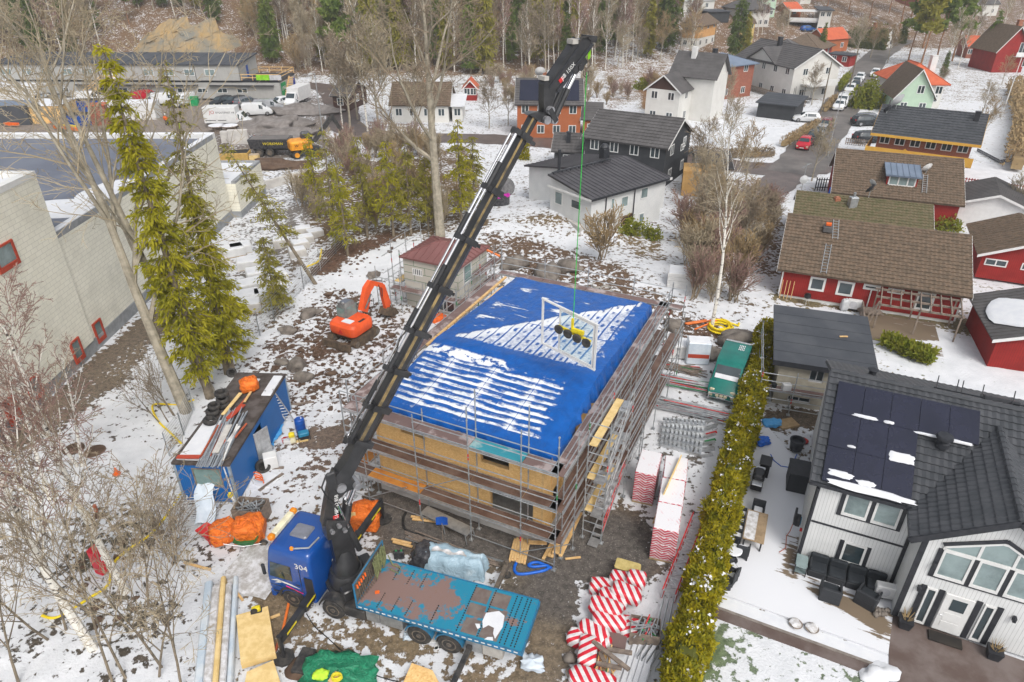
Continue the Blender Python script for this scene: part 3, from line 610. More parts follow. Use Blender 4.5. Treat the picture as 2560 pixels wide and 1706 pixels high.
for i in range(len(LY)-1):
 for k,z in enumerate(LV):
  deck(t,-1.12,-.48,LY[i],LY[i+1],z,'deck_plank' if k==2 else 'deck_brown' if i!=0 or k else 'deck_orange')
  for dz in(.5,1.0):ledger(t,(-1.15,LY[i],z+dz),(-1.15,LY[i+1],z+dz))
BX=[-1.15,2,5,8,10.4,11.2]
for x in BX:standard(t,x,16.4,7.0)
for i in range(len(BX)-1):
 deck(t,BX[i],BX[i+1],15.75,16.35,5.6,'deck_plank')
 for dz in(.5,1.0):ledger(t,(BX[i],16.4,5.6+dz),(BX[i+1],16.4,5.6+dz))
t=thing('stair_tower','aluminium stair flights in a scaffold tower on the right of the chipboard house','stair tower',HP,HR)
for y in(1.25,4.75,7.8):
 standard(t,10.55,y,6.9 if y<5 else 5.9);standard(t,11.5,y,6.9 if y<5 else 5.9)
for z in(.5,1.1,2.2,2.8,3.3,4.1,4.7,5.2,6.1,6.8):ledger(t,(10.55,1.25,z),(11.5,1.25,z))
for z in(1.7,2.2,2.8,3.6,4.1,4.7,5.5,6.0,6.5):
 ledger(t,(11.5,1.25,z),(11.5,7.8,z),m='alu');ledger(t,(10.55,1.25,z),(10.55,7.8,z),m='alu' if z>2 else 'galv')
for k,(z0,z1)in enumerate(((0,1.75),(1.75,3.7),(3.7,5.6))):
 b=B();y0,y1=1.35+.1*k,4.6
 for x in(10.98,11.42):b.beam((x,y0,z0+.1),(x,y1,z1),.03,.16)
 for j in range(9):f=(j+.5)/9;b.bx(10.99,11.41,y0+(y1-y0)*f-.1,y0+(y1-y0)*f+.1,z0+(z1-z0)*f+.04,z0+(z1-z0)*f+.07)
 b.bx(10.96,11.44,y1,y1+.6,z1-.05,z1);b.bx(10.96,11.44,y0-.55,y0,z0+.08,z0+.12)
 b.build('stair_flight','alu',t)
 b=B().tube((11.46,y0,z0+1),(11.46,y1,z1+.95),.022,n=5).tube((11.46,y0,z0+.5),(11.46,y1,z1+.5),.022,n=5);b.build('handrail','mark_red' if k==0 else 'alu',t)
 if k:b=B().bx(10.56,10.92,1.3,5.0,z0-.06,z0);b.build('grating','ply_yellow',t)
b=B().bx(10.56,10.92,1.3,5.2,5.54,5.6);b.build('grating','ply_yellow',t)
for i,(a,c)in enumerate(((5,8),(8,11),(11,14),(14,16.3))):
 deck(t,10.62,11.3,a,c,3.62,'deck_brown')
 if i<3:deck(t,10.62,11.3,a,c,1.75,'deck_brown')
 for y in(c,):standard(t,11.35,y,5.2)
 for z in(4.1,4.6,2.3,2.8):ledger(t,(11.35,a,z),(11.35,c,z))
# --------- lifted window, lifter, sling
WO=loc2w((0,0),0,2.45,27.0)
pa,pb=G(5,1370,480,10.85),None
def wall_from(r1,r2,Y1,Y2):
 d=ray(*r1);p=Vector((0,0,CAM_H))+d*(Y1/d.y);d=ray(*r2);q_=Vector((0,0,CAM_H))+d*(Y2/d.y);return p,q_
TL,TR=wall_from((5,1370,478),(5,1757,655),27.9,26.2);BL,BR=wall_from((5,1387,785),(5,1755,985),27.9,26.2)
hh=((TL-BL).length+(TR-BR).length)/2;TLm=(TL+BL)/2;TRm=(TR+BR)/2
wr=ang(TLm,TRm);Lw=(TRm-TLm).xy.length;dzw=TRm.z-TLm.z
t=thing('glazed_door_frame','white sliding door frame with one glass pane hanging above the blue tarpaulin','window',TLm+Vector((0,0,-hh/2)),wr)
sl=dzw/Lw
def WP(x,z):return(x,0,z+x*sl)
b=B()
for z in(0.06,hh-.06):b.beam(WP(0,z),WP(Lw,z),.09,.085)
for x in(.06,Lw-.06):b.beam((x,0,x*sl+.1),(x,0,x*sl+hh-.1),.085,.085)
b.build('frame','white_plastic',t)
xm=.98
b=B()
for x in(xm,Lw-.19):
 b.beam((x,.02,x*sl+.12),(x,.02,x*sl+hh-.12),.06,.07)
for z in(.17,hh-.17):b.beam(WP(xm,z),WP(Lw-.19,z),.06,.07)
b.build('sash','white_plastic',t)
b=B();x0,x1=xm+.05,Lw-.24
b.add([(x0,.0,x0*sl+.2),(x1,.0,x1*sl+.2),(x1,.0,x1*sl+hh-.2),(x0,.0,x0*sl+hh-.2)],[(0,1,2,3)]);b.build('glass_pane','pane_clear',t)
xc=(x0+x1)/2;zc=hh*.62
lw=loc2w(TLm,wr,xc,-.14,TLm.z-hh/2+zc+xc*sl)
t=thing('vacuum_lifter','yellow vacuum lifter with four black suction cups on the hanging glass','lifter',lw,wr)
b=B().beam((-.85,-.04,-.85*sl),(.85,-.04,.85*sl),.1,.12).beam((-.1,-.06,0),(-.1,-.06,.75),.09,.1).beam((-.1,-.08,.2),(.5,-.08,.2),.12,.2);b.build('lifting_beam','hazard_yellow',t)
for k in range(4):
 x=-.72+k*.48;b=B().lathe([(.19,-.2),(.23,-.17),(.2,-.1),(.08,.0)],16,'y',(x,-.06,x*sl-.04));b.build('suction_cup','rubber',t,.6)
hk=Vector((lw.x-.1*math.cos(wr),lw.y-.1*math.sin(wr),lw.z+.78))
TIP=Vector((hk.x,hk.y,21.62))
b=B().beam(hk+Vector((-.01,0,0)),Vector((hk.x+.02,hk.y,20.5)),.07,.03);solo('lifting_sling',b,'sling_green','green lifting sling running from the crane hook down to the vacuum lifter','sling')
# --------- helpers for vehicles and lettering
def rrect(x0,x1,y0,y1,r,k=3):
 P=[]
 for cx,cy,a0 in((x1-r,y1-r,0),(x0+r,y1-r,90),(x0+r,y0+r,180),(x1-r,y0+r,270)):
  for i in range(k+1):a=R_(a0+90*i/k);P.append((cx+r*math.cos(a),cy+r*math.sin(a)))
 return P
def rloft(b,lv,k=3,cap=True):
 n=4*(k+1);vs=[]
 for z,x0,x1,y0,y1,r in lv:vs+=[(x,y,z)for x,y in rrect(x0,x1,y0,y1,r,k)]
 fs=[(i*n+j,i*n+(j+1)%n,(i+1)*n+(j+1)%n,(i+1)*n+j)for i in range(len(lv)-1)for j in range(n)]
 if cap:fs+=[tuple(range(n-1,-1,-1)),tuple((len(lv)-1)*n+j for j in range(n))]
 b.add(vs,fs);return b
def text(parent,body,size,M,m,name='lettering',ext=.004,align='CENTER'):
 c=bpy.data.curves.new(name,'FONT');c.body=body;c.size=size;c.extrude=ext;c.align_x=align;c.align_y='CENTER';c.resolution_u=2
 o=bpy.data.objects.new(name,c);COL.objects.link(o);dg=bpy.context.evaluated_depsgraph_get();me=bpy.data.meshes.new_from_object(o.evaluated_get(dg))
 bpy.data.objects.remove(o);me.materials.clear();me.materials.append(MT[m]);me.transform(M);me.name=name
 o=bpy.data.objects.new(name,me);COL.objects.link(o)
 if parent is not None:o.parent=parent
 return o
def upright(x,y,z,rz=0,roll=0):
 """lettering facing local -y"""
 return Matrix.Translation((x,y,z))@Matrix.Rotation(rz,4,'Z')@Matrix.Rotation(R_(90),4,'X')@Matrix.Rotation(roll,4,'Z')
def wheel(parent,x,y,z,r=.5,wd=.3,rm='rim',face=-1,sub=True,n=20):
 b=B().lathe([(r*.6,-wd/2),(r*.93,-wd/2),(r,-wd/2+.05),(r,wd/2-.05),(r*.93,wd/2),(r*.6,wd/2)],n,'y',(x,y,z))
 if not sub:
  b.m=1;b.lathe([(r*.25,face*wd*.3),(r*.59,face*wd*.42),(r*.6,face*wd*.52),(r*.2,face*wd*.52)],12,'y',(x,y,z));return b.build('wheel',['rubber',rm],parent,.6)
 e=thing('wheel',None,None,(0,0,0));e.parent=parent
 b.build('tyre','rubber',e,.6)
 b=B().lathe([(r*.58,face*wd*.1),(r*.6,face*wd*.51),(r*.5,face*wd*.5),(r*.42,face*wd*.25),(r*.25,face*wd*.3),(r*.2,face*wd*.55),(.02,face*wd*.56)],n,'y',(x,y,z))
 b.build('rim',rm,e,.6);return e
# --------- crane truck
TO,TA=Vector((-9.19,19.91,0)),R_(-18)
t=thing('crane_truck','blue flatbed truck with a tall black knuckle boom crane, number 304 on its cab','truck',TO,TA);truck=t
Y0,Y1=-.3,2.14
b=B()
rloft(b,[(.62,-1.04,1.14,Y0+.03,Y1-.03,.1),(.98,-1.1,1.16,Y0,Y1,.12),(1.35,-1.1,1.16,Y0-.01,Y1+.01,.12),(1.78,-1.08,1.16,Y0,Y1,.13),(2.55,-.95,1.15,Y0+.03,Y1-.03,.14),(2.95,-.88,1.15,Y0+.05,Y1-.05,.15),(3.2,-.8,1.14,Y0+.08,Y1-.08,.16),(3.3,-.7,1.08,Y0+.15,Y1-.15,.18),(3.33,-.58,1.0,Y0+.26,Y1-.26,.18)],4)
cab=b.build('cab','cab_blue',t,.9)
b=B();b.m=0;b.poly([(-1.06,Y0+.2,1.82),(-1.06,Y1-.2,1.82),(-.9,Y1-.28,2.5),(-.9,Y0+.28,2.5)]);b.build('windscreen','glass',cab)
for s in(Y0,Y1):
 d=-.012 if s==Y0 else .012
 b=B();P=[(-.92,1.66,0),(.18,1.66,0),(.18,2.5,.03),(-.78,2.5,.03)]
 b.poly([(x,s+d+(i if s==Y0 else-i),z)for x,z,i in P]);b.build('side_window','glass',cab)
 b=B();b.bx(.12,.17,s+d-.01+.02,s+d+.01+.02,1.68,2.4);b.build('window_post','trim_black',cab)
 b=B();[b.bx(x0,x1,min(s,s+d*1.4),max(s,s+d*1.4),z0,z1)for x0,x1,z0,z1 in((-1.0,.58,1.14,1.16),(.58,.6,1.14,2.56),(.3,.5,1.48,1.54),(-.9,.55,.74,.8))];b.build('door_gap','trim_black',cab)
 b=B();b.bx(.78,1.17,min(s,s+2*d),max(s,s+2*d),.95,2.1);b.build('side_vent','trim_black',cab)
 b=B();b.rb(-1.2,-1.05,s-.12 if s==Y0 else s,s+.12 if s==Y1 else s,1.75,2.3,.03);b.build('mirror','trim_black',cab)
 b=B().rb(-1.13,-1.04,s+.1 if s==Y0 else s-.5,s+.5 if s==Y0 else s-.1,.78,.98,.02);b.build('headlight','headlamp',t)
b=B().rb(-1.14,-.9,Y0+.02,Y1-.02,.35,.72,.06);b.build('bumper','cab_blue',t)
b=B().rb(-.28,.55,.55,1.3,3.35,3.39,.07);b.build('roof_hatch','roof_hatch',cab)
b=B().tube((-.82,-.2,3.3),(-.82,2.05,3.3),.03,n=8).beam((-.8,0,3.1),(-.82,0,3.3),.04).beam((-.8,1.8,3.1),(-.82,1.8,3.3),.04);b.build('light_bar_rail','alu',cab)
lb=B().rb(-1.0,-.72,.35,1.65,3.33,3.5,.04).build('light_bar','cream',cab)
for y0,y1 in((.06,.34),(1.66,1.92)):B().rb(-1.0,-.72,y0,y1,3.33,3.52,.06).build('amber_lamp','amber',lb,.7)
B().path([(.35,-.06,3.38),(1.0,.1,3.48),(1.1,.7,3.5)],.035,8).build('roof_rail','alu',cab)
B().rb(.2,.36,-.12,.0,3.3,3.45,.03).build('amber_lamp','amber',cab,.7)
text(cab,'304',.42,upright(.72,Y0+.02,2.62),'white_paint')
b=B()
for P in([(-.9,1.42),(-.6,1.56),(.1,1.45),(.5,1.32),(.0,1.39),(-.55,1.46)],[(-.75,1.3),(-.45,1.38),(-.3,1.52),(-.5,1.52),(-.62,1.4)]):
 b.prisy(P,Y0-.022,Y0-.014)
b.build('swoosh','white_paint',cab)
B().prisy([(-.2,1.24),(.6,1.06),(.6,1.1),(-.2,1.3)],Y0-.022,Y0-.014).build('swoosh','magenta',cab)
for x in(0.02,):
 b=B()
 for s0,s1 in((Y0-.03,Y0+.25),(Y1-.25,Y1+.03)):
  P=[(.66*math.cos(R_(a)),.55+.66*math.sin(R_(a)))for a in range(0,181,15)]+[(.56*math.cos(R_(a)),.55+.56*math.sin(R_(a)))for a in range(180,-1,-15)]
  b.prisy(P,s0,s1)
 b.build('wheel_arch','chassis',t)
b=B()
for y in(.5,1.3):b.bx(-.9,9.9,y,y+.14,.75,1.05)
for x in(1.4,4.2,6.8,9):b.bx(x,x+.15,.64,1.3,.78,1.02)
for x in(0,1.9,5.82,7.13):b.bx(x-.12,x+.12,Y0+.3,Y1-.3,.4,.62)
b.bx(-.9,1.0,Y0+.35,Y1-.35,.62,1.0)
b.build('chassis','chassis',t)
for x in(0,1.9,5.82,7.13):
 wheel(t,x,Y0+.16,.52,.52,.34,face=-1);wheel(t,x,Y1-.16,.52,.52,.34,face=1)
def mudguard(x,m,r=.66):
 for s0,s1 in((Y0-.02,Y0+.42),(Y1-.42,Y1+.02)):
  b=B();P=[(x+r*math.cos(R_(a)),.52+r*math.sin(R_(a)))for a in range(10,171,16)]+[(x+(r-.05)*math.cos(R_(a)),.52+(r-.05)*math.sin(R_(a)))for a in range(170,9,-16)]
  b.prisy(P,s0,s1);b.build('mudguard',m,t)
mudguard(1.9,'chassis');mudguard(5.82,'blue_frame',.62);mudguard(7.13,'blue_frame',.62)
B().rb(2.45,3.4,Y0+.02,.4,.45,.95,.04).build('side_tank','chassis',t);B().rb(2.5,3.3,1.5,Y1-.02,.45,.95,.04).build('side_tank','chassis',t)
for x0,x1 in((3.45,4.05),(4.08,5.1),(7.85,8.5),(8.52,9.35)):B().rb(x0,x1,Y0+.05,.45,.5,1.18,.02).build('tool_box','galv' if x0<8 else 'concrete',t)
X0,X1,bz=3.12,10.12,1.32
b=B();b.bx(X0,X1,Y0,Y1,bz,bz+.08);bed=b.build('bed','bed_teal',t)
b=B()
for y in(Y0-.05,Y1+.002):b.bx(X0,X1,y,y+.048,bz-.12,bz+.1)
b.bx(X1+.002,X1+.06,Y0,Y1,bz-.2,bz+.06);b.build('bed_edge','blue_frame',bed)
b=B()
for i in range(26):b.bx(X0+.1+i*.265,X0+.26+i*.265,Y0-.058,Y0-.051,bz-.02,bz+.04)
b.build('reflector_tape','white_paint',bed)
b=B()
for x0,y0,x1,y1 in((7.6,-.2,8.25,.5),(8.35,-.2,9.1,.5),(7.5,.62,8.2,1.2),(8.3,.62,9.1,1.2),(7.45,1.3,8.15,2.0),(8.25,1.3,9.0,2.0)):b.bx(x0,x1,y0,y1,bz+.081,bz+.088)
b.build('steel_plate','bed_steel',bed)
b=B()
for x in(3.95,4.6,5.2):
 for k in range(8):b.bx(x,x+.05,Y0+.1+k*.1,Y0+.16+k*.1,bz+.081,bz+.084).bx(x,x+.05,Y1-.2-k*.1,Y1-.14-k*.1,bz+.081,bz+.084)
for x in(6.3,7.42,8.28,9.2,9.4,9.65,9.8):
 for k in range(20 if x>7 else 8):b.bx(x,x+.05,Y0+.08+k*.118,Y0+.15+k*.118,bz+.0885,bz+.0925)
b.build('stake_slot','dark_void',bed)
b=B()
for P in([(8.3,.9),(8.75,1.15),(9.05,1.0),(9.1,.5),(9.0,-.1),(8.85,.1),(8.8,.35),(8.55,.4),(8.4,.2),(8.3,.5)],[(8.6,-.25),(8.95,-.2),(8.9,-.05),(8.7,-.12)],[(8.2,.1),(8.32,.2),(8.2,.35),(8.05,.3)]):
 b.prism([(x+rnd.uniform(-.03,.03),y)for x,y in P],bz+.093,bz+.103)
b.build('snow_patch','snow',bed)
hb=thing('headboard',None,None);hb.parent=t
b=B()
for y in(Y0,Y1):b.tube((X0,y,bz),(X0,y,2.55),.04,n=6)
b.tube((X0,Y0,2.55),(X0,Y1,2.55),.045,n=6).bx(X0-.03,X0+.03,Y0,Y1,bz,bz+.12);b.build('headboard_frame','blue_frame',hb)
b=B()
for i in range(30):y=Y0+.06+i*.08;b.bx(X0-.012,X0+.008,y,y+.025,bz+.1,2.52)
for i in range(15):z=bz+.14+i*.08;b.bx(X0-.011,X0+.009,Y0,Y1,z,z+.025)
b.build('headboard_mesh','rim',hb)
b=B();
for k in range(16):
 y=1.0+k*.058+rnd.uniform(-.03,.03);l=rnd.uniform(.7,1.15);x=X0+.1+rnd.uniform(0,.1)
 b.path([(x,y,2.5),(x+.04,y+.04,2.5-l*.5),(x+.06,y-.02,2.55-l),(x+.1,y+.08,2.5-l*.6),(x+.05,y+.1,2.48)],.028,5)
b.path([(X0+.3,2.0,1.9),(X0+.5,1.95,1.46),(X0+.9,1.9,1.45),(X0+.95,1.6,1.45),(X0+.5,1.7,1.46)],.03,5)
o=solo('lashing_ropes',b,'rope_green','green lashing ropes hung over the truck headboard','rope',TO,TA)
b=B()
for k in range(9):
 y=Y0+.2+k*.13;b.path([(X0+.06,y,2.3-.04*(k%3)),(X0+.1,y+.03,1.8),(X0+.1+.02*k,y+.02,1.44)],.022,4)
b.m=1
for k in range(5):y=Y0+.15+k*.16;b.tube((X0+.06,y,2.36),(X0+.08,y,2.2),.04,n=6)
b.cb((X0+.55,.45,1.45),(.18,.1,.08),.5)
solo('lashing_chains',b,['rim','safety_orange'],'rusty lashing chains with orange hooks on the truck headboard','chain',TO,TA)
def outrigger(p0,p1,pm,wd,down,m='crane_black',stripe=True,pad=.42):
 e=thing('outrigger',None,None);e.parent=t
 b=B().beam(p0,pm,wd,wd*1.15).beam(pm,p1,wd*.8,wd*.92);b.build('outrigger_beam',m,e)
 if down:
  x,y,z=p1;b=B().tube((x,y,z+.25),(x,y,.5),.1,n=10).tube((x,y,.5),(x,y,.12),.06,n=10);b.build('outrigger_leg',m,e,.6)
  b=B().prism([(x+pad*math.cos(R_(a)),y+pad*math.sin(R_(a)))for a in range(22,382,45)],.02,.1);b.build('foot_plate','rubber',e)
 if stripe:
  u=(Vector(p1)-Vector(p0));b=B()
  for f0,f1 in((.2,.42),(.68,.9)):
   q0,q1=Vector(p0)+u*f0,Vector(p0)+u*f1;s=-wd*.5-.012
   b.beam(q0+Vector((-s if p1[1]>0 else-s,0,.06)),q1+Vector((-s,0,.06)),.012,.09)
  b.build('warning_stripe','hazard_yellow',e)
outrigger((1.0,.3,1.12),(.98,-2.55,1.12),(1.0,-1.0,1.12),.3,True);outrigger((1.15,1.7,1.12),(1.2,5.5,1.12),(1.17,3.4,1.12),.3,True)
outrigger((8.0,.6,.72),(7.95,-2.7,.72),(8.0,-.4,.72),.22,True,'chassis',False,.2);outrigger((8.05,1.3,.72),(8.1,4.1,.72),(8.06,2.6,.72),.22,True,'rim',False,.2)
c0=loc2w(TO,TA,1.95,1.0);CA=math.atan2(TIP.y-c0.y,TIP.x-c0.x);S_T=(TIP-c0).xy.length
TI=(Matrix.Translation(TO)@Matrix.Rotation(TA,4,'Z')).inverted()@Matrix.Translation((c0.x,c0.y,0))@Matrix.Rotation(CA,4,'Z')
def CB():b=B();b.T=TI.copy();return b
cp=lambda r,x,y:onwall(c0,CA,r,x,y,0)
def cbeam(b,p,q,w_,h_):return b.beam((p[0],0,p[1]),(q[0],0,q[1]),w_,h_,up=(0,1,0))if False else b.beam((p[0],0,p[1]),(q[0],0,q[1]),w_,h_)
b=CB();b.lathe([(.78,1.0),(.8,1.35),(.72,1.6),(.66,1.75)],20).bx(-.9,.9,-.75,.75,.85,1.1);b.rb(-.5,.5,.7,1.15,1.1,1.75,.05).rb(-.6,-.1,-1.15,-.7,1.1,1.6,.05).rb(.7,1.15,-.4,.5,1.1,1.55,.05)
for k in range(6):b.path([(.5+.05*k,-.6,1.5),(.7,-.8+.05*k,1.75),(.9,-.6+.1*k,1.4)],.035,5)
base_=b.build('crane_base','crane_black',t,.6)
b=CB();b.lathe([(.6,1.75),(.54,2.1),(.4,2.5),(.25,2.8)],18)
b.prisy([(-.42,2.3),(.45,2.3),(.42,3.0),(.2,4.2),(.05,4.75),(-.36,4.75),(-.46,4.2),(-.44,3.2)],-.2,.2)
b.prisy([(-.62,3.9),(.2,3.9),(.22,4.5),(-.5,4.95),(-.6,4.6)],-.3,.3)
col=b.build('crane_column','crane_black',t,.6)
b=CB()
for s,z in((-.4,4.35),(-.1,4.5),(.1,4.15)):b.tube((s,-.46,z),(s,.46,z),.09,n=10)
b.build('pivot_pin','rim_alu',col)
kn=cp('A',640,95);pin=cp('A',765,80)
a0,a1=(-.25,4.5),(kn[0]-.12,kn[1]+.3)
b=CB();b.prisy([cp('A',*p)for p in((505,400),(585,400),(598,300),(628,195),(690,135),(765,105),(785,75),(745,50),(690,20),(600,-20),(565,60),(540,180),(520,290))],-.18,.18)
arm=b.build('first_arm','crane_black',t)
b=CB();b.tube((pin[0],-.36,pin[1]),(pin[0],.36,pin[1]),.17,n=12).tube((kn[0],-.34,kn[1]),(kn[0],.34,kn[1]),.2,n=12);b.build('pivot_pin','rim_alu',arm)
b=CB()
for y in(-.18,.18):b.tube((.62,y,2.6),(.3,y,4.1),.13,n=10)
b.tube((.52,0,2.7),(.3,0,4.6),.1,n=10);b.m=1
for y in(-.18,.18):b.tube((.3,y,4.1),(.05,y,5.4),.075,n=10)
b.build('lift_cylinder',['crane_black','chrome'],t,.6)
b=CB();b.tube((.28,-.15,4.3),(.5,-.15,5.2),.14,n=10).tube((.28,.15,4.3),(.5,.15,5.2),.14,n=10);b.m=1
for y in(-.15,.15):b.tube((.5,y,5.2),(pin[0],y,pin[1]),.08,n=10)
b.build('outer_cylinder',['crane_black','chrome'],t,.6)
tl=Matrix.Translation((-.02,-.195,5.3))@Matrix.Rotation(R_(90),4,'X')@Matrix.Rotation(R_(83),4,'Z')
text(arm,'X-HIPRO 858',.22,TI@tl,'white_paint')
b=CB();b.beam((-.14,-.19,4.62),(-.1,-.19,4.92),.014,.24);b.build('red_badge','red_paint',arm)
B0=cp('F',150,960);BE=cp('J',330,1400);B0=Vector((B0[0],0,B0[1]));BE=Vector((BE[0],0,BE[1]));ax=(BE-B0).normalized();nrm=Vector((-ax.z,0,ax.x))
stops=[cp('F',240,760),cp('F',370,490),cp('F',520,200),cp(5,470,690),cp(5,650,400),cp(5,810,55),cp(2,1035,1300),cp(2,1230,920)]
ds=[(Vector((s,0,z))-B0).dot(ax)for s,z in stops]
b=CB();k0=Vector((kn[0],0,kn[1]))
b.prisy([(kn[0]-.1,kn[1]-.3),(kn[0]+.2,kn[1]-.1),tuple((B0+ax*ds[0]-nrm*.3).xz),tuple((B0+ax*ds[0]+nrm*.28).xz),tuple((B0+ax*.3+nrm*.28).xz),(kn[0]-.3,kn[1]+.4)],-.24,.24)
b.rb(kn[0]-.55,kn[0]-.15,-.42,-.28,kn[1]+.2,kn[1]+1.0,.05);b.path([(kn[0]-.5,-.3,kn[1]+.9),(kn[0]-.75,-.3,kn[1]+.4),(kn[0]-.6,-.2,kn[1]-.2),(kn[0]-.3,-.3,kn[1]-.9)],.035,5)
bf=b.build('boom_foot','crane_black',t)
e0=-.2;L_=(BE-B0).length;sz=.62
ed=ds+[L_]
prev=.5
for i,d in enumerate(ed):
 h_=.74-.045*i;w_=.5-.028*i
 p,q_=B0+ax*prev,B0+ax*(d+.05)
 b=CB();b.beam(p,q_,w_,h_,up=(0,1,0))if False else None
 P=[(-w_/2,h_*.42),(w_/2,h_*.42),(w_/2,-h_*.2),(w_*.22,-h_*.5),(-w_*.22,-h_*.5),(-w_/2,-h_*.2)]
 vs=[p+Vector((0,y,0))+nrm*z for y,z in P]+[q_+Vector((0,y,0))+nrm*z for y,z in P]
 b.add(vs,[(5,4,3,2,1,0),(6,7,8,9,10,11)]+[(j,(j+1)%6,6+(j+1)%6,6+j)for j in range(6)])
 b.m=1
 y=-w_/2-.004
 if i:b.add([p+Vector((0,y,0))+nrm*(h_*.12),q_+Vector((0,y,0))+nrm*(h_*.12),q_+Vector((0,y,0))+nrm*(h_*.34),p+Vector((0,y,0))+nrm*(h_*.34)],[(0,1,2,3)])
 sec=b.build('boom_section',['crane_black','brass_slide'],t)
 if i<len(ed)-1:
  b=CB();c=B0+ax*d;b.beam(c-ax*.1,c+ax*.14,w_+.16,h_+.1,up=(0,1,0))if False else b.beam(c-ax*.1,c+ax*.14,w_+.18,h_+.08)
  b.beam(c+nrm*.2+Vector((0,-.05,0)),c+nrm*(.72-.02*i)+Vector((0,-.1,0)),.3,.2)
  b.beam(c-nrm*.25+Vector((0,-.1,0)),c-nrm*.6,.12,.12)
  b.build('boom_collar','crane_black',sec)
 prev=d
b=CB()
for k in range(len(ed)-1):
 a,c=([.9]+ed)[k],ed[k]
 off=nrm*(.56-.012*k)
 y=-.16 if k%2 else .1
 b.m=0;m_=a+(c-a)*(.62 if k<3 else .45)
 b.tube(B0+ax*a+off+Vector((0,y,0)),B0+ax*m_+off+Vector((0,y,0)),.1,n=8)
 b.m=1;b.tube(B0+ax*m_+off+Vector((0,y,0)),B0+ax*(c+.1)+off+Vector((0,y,0)),.065,n=8)
 b.tube(B0+ax*a+off+Vector((0,-y,-.03)),B0+ax*(c)+off+Vector((0,-y,-.03)),.05,n=8)
b.build('extension_ram',['crane_black','chrome'],t,.6)
b=CB()
for k in range(1,4):b.path([B0+ax*(ed[k]-.9)+nrm*(.7)+Vector((0,-.3,0)),B0+ax*(ed[k]-.4)+nrm*.85+Vector((0,-.3,0)),B0+ax*ed[k]+nrm*.72+Vector((0,-.28,0))],.03,5)
b.build('hydraulic_hose','rubber',t)
j=lambda x,y:cp('J',x,y)
def V2(p,y=0):return Vector((p[0],y,p[1]))
b=CB();b.prisy([j(200,1350),j(300,1320),j(480,1330),j(640,1410),j(655,1470),j(420,1480),j(360,1450),j(250,1380)][::-1],-.2,.2);jf=b.build('jib_foot','crane_black',t)
b=CB();
for p in((515,1290),(570,1428),(460,1430)):b.tube(V2(j(*p),-.34),V2(j(*p),.34),.15,n=12)
b.m=1;b.beam(V2(j(490,1260),-.31),V2(j(590,1450),-.31),.08,.2);b.build('link_plate',['rim_alu','crane_black'],jf)
b=CB();b.prisy([j(450,1330),j(440,1180),j(440,900),j(480,820),j(520,880),j(890,290),j(960,235),j(1110,205),j(1160,235),j(1170,290),j(1050,470),j(700,930),j(620,1030),j(580,1180),j(560,1330)][::-1],-.17,.17)
jb=b.build('jib_boom','crane_black',t)
b=CB();b.m=0
b.beam(V2(j(560,860),.22),V2(j(1000,220),.22),.1,.14).beam(V2(j(640,1010),-.2),V2(j(1165,290),-.2),.05,.12).beam(V2(j(510,960),-.19),V2(j(960,330),-.19),.03,.06)
b.build('jib_ram','trim_black',jb)
b=CB();b.beam(V2(j(1080,200)),V2(j(1245,215)),.3,.16).beam(V2(j(1180,230)),V2(j(1250,230)),.2,.22);b.build('jib_head','crane_black',jb)
b=CB()
for k in range(4):b.path([V2(j(940+20*k,300),-.2+.1*k),V2(j(1000+20*k,210),-.2+.1*k),V2(j(1090+12*k,190),-.2+.1*k),V2(j(1140,250),-.2+.1*k)],.03,5)
b.build('hydraulic_hose','rubber',jb)
B_=CB().cb((j(900,260)[0],-.05,j(900,260)[1]),(.25,.35,.16)).cb((j(475,815)[0],0,j(475,815)[1]),(.2,.4,.14));B_.build('bump_stop','concrete',jb)
b=CB()
for y in(-.16,.16):b.tube(V2(j(600,1420),y),V2(j(800,970),y),.11,n=10)
b.m=1
for y in(-.16,.16):b.tube(V2(j(800,970),y),V2(j(965,640),y),.08,n=10)
b.build('jib_cylinder',['crane_black','chrome'],t,.6)
b=CB();b.beam(V2(j(880,720),-.1),V2(j(1060,530),-.1),.3,.22);b.tube(V2(j(970,645),-.3),V2(j(970,645),.3),.12,n=10);b.build('cylinder_bracket','crane_black',jb)
d_=math.atan2(j(850,640)[1]-j(755,755)[1],j(850,640)[0]-j(755,755)[0])
mm=j(800,705);text(jb,'JIB 150X',.21,TI@(Matrix.Translation((mm[0],-.19,mm[1]))@Matrix.Rotation(R_(90),4,'X')@Matrix.Rotation(d_,4,'Z')),'white_paint')
b=CB();b.beam(V2(j(670,865),-.18),V2(j(722,805),-.18),.014,.14);b.build('red_badge','red_paint',jb)
hk_=thing('hook_block','yellow and rusty hook block hanging from the jib tip above the green sling','hook',(TIP.x,TIP.y,20.4))
b=B().lathe([(.05,1.15),(.1,1.0),(.1,.8),(.06,.75)],8).beam((-.08,0,1.1),(-.08,0,.55),.05,.1).beam((.08,0,1.1),(.08,0,.55),.05,.1);b.build('hook_body','lime',hk_)
b=B().path([(-.12,0,.6),(-.14,0,.35),(0,0,.22),(.14,0,.35),(.12,0,.6)],.035,6).tube((0,0,.25),(0,0,.0),.04,n=6).path([(-.08,0,.15),(-.1,0,0),(0,0,-.08),(.1,0,0),(.08,0,.15)],.03,6);b.build('shackle','rim',hk_)
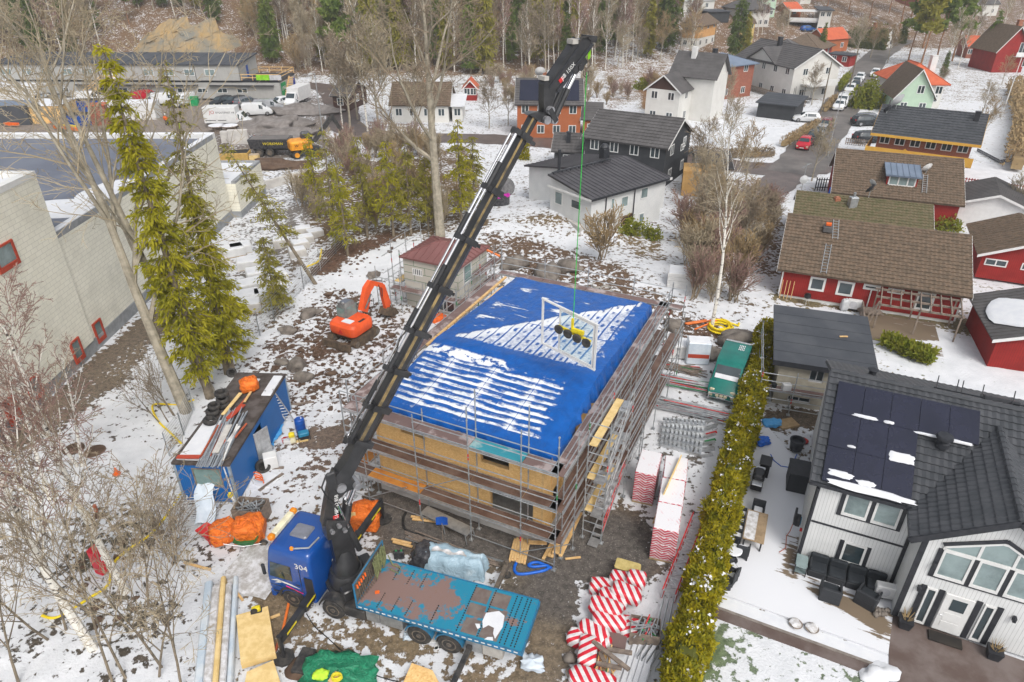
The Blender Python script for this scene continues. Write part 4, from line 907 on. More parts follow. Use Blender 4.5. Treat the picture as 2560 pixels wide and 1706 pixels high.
# --------- near site objects
def pillow(b,d,e=.35,seed=0,amp=.05,nu=20,nv=10):
 sp=lambda v,p:math.copysign(abs(v)**p,v);vs=[]
 for i in range(nv+1):
  ph=-math.pi/2+math.pi*i/nv
  for k in range(nu):
   th=2*math.pi*k/nu
   x=sp(math.cos(ph),e)*sp(math.cos(th),e);y=sp(math.cos(ph),e)*sp(math.sin(th),e);z=sp(math.sin(ph),e)
   m=1+amp*mnoise.noise(Vector((x*2.3+seed*5,y*2.3,z*2.3+seed)))*2
   vs.append((x*d[0]/2*m,y*d[1]/2*m,z*d[2]/2*m+d[2]/2))
 fs=[(i*nu+k,i*nu+(k+1)%nu,(i+1)*nu+(k+1)%nu,(i+1)*nu+k)for i in range(nv)for k in range(nu)]
 b.add(vs,fs);return b
def at(r,x,y,z=0):return G(r,x,y,z)
def rod(name,p,q,r,m,label,cat,group=None,n=6):return solo(name,B().tube(Vector(p)-Vector(p),Vector(q)-Vector(p),r,n=n),m,label,cat,p,0,group,.8)
def plank(name,p,q,w,h,m,label,cat,group=None):
 p,q=Vector(p),Vector(q);return solo(name,B().beam((0,0,0),q-p,w,h),m,label,cat,p,0,group)
# --- blue cabin
FL,FR,RR_=at('B',35,800,2.6),at('B',472,815,2.6),at('B',805,112,2.6)
ca=ang(FL,FR);cw=(FR-FL).xy.length;cl=(RR_-FR).xy.length;CO=(FL.x,FL.y,0)
t=thing('site_cabin','bright blue corrugated site cabin with scrap piled on its roof','cabin',CO,ca)
dX=cl*.56;dop=(cl*.36,cl*.5,.12,2.1)
b=B().wall(0,cw,.1,2.45,[(cw*.32,cw*.8,1.15,2.2)],.06,0)
k0=len(b.v);b.wall(.06,cl,.1,2.45,[dop],.06,0)
for i in range(k0,len(b.v)):x,y,z=b.v[i];b.v[i]=(cw-y,x,z)
b.bx(0,.06,.06,cl,.1,2.45).bx(.06,cw-.06,cl-.06,cl,.1,2.45)
b.build('wall','container_blue',t)
B().bx(.07,cw-.07,.07,cl-.07,.06,.1).build('floor','dark_void',t)
for x,y in((-.03,-.03),(cw-.09,-.03),(-.03,cl-.09),(cw-.09,cl-.09)):B().bx(x,x+.12,y,y+.12,0,2.46).build('corner_post','container_trim',t)
b=B().bx(-.06,cw+.06,-.06,cl+.06,2.46,2.6);b.build('roof','roof_felt',t)
for A_ in((.12,cw*.55,.15,cl*.42),(cw*.8,cw-.02,cl*.72,cl*.97),(cw*.62,cw*.8,.6,2.0)):B().rb(*A_,2.601,2.655,.03).build('roof_snow','snow',t)
x0,x1=cw*.32,cw*.8
b=B()
for a_ in((x0-.05,x1+.05,1.1,1.16),(x0-.05,x1+.05,2.19,2.25)):b.bx(a_[0],a_[1],-.02,.05,a_[2],a_[3])
for a_ in(x0-.05,x1-.01):b.bx(a_,a_+.06,-.018,.05,1.161,2.189)
wf=b.build('window_frame','timber_old',t);B().bx(x0,x1,.025,.035,1.16,2.19).build('pane','glass_green',wf)
B().tube((cw-.25,-.05,2.4),(cw-.1,-.06,.2),.035,n=6).build('drain_pipe','white_paint',t)
cl2=lambda x,y,z=2.66:loc2w(CO,ca,x,y,z)
solo('door_leaf',B().rb(0,.95,0,.06,0,1.95,.02).cb((.85,-.03,1),(.03,.06,.3)),'alu','grey metal door leaf swung open on the blue cabin side','door',cl2(cw+.03,dop[0],.15),ca+R_(62))
tyre=B().lathe([(.2,.0),(.3,-.0),(.33,.04),(.33,.17),(.3,.21),(.2,.21),(.19,.17),(.19,.04),(.2,0)],20)
ty_me=None
tl_=[((325,470),2.66,0,.25,'tyre leaning near the front of the tyre heap on the cabin roof',1.15),((345,395),2.72,0,.1,'lowest tyre in the middle of the cabin roof heap',1.1),((355,350),2.95,.1,.05,'tyre lying on top of the middle of the roof heap',1.0),((425,340),2.66,0,0,'bottom tyre of the rear stack on the cabin roof',1.1),((425,300),2.9,.05,0,'tyre with a spoked wheel second in the rear stack',1.05),((415,255),3.12,0,.08,'thick topmost tyre of the rear stack on the cabin roof',1.15),((490,80),2.66,.9,.3,'dark tyre standing under the spruce branches behind the tyre stack',.9)]
for(px,py),z,tx,tyy,lab,sc in tl_:
 p=at('B',px,py,z+.2);o=B();o.v,o.f,o.mi=list(tyre.v),list(tyre.f),list(tyre.mi);o=solo('tyre',o,'rubber',lab,'tyre',(p.x,p.y,z),0,'tyres on the cabin roof',.7);o.rotation_euler=(tx,tyy,rnd.random());o.scale=(sc,)*3
R2=random.Random(3)
for k,(a_,c_)in enumerate((((252,765),(395,515)),((330,755),(428,505)),((525,610),(615,500)),((395,690),(455,630)),((460,480),(620,290)))):
 rod('plastic_pipe',at('B',*a_,2.74),at('B',*c_,2.74+.05*(k>1)),.055,'pipe_red',['long red-brown pipe along the middle of the cabin roof','red-brown pipe beside the snowy board on the cabin roof','short red pipe sticking over the right edge of the cabin roof','shortest dark red piece on the snow board of the cabin roof','red pipe running under the rear planks of the cabin roof'][k],'pipe','red pipes on the cabin roof')
for k in range(16):
 x=220+k*13;d=R2.uniform(-12,12);rod('conduit',at('B',x,835+R2.uniform(-8,10),2.7+.05*(k%3)),at('B',x+210+d,835-R2.uniform(380,470),2.7+.06*(k%3)),.035,'pipe_grey','grey conduit in the bundle overhanging the front of the cabin roof','conduit','grey conduits on the cabin roof',5)
for k,(a_,c_,m,w_,lab)in enumerate((((430,430),(570,260),'ply_yellow',.2,'yellowish plank at the rear of the cabin roof'),((470,460),(590,350),'red_frame',.3,'red-brown panel lying across the cabin roof pipes'),((600,330),(650,250),'timber',.12,'short pale timber below the orange bag'),((370,730),(480,510),'concrete_light',.32,'snow dusted board between red pipes on the roof'),((70,760),(250,760),'red_frame',.25,'rusty brown board at the front edge of the cabin roof'),((430,790),(545,505),'white_paint',.09,'white ladder rail over the front right of the cabin roof'),((470,640),(560,520),'white_paint',.12,'white lattice strip beside the pipe bundle'),((660,200),(700,150),'snow',.35,'snowy board at the back of the cabin roof'))):
 plank('board',at('B',*a_,2.82),at('B',*c_,2.82),w_,.05,m,lab,'board')
def bag(p,d,label,rz=0,seed=0,group=None,m='bag_orange'):
 t=thing('debris_bag',label,'bag',p,rz,group)
 pillow(B(),d,.55,seed,.13,24,14).build('bag_body',m,t,1.2)
 b=B()
 for s in(-1,1):b.path([(s*d[0]*.3,-d[1]*.3,d[2]*.9),(s*d[0]*.2,0,d[2]*1.12),(s*d[0]*.3,d[1]*.3,d[2]*.9)],.035,5)
 b.build('bag_strap',m,t);return t
bag(at('B',645,235,2.62),(1.0,.9,.75),'orange bag sitting on the rear of the cabin roof',.4,1,'orange debris bags')
bag(at('B',650,1390),(1.45,1.3,1.1),'tied orange bag with snow on top near the truck nose',.2,2,'orange debris bags')
bag(at('B',450,1400),(1.3,1.2,.9),'orange bag of scrap behind the red wheelbarrow',.7,3,'orange debris bags')
bag(at('A',850,410),(1.5,1.35,1.25),'orange bag beside the rear outrigger at the chipboard house',.1,4,'orange debris bags')
solo('board',B().rb(-.03,.03,-.02,.02,0,1.4,.005).bx(-.3,.3,-.015,.015,0,1.35),'ply_yellow','chipboard sheet propped against the orange bag by the truck','board',at('A',745,480),.2)
t=thing('ladder','aluminium ladder leaning on the back corner of the blue cabin','ladder',at('B',960,480),0)
p1=at('B',790,235,2.75)-at('B',960,480);b=B()
for s in(-.2,.2):
 b.beam((s,s*.3,0),p1+Vector((s,s*.3,0)),.03,.07)
b.build('rail','alu',t);b=B()
for k in range(11):c=p1*((k+.7)/11.5);b.tube(c+Vector((-.2,-.06,0)),c+Vector((.2,.06,0)),.02,n=5)
b.build('rung','alu',t)
t=thing('water_tank','white caged water tank standing behind the blue cabin','tank',at('B',880,285),.35)
B().rb(-.48,.48,-.55,.55,.16,1.1,.06).build('tank','white_plastic',t);b=B()
for x in np.linspace(-.52,.52,6):
 for y in(-.59,.59):b.tube((x,y,.1),(x,y,1.12),.014,n=4)
for y in np.linspace(-.59,.59,7):
 for x in(-.52,.52):b.tube((x,y,.1),(x,y,1.12),.014,n=4)
for z in(.15,.4,.65,.9,1.12):b.path([(-.52,-.59,z),(.52,-.59,z),(.52,.59,z),(-.52,.59,z),(-.52,-.59,z)],.014,4)
b.build('cage','galv',t);B().bx(-.55,.55,-.6,.6,0,.12).build('pallet','galv',t);B().lathe([(.11,1.1),(.12,1.15)],12).build('lid','trim_black',t)
B().bx(-.3,-.05,-.6,-.592,.45,.8).build('tank_label','sign_green',t)
solo('garden_hose',B().path([(0,0,.9),(.1,-.1,.4),(.05,-.3,.05),(-.3,-.2,.6),(0,.1,.95),(.25,-.15,.5),(.1,-.3,.04)],.03,6),'generator_blue','blue hose draped over the caged water tank','hose',at('B',915,330))
t=thing('plastic_barrel','blue plastic barrel standing by the blue cabin','barrel',at('B',1045,560))
B().lathe([(.22,0),(.28,.04),(.29,.3),(.3,.33),(.29,.36),(.29,.62),(.3,.65),(.29,.68),(.28,.86),(.2,.93),(.03,.93)],20).build('barrel_body','barrel_blue',t,.7);B().lathe([(.04,.93),(.04,.97)],8,c=(.12,0,0)).build('bung','white_plastic',t)
t=thing('generator','teal portable generator on a small board near the barrel','generator',at('B',1070,620),.4);B().rb(-.3,.3,-.2,.2,.3,.52,.05).build('fuel_tank','generator_blue',t);b=B()
b.rb(-.24,.24,-.16,.16,.06,.3,.03).build('engine','trim_black',t);b=B()
for x in(-.32,.32):
 for y in(-.22,.22):b.tube((x,y,.02),(x,y,.5),.018,n=5)
b.build('cage','trim_black',t);solo('board',B().bx(-.35,.35,-.12,.12,0,.04),'ply_yellow','short board under the teal generator','board',at('B',1050,635,0),.3)
solo('canister',pillow(B(),(.32,.28,.55),.4,2),'cream','cream canister next to the teal generator','canister',at('B',985,650),.3,None,.8)
solo('charger_box',B().rb(-.16,.16,-.13,.13,0,.22,.03).rb(-.1,.1,-.05,.05,.22,.28,.02),'hazard_yellow','yellow battery charger on top of the cream canister','charger',at('B',970,600,.55),.3)
solo('battery',B().rb(-.2,.2,-.13,.13,0,.26,.02),'white_plastic','white battery box with red cable by the cabin','battery',at('B',940,655),.1)
solo('cable',B().path([(0,0,.03),(.15,.1,.25),(-.1,.3,.05),(.2,.4,.03),(-.15,.2,.04),(.05,-.2,.02)],.025,5),'red_paint','red jump cable beside the battery box','cable',at('B',905,640))
solo('tarp_strip',B().grid(10,5,lambda u,v:(u*2.0,v*.5+.1*math.sin(u*9),.06+.12*abs(math.sin(u*11+v*5)))),'tarp_sky','crumpled light blue tarpaulin strip on the snow by the cabin','tarpaulin',at('B',835,685),ang(at('B',835,685),at('B',950,460)),None,1)
solo('white_cabinet',B().rb(-.35,.35,-.3,.3,0,.8,.02),'white_paint','discarded white cabinet lying against the blue cabin','cabinet',at('B',815,835),.4)
o=B();o.v,o.f,o.mi=list(tyre.v),list(tyre.f),list(tyre.mi);o=solo('tyre',o,'rubber','tyre leaning on the white cabinet beside the blue cabin','tyre',at('B',740,830,.3),0,None,.7);o.rotation_euler=(1.2,0,.6);o.scale=(1.2,)*3
solo('ground_plate',B().rb(-1,1,-.8,.8,0,.05,.3),'snow','snow covered flat panel on the ground right of the blue cabin','panel',at('B',740,935),-.4)
for k,(x,y,r,lab)in enumerate(((810,960,1.0,'weathered board at the edge of the snowy panel'),(850,440,.5,'long brown board leaning on the cabin door side'),(1040,345,.2,'dark planks on soil behind the water tank'),(790,855,.1,'thin board lying below the white cabinet'))):
 solo('board',B().bx(-.8,.8,-.09,.09,0,.05),'timber_old',lab,'board',at('B',x,y),r)
solo('cable_coil',B().path([(.2*math.cos(a*.7),.1*math.sin(a*.7),.1+.3*abs(math.sin(a*.35))+.02*a)for a in range(24)],.03,5),'safety_orange','orange cable coil on the snowy panel','cable',at('B',725,980))
t=thing('scrap_crate','grey wooden crate full of scrap metal beside the blue cabin','crate',at('B',670,1245),-.1);b=B()
b.wall(-.75,.75,0,.95,[],.03,-.5).bx(-.75,.75,.47,.5,0,.95).bx(-.75,-.72,-.47,.47,0,.95).bx(.72,.75,-.47,.47,0,.95).bx(-.72,.72,-.47,.47,.05,.08);b.build('crate_box','timber_old',t)
b=B()
for k in range(30):b.tube((R2.uniform(-.65,.65),R2.uniform(-.4,.4),R2.uniform(.5,.9)),(R2.uniform(-.65,.65),R2.uniform(-.4,.4),R2.uniform(.85,1.08)),.03,n=4)
solo('scrap_metal',b,'galv','tangle of scrap metal filling the grey crate by the cabin','scrap',at('B',670,1245),-.1)['kind']='stuff'
for k,(x,y,rz,lab)in enumerate(((130,1130,.1,'white wire fence panel leaning on the blue cabin front'),(130,1290,.05,'white wire fence panel lying behind the birches'),(430,1060,.5,'short white rack leaning against the cabin window'))):
 b=B();n_=14 if k<2 else 5;w_=1.3 if k<2 else .6;hh_=1.7 if k<2 else .5
 for i in range(n_):b.beam((-w_/2,i*hh_/n_,.05+i*(.06 if k==0 else .01)),(w_/2,i*hh_/n_,.05+i*(.06 if k==0 else .01)),.035,.03)
 for x_ in(-w_/2,0,w_/2):b.beam((x_,0,.06),(x_,hh_,.06+(n_-1)*(.06 if k==0 else .01)),.04,.03)
 solo('mesh_fence',b,'white_paint',lab,'fence panel',at('B',x,y+60,0)+Vector((0,0,.9 if k==2 else 0)),rz)
solo('plastic_sheet',B().grid(8,12,lambda u,v:((u-.5)*.9+.1*math.sin(v*7),v*2-1,.25+1.1*v+.1*math.sin(u*6+v*4))),'wrap_clear','white plastic sheet hanging over pipes before the cabin window','plastic sheet',at('B',320,1200),.2,None,1)
t=thing('support_legs','yellow tipped aluminium support legs in front of the blue cabin','support',at('B',560,1200));b=B();p_=at('B',490,1060,.8)-at('B',560,1200);b.beam((0,0,.05),p_,.1,.1);b.build('leg','alu',t);B().cb((0,0,.1),(.2,.2,.2)).cb(p_,(.2,.2,.2)).build('end_cap','hazard_yellow',t)
def barrow(p,rz,m,label):
 t=thing('wheelbarrow',label,'wheelbarrow',p,rz)
 b=B();lv=[(.35,-.3,.35,-.22,.22,.08),(.62,-.5,.55,-.33,.33,.1),(.66,-.52,.57,-.35,.35,.1),(.62,-.46,.5,-.29,.29,.1),(.42,-.28,.32,-.2,.2,.08)]
 rloft(b,lv);b.build('tray',m,t,.6)
 b=B()
 for s in(-.25,.25):b.tube((.75,0,.2),(-.1,s,.33),.02,n=6).tube((-.1,s,.33),(-.95,s*1.1,.6),.02,n=6).tube((-.2,s,.33),(-.35,s,0),.018,n=5)
 b.build('frame','galv' if m!='red_paint' else 'red_paint',t);wheel(t,.75,0,.2,.2,.09,'rim',sub=False,n=14)
barrow(at('B',340,1420),2.6,'red_paint','red wheelbarrow with snow in its tray among the orange bags');barrow(at('B',630,1470),.1,'barrow_green','green wheelbarrow parked in front of the tied orange bag')
for k in range(3):solo('board',B().bx(-.4,.4,-.05,.05,0,.05),'timber','pale timber offcut on the snow left of the truck cab','board',at('B',770+k*12,1400+k*16),.5+k*.7,'timber offcuts by the truck cab')
t=thing('post_box','red upright box standing among the birches','box',at(7,720,800),1.2);b=B();b.rb(-.3,.3,-.25,.25,.1,1.5,.05);b.build('box_body','bin_red',t);B().bx(-.12,.12,-.26,-.252,.85,1.1).build('white_label','white_paint',t);B().bx(-.2,.2,-.2,.2,0,.1).build('box_foot','galv',t)
hp=[G(7,*p)for p in((290,1110),(400,1120),(620,985),(740,900),(775,760),(870,665),(1030,555),(1150,410),(1240,270))]
solo('drain_hose',B().path(smooth_line([p+Vector((0,0,.06))for p in hp]),.06,6),'hose_yellow','yellow drain hose snaking through the birches to the cabin','hose',smooth=.8)
hp=[G(4,*p)for p in((1330,1180),(1220,1215),(1050,1215),(1080,1320),(1160,1400),(1240,1480))]
solo('drain_hose',B().path(smooth_line([p+Vector((0,0,.06))for p in hp]),.06,6),'hose_yellow','yellow hose lying in the snow below the big bare tree','hose',smooth=.8)
hp=[G(4,*p)for p in((2200,150),(2180,230),(2100,270),(2080,290))]
solo('drain_hose',B().path(smooth_line([p+Vector((0,0,.06))for p in hp]),.07,6),'hose_yellow','yellow hose on the gravel by the wire fence','hose',smooth=.8)
solo('traffic_cone',B().lathe([(.22,0),(.22,.03),(.13,.05),(.04,.42),(.02,.43)],12),'safety_orange','small orange heap marker on the snowy field','marker',G(7,800,135))
solo('pipe_stub',B().tube((0,0,0),(0,0,.5),.09,n=10),'pipe_red','short red-brown pipe stub in the snowy field','pipe',G(7,665,400))
for k,(x,y)in enumerate(((505,1515),(650,1530))):solo('manhole_cover',B().lathe([(.55,0),(.56,.05),(.5,.08),(.02,.1)],20),'soil',['dark round cover left of the birch trunks','dark round cover between two birch trunks'][k],'cover',G(4,x,y),0,None)
# --- excavator
Pc,Pb=G('C',520,1390,0),G('C',945,1110,0);ea=ang(Pc,Pb)
t=thing('excavator','orange tracked excavator with its bucket on the ground','excavator',Pc,ea)
for s in(-1.05,1.05):
 b=B();P=[(-1.35,.15),(-1.15,0),(1.15,0),(1.35,.15),(1.4,.35),(1.25,.55),(.9,.62),(-.9,.62),(-1.25,.55),(-1.4,.35)]
 b.prisy(P,s-.22,s+.22)
 for k in range(14):x=-1.15+k*.177;b.bx(x,x+.06,s-.235,s+.235,.6,.645).bx(x,x+.06,s-.235,s+.235,-.01,.02)
 tr=b.build('track','track_mud',t);b=B()
 for x in(-1.1,1.1):b.lathe([(.2,-.24),(.2,.24)],12,'y',(x,s,.32))
 b.build('sprocket','rim',tr)
B().bx(-.9,.9,-.8,.8,.3,.62).lathe([(.6,.6),(.6,.78)],18).build('undercarriage','track_mud',t)
B().prisy([(-2.0,.05),(-1.75,.0),(-1.65,.5),(-1.95,.55)],-1.2,1.2).build('dozer_blade','track_mud',t)
b=B();rloft(b,[(.78,-1.25,1.0,-1.12,1.12,.4),(1.0,-1.35,1.05,-1.18,1.18,.45),(1.45,-1.32,1.02,-1.18,1.18,.45),(1.62,-1.15,.9,-1.08,1.08,.4)],4);up=b.build('upper_body','digger_orange',t,.7)
B().bx(-.85,-.35,-.55,.25,1.62,1.66).build('snow_patch','snow',up);B().prisx([(-.25,1.0),(.15,1.0),(-.05,1.33)],-1.37,-1.345).build('warning_triangle','red_paint',up);B().bx(-.3,.3,-1.0,-.8,1.621,1.64).build('vent','trim_black',up)
b=B();rloft(b,[(1.35,-.35,1.0,.2,1.12,.12),(2.2,-.3,.95,.2,1.1,.14),(2.6,-.2,.75,.25,1.05,.16),(2.68,-.1,.6,.32,.98,.15)],3);ck=b.build('cab','digger_grey',t,.7)
B().bx(-.2,.75,1.11,1.13,1.55,2.4).bx(-.2,.75,.175,.196,1.55,2.4).build('side_window','glass_green',ck);B().bx(-.365,-.34,.3,1.0,1.65,2.35).build('rear_window','glass_green',ck);B().bx(.985,1.01,.3,1.0,1.55,2.3).build('windscreen','glass_green',ck);B().bx(.0,.55,.4,.9,2.68,2.7).build('roof_hatch','felt_grey',ck)
for y in(.45,.85):B().lathe([(.07,0),(.09,.12)],10,'x',(-.3,y,2.76)).build('work_light','alu',ck)
ep=lambda x,y:onwall(Pc,ea,'C',x,y,-.15)
def eoff(b):b.T=Matrix.Translation((0,-.15,0));return b
b=eoff(B());b.prisy([ep(585,1060),ep(640,780),ep(700,690),ep(760,700),ep(735,770),ep(700,830),ep(690,960),ep(660,1080)],-.17,.17);b.build('boom','digger_orange',t)
b=eoff(B());b.prisy([ep(700,690),ep(850,720),ep(880,760),ep(850,780),ep(720,750)][::-1],-.14,.14);b.build('boom','digger_orange',t)
b=eoff(B());b.prisy([ep(830,715),ep(875,740),ep(950,960),ep(930,1040),ep(895,1040),ep(850,880)][::-1],-.13,.13);b.build('stick','digger_orange',t)
b=eoff(B());b.prisy([ep(900,1020),ep(960,1010),ep(1030,1090),ep(1030,1140),ep(860,1110)][::-1],-.45,.45);b.build('bucket','track_mud',t)
b=eoff(B());
def e3(p,y=0):return Vector((p[0],y,p[1]))
b.tube(e3(ep(620,1030),.25),e3(ep(690,850),.25),.06,n=8).tube(e3(ep(620,1030),-.25),e3(ep(690,850),-.25),.06,n=8).tube(e3(ep(740,690)),e3(ep(850,700)),.06,n=8).tube(e3(ep(850,760)),e3(ep(920,960)),.05,n=8);b.build('ram','digger_grey',t)
b=eoff(B());b.path([e3(ep(660,950),-.25),e3(ep(700,900),-.4),e3(ep(705,1000),-.4),e3(ep(670,1060),-.3)],.03,5).path([e3(ep(790,740),-.2),e3(ep(800,850),-.3),e3(ep(830,880),-.25),e3(ep(830,780),-.2)],.03,5);b.build('hydraulic_hose','rubber',t)
# --- small tower house with its scaffold
a_,c_=at('C',1110,395,4.25),at('C',1790,535,4.25);d_=at('C',2132,280,4.25);sa=ang(a_,c_);sw=(c_-a_).xy.length;sd_=(d_-c_).xy.length;SO=(a_.x,a_.y,0)
t=thing('insulated_house','small grey insulated house with red-brown metal hip roof','house',SO,sa)
q=N('insul');X,Y,Z=q.xyz();v=q.n("CombineXYZ");q.set(v.inputs[0],q.mth('ADD',X,Y));q.set(v.inputs[1],Z);x=q.n("TexBrick",i_Color1=(.46,.44,.39),i_Color2=(.43,.41,.36),i_Mortar=(.02,.12,.05),i_Scale=1.);x.inputs["Mortar Size"].default_value=.018;x.inputs["Brick Width"].default_value=1.9;x.inputs["Row Height"].default_value=.6;q.set(x.inputs["Vector"],v.outputs[0]);q.fin(x.outputs["Color"],.8,0,.2)
wl=lambda x,y,yy=0:onwall(SO,sa,'C',x,y,yy)
w1=wl(1225,530),wl(1365,690);dr=wl(1530,880),wl(1755,1130)
H1=(w1[0][0],w1[1][0]-.05,w1[1][1]+.25,w1[0][1]-.05);H2=(dr[0][0]+.1,dr[1][0],max(.3,dr[1][1]),dr[0][1]-.25)
b=B().wall(0,sw,-.3,4.25,[H1,H2],.2,0);k0=len(b.v);H3=(sd_*.16,sd_*.45,2.5,4.0);b.wall(.2,sd_-.2,-.3,4.25,[H3],.2,0)
for i in range(k0,len(b.v)):x_,y_,z_=b.v[i];b.v[i]=(sw-y_,x_,z_)
b.bx(0,.2,.2,sd_,-.3,4.25).bx(.2,sw,sd_-.2,sd_,-.3,4.25);b.build('wall','insul',t)
B().bx(.21,sw-.21,.21,sd_-.21,2.0,2.2).build('floor_slab','concrete',t)
def frame_xz(parent,h,y,m='trim_white',pm='glass',t_=.08,mull=(),nm='window_frame',dpt=.06):
 x0,x1,z0,z1=h;b=B()
 for A_ in((x0,x1,z0,z0+t_),(x0,x1,z1-t_,z1)):b.bx(A_[0],A_[1],y-dpt,y+.03,A_[2],A_[3])
 for X_ in[x0,x1-t_]+[x0+(x1-x0)*f-t_/2 for f in mull]:b.bx(X_,X_+t_,y-dpt+.002,y+.03,z0+t_,z1-t_)
 f=b.build(nm,m,parent);B().bx(x0+t_*.5,x1-t_*.5,y,y+.012,z0+t_*.5,z1-t_*.5).build('pane',pm,f);return f
f=frame_xz(t,H1,.05,mull=(.2,.4,.6,.8),t_=.07);frame_xz(t,H2,.05,mull=(.5,),t_=.08)
f=frame_xz(t,(0,H3[1]-H3[0],2.5,4.0),.05,pm='glass_green');f.location=(sw,H3[0],0);f.rotation_euler=(0,0,R_(90))
for ch in f.children:pass
b=B();o_=.18;zr=5.1;r0,r1=sw*.42,sw*.58;yc=sd_/2
E4=[(-o_,-o_,4.26),(sw+o_,-o_,4.26),(sw+o_,sd_+o_,4.26),(-o_,sd_+o_,4.26)];A1,A2=(r0,yc,zr),(r1,yc,zr)
b.add(E4+[A1,A2],[(0,1,5,4),(1,2,5),(2,3,4,5),(3,0,4),(3,2,1,0)])
n_=9
for k in range(1,n_):
 for s in(0,1):
  x=-o_+(sw+2*o_)*k/n_;f=min(1,(x+o_)/(r0+o_),(sw+o_-x)/(sw+o_-r1));y0=-o_ if s==0 else sd_+o_
  b.beam((x,y0,4.29),(x,y0+(yc-y0)*f,4.29+(zr-4.26)*f),.04,.05)
  y=-o_+(sd_+2*o_)*k/n_;f=1-abs(y-yc)/(yc+o_);xx0=-o_ if s==0 else sw+o_;ap=r0 if s==0 else r1
  b.beam((xx0,y,4.29),(xx0+(ap-xx0)*f,y,4.29+(zr-4.26)*f),.04,.05)
for e_,ap in((E4[0],A1),(E4[1],A2),(E4[2],A2),(E4[3],A1)):b.beam(Vector(e_)+Vector((0,0,.03)),Vector(ap)+Vector((0,0,.03)),.07,.07)
b.build('roof','metal_brown',t);b=B();b.bx(-o_-.03,sw+o_+.03,-o_-.03,-o_-.001,4.16,4.3).bx(sw+o_+.001,sw+o_+.03,-o_,sd_+o_,4.16,4.3);b.build('gutter','metal_brown',t)
t=thing('scaffold','grey tube scaffold on two sides of the small insulated house','scaffold',SO,sa)
for y in(-1.0,1.3,3.6,sd_+.4):
 for x in(sw+.35,sw+1.1):standard(t,x,y,4.9 if x>sw+1 else 3.2)
for y0,y1 in((-1.0,1.3),(1.3,3.6),(3.6,sd_+.4)):
 for z in(1.9,3.3):
  if z<3 or y0>1:deck(t,sw+.38,sw+1.07,y0,y1,z,'deck_plank')
  for dz in(.5,1.0):ledger(t,(sw+1.1,y0,z+dz),(sw+1.1,y1,z+dz))
for x in(-1.9,-.7,.3,2.3,sw+.3):
 standard(t,x,-1.05,3.5 if x<1 else 2.9);standard(t,x,-.35,2.2)
for x0,x1 in((-.7,.3),(.3,2.3),(2.3,sw+.3)):deck(t,x0,x1,-1.02,-.38,1.9,'deck_plank');ledger(t,(x0,-1.05,2.9),(x1,-1.05,2.9));ledger(t,(x0,-1.05,2.4),(x1,-1.05,2.4))
for y in(.2,2.2,4.4):standard(t,-1.2,y,5.4);standard(t,-.45,y,4.6)
for z in(2.4,3.0,4.4,5.2):ledger(t,(-1.2,-1.0,z),(-1.2,4.4,z))
for z in(.6,1.2,2.6):ledger(t,(-1.9,-1.05,z),(-.7,-1.05,z))
deck(t,-1.15,-.5,.2,2.2,1.9,'ply_yellow')
rod('plastic_pipe',at('C',2140,320,4.4),at('C',2300,395,3.9),.09,'pipe_orange','orange pipe resting on the scaffold of the small house','pipe')
solo('tool_tray',B().rb(-.6,.6,-.4,.4,.02,.35,.05),'safety_orange','orange tray on the mud beside the small house','tray',at('C',1540,1180),.7)
# --- between truck and house
p0,p1=at('A',1230,740),at('A',1760,850);ta=ang(p0,p1);tl2=(p1-p0).length
def tp(u,v):
 s=u*tl2;w_=.55+.12*math.sin(u*5);k=v*2-1;z=.95*(1-abs(k)**5)**.6 if abs(k)<.98 else 0
 z*=(.55+.45*sst(0,.15,u))*(1 if u<.93 else max(0,(1-u)/.07)**.4)
 return(s+.05*math.sin(v*9),.45+k*(w_+.1*(1-z))+.05*math.sin(u*22),max(.015,z+.06*mnoise.noise(Vector((u*9,v*5,1)))))
t=thing('covered_pile','long pile under a grey-blue tarpaulin behind the truck bed','covered pile',p0,ta)
B().grid(40,18,tp).build('tarpaulin','tarp_grey',t,1.2)
B().grid(14,12,lambda u,v:(u*.95-.25+.1*math.sin(v*8),v*1.25-.25,(1.02-.25*abs(v-.5))*(.45+.55*sst(0,.35,u))*(1 if .06<v<.94 else .3)+.06*mnoise.noise(Vector((u*6,v*6,4))))).build('black_wrap','wrap_black',t,1.2)
B().grid(20,6,lambda u,v:tuple(Vector(tp(.24+.5*u,.4+(.16+.06*math.sin(u*17))*v))+Vector((0,0,.02)))).build('snow_patch','snow_dirty',t)
for k,(x,y)in enumerate(((1090,670),(1130,668))):
 e=thing('canister',['black canister standing left beside the covered pile','black canister standing right against the covered pile'][k],'canister',at('A',x,y),.2);pillow(B(),(.26,.2,.48),.35,k).build('canister_body','wrap_black',e,.8);B().lathe([(.05,.46),(.05,.52)],8).build('cap','mark_green',e)
for k in range(12):
 a_=at('A',1190+R2.uniform(-40,60),470+k*6+R2.uniform(-8,8));c_=at('A',1850+R2.uniform(-120,80),690+k*5+R2.uniform(-10,14));z=Vector((0,0,.05+.05*(k%3)))
 rod('scaffold_tube',a_+z,c_+z,.04,'timber_old' if k%3 else 'galv','long dark tube in the bundle between the scaffold and covered pile','tube','long tubes behind the covered pile',5)
for k,(a_,c_)in enumerate((((1050,520),(1200,555)),((1060,540),(1210,580)),((1200,345),(1420,370)),((1210,365),(1420,388)))):
 plank('board',at('A',*a_,.12),at('A',*c_,.12),.12,.05,'timber',['pale timber sticking out left above the canisters','second pale timber just below the first one by the canisters','pale board lying under the scaffold left of the blue shovel','lower pale board under the scaffold left of the blue shovel'][k],'board')
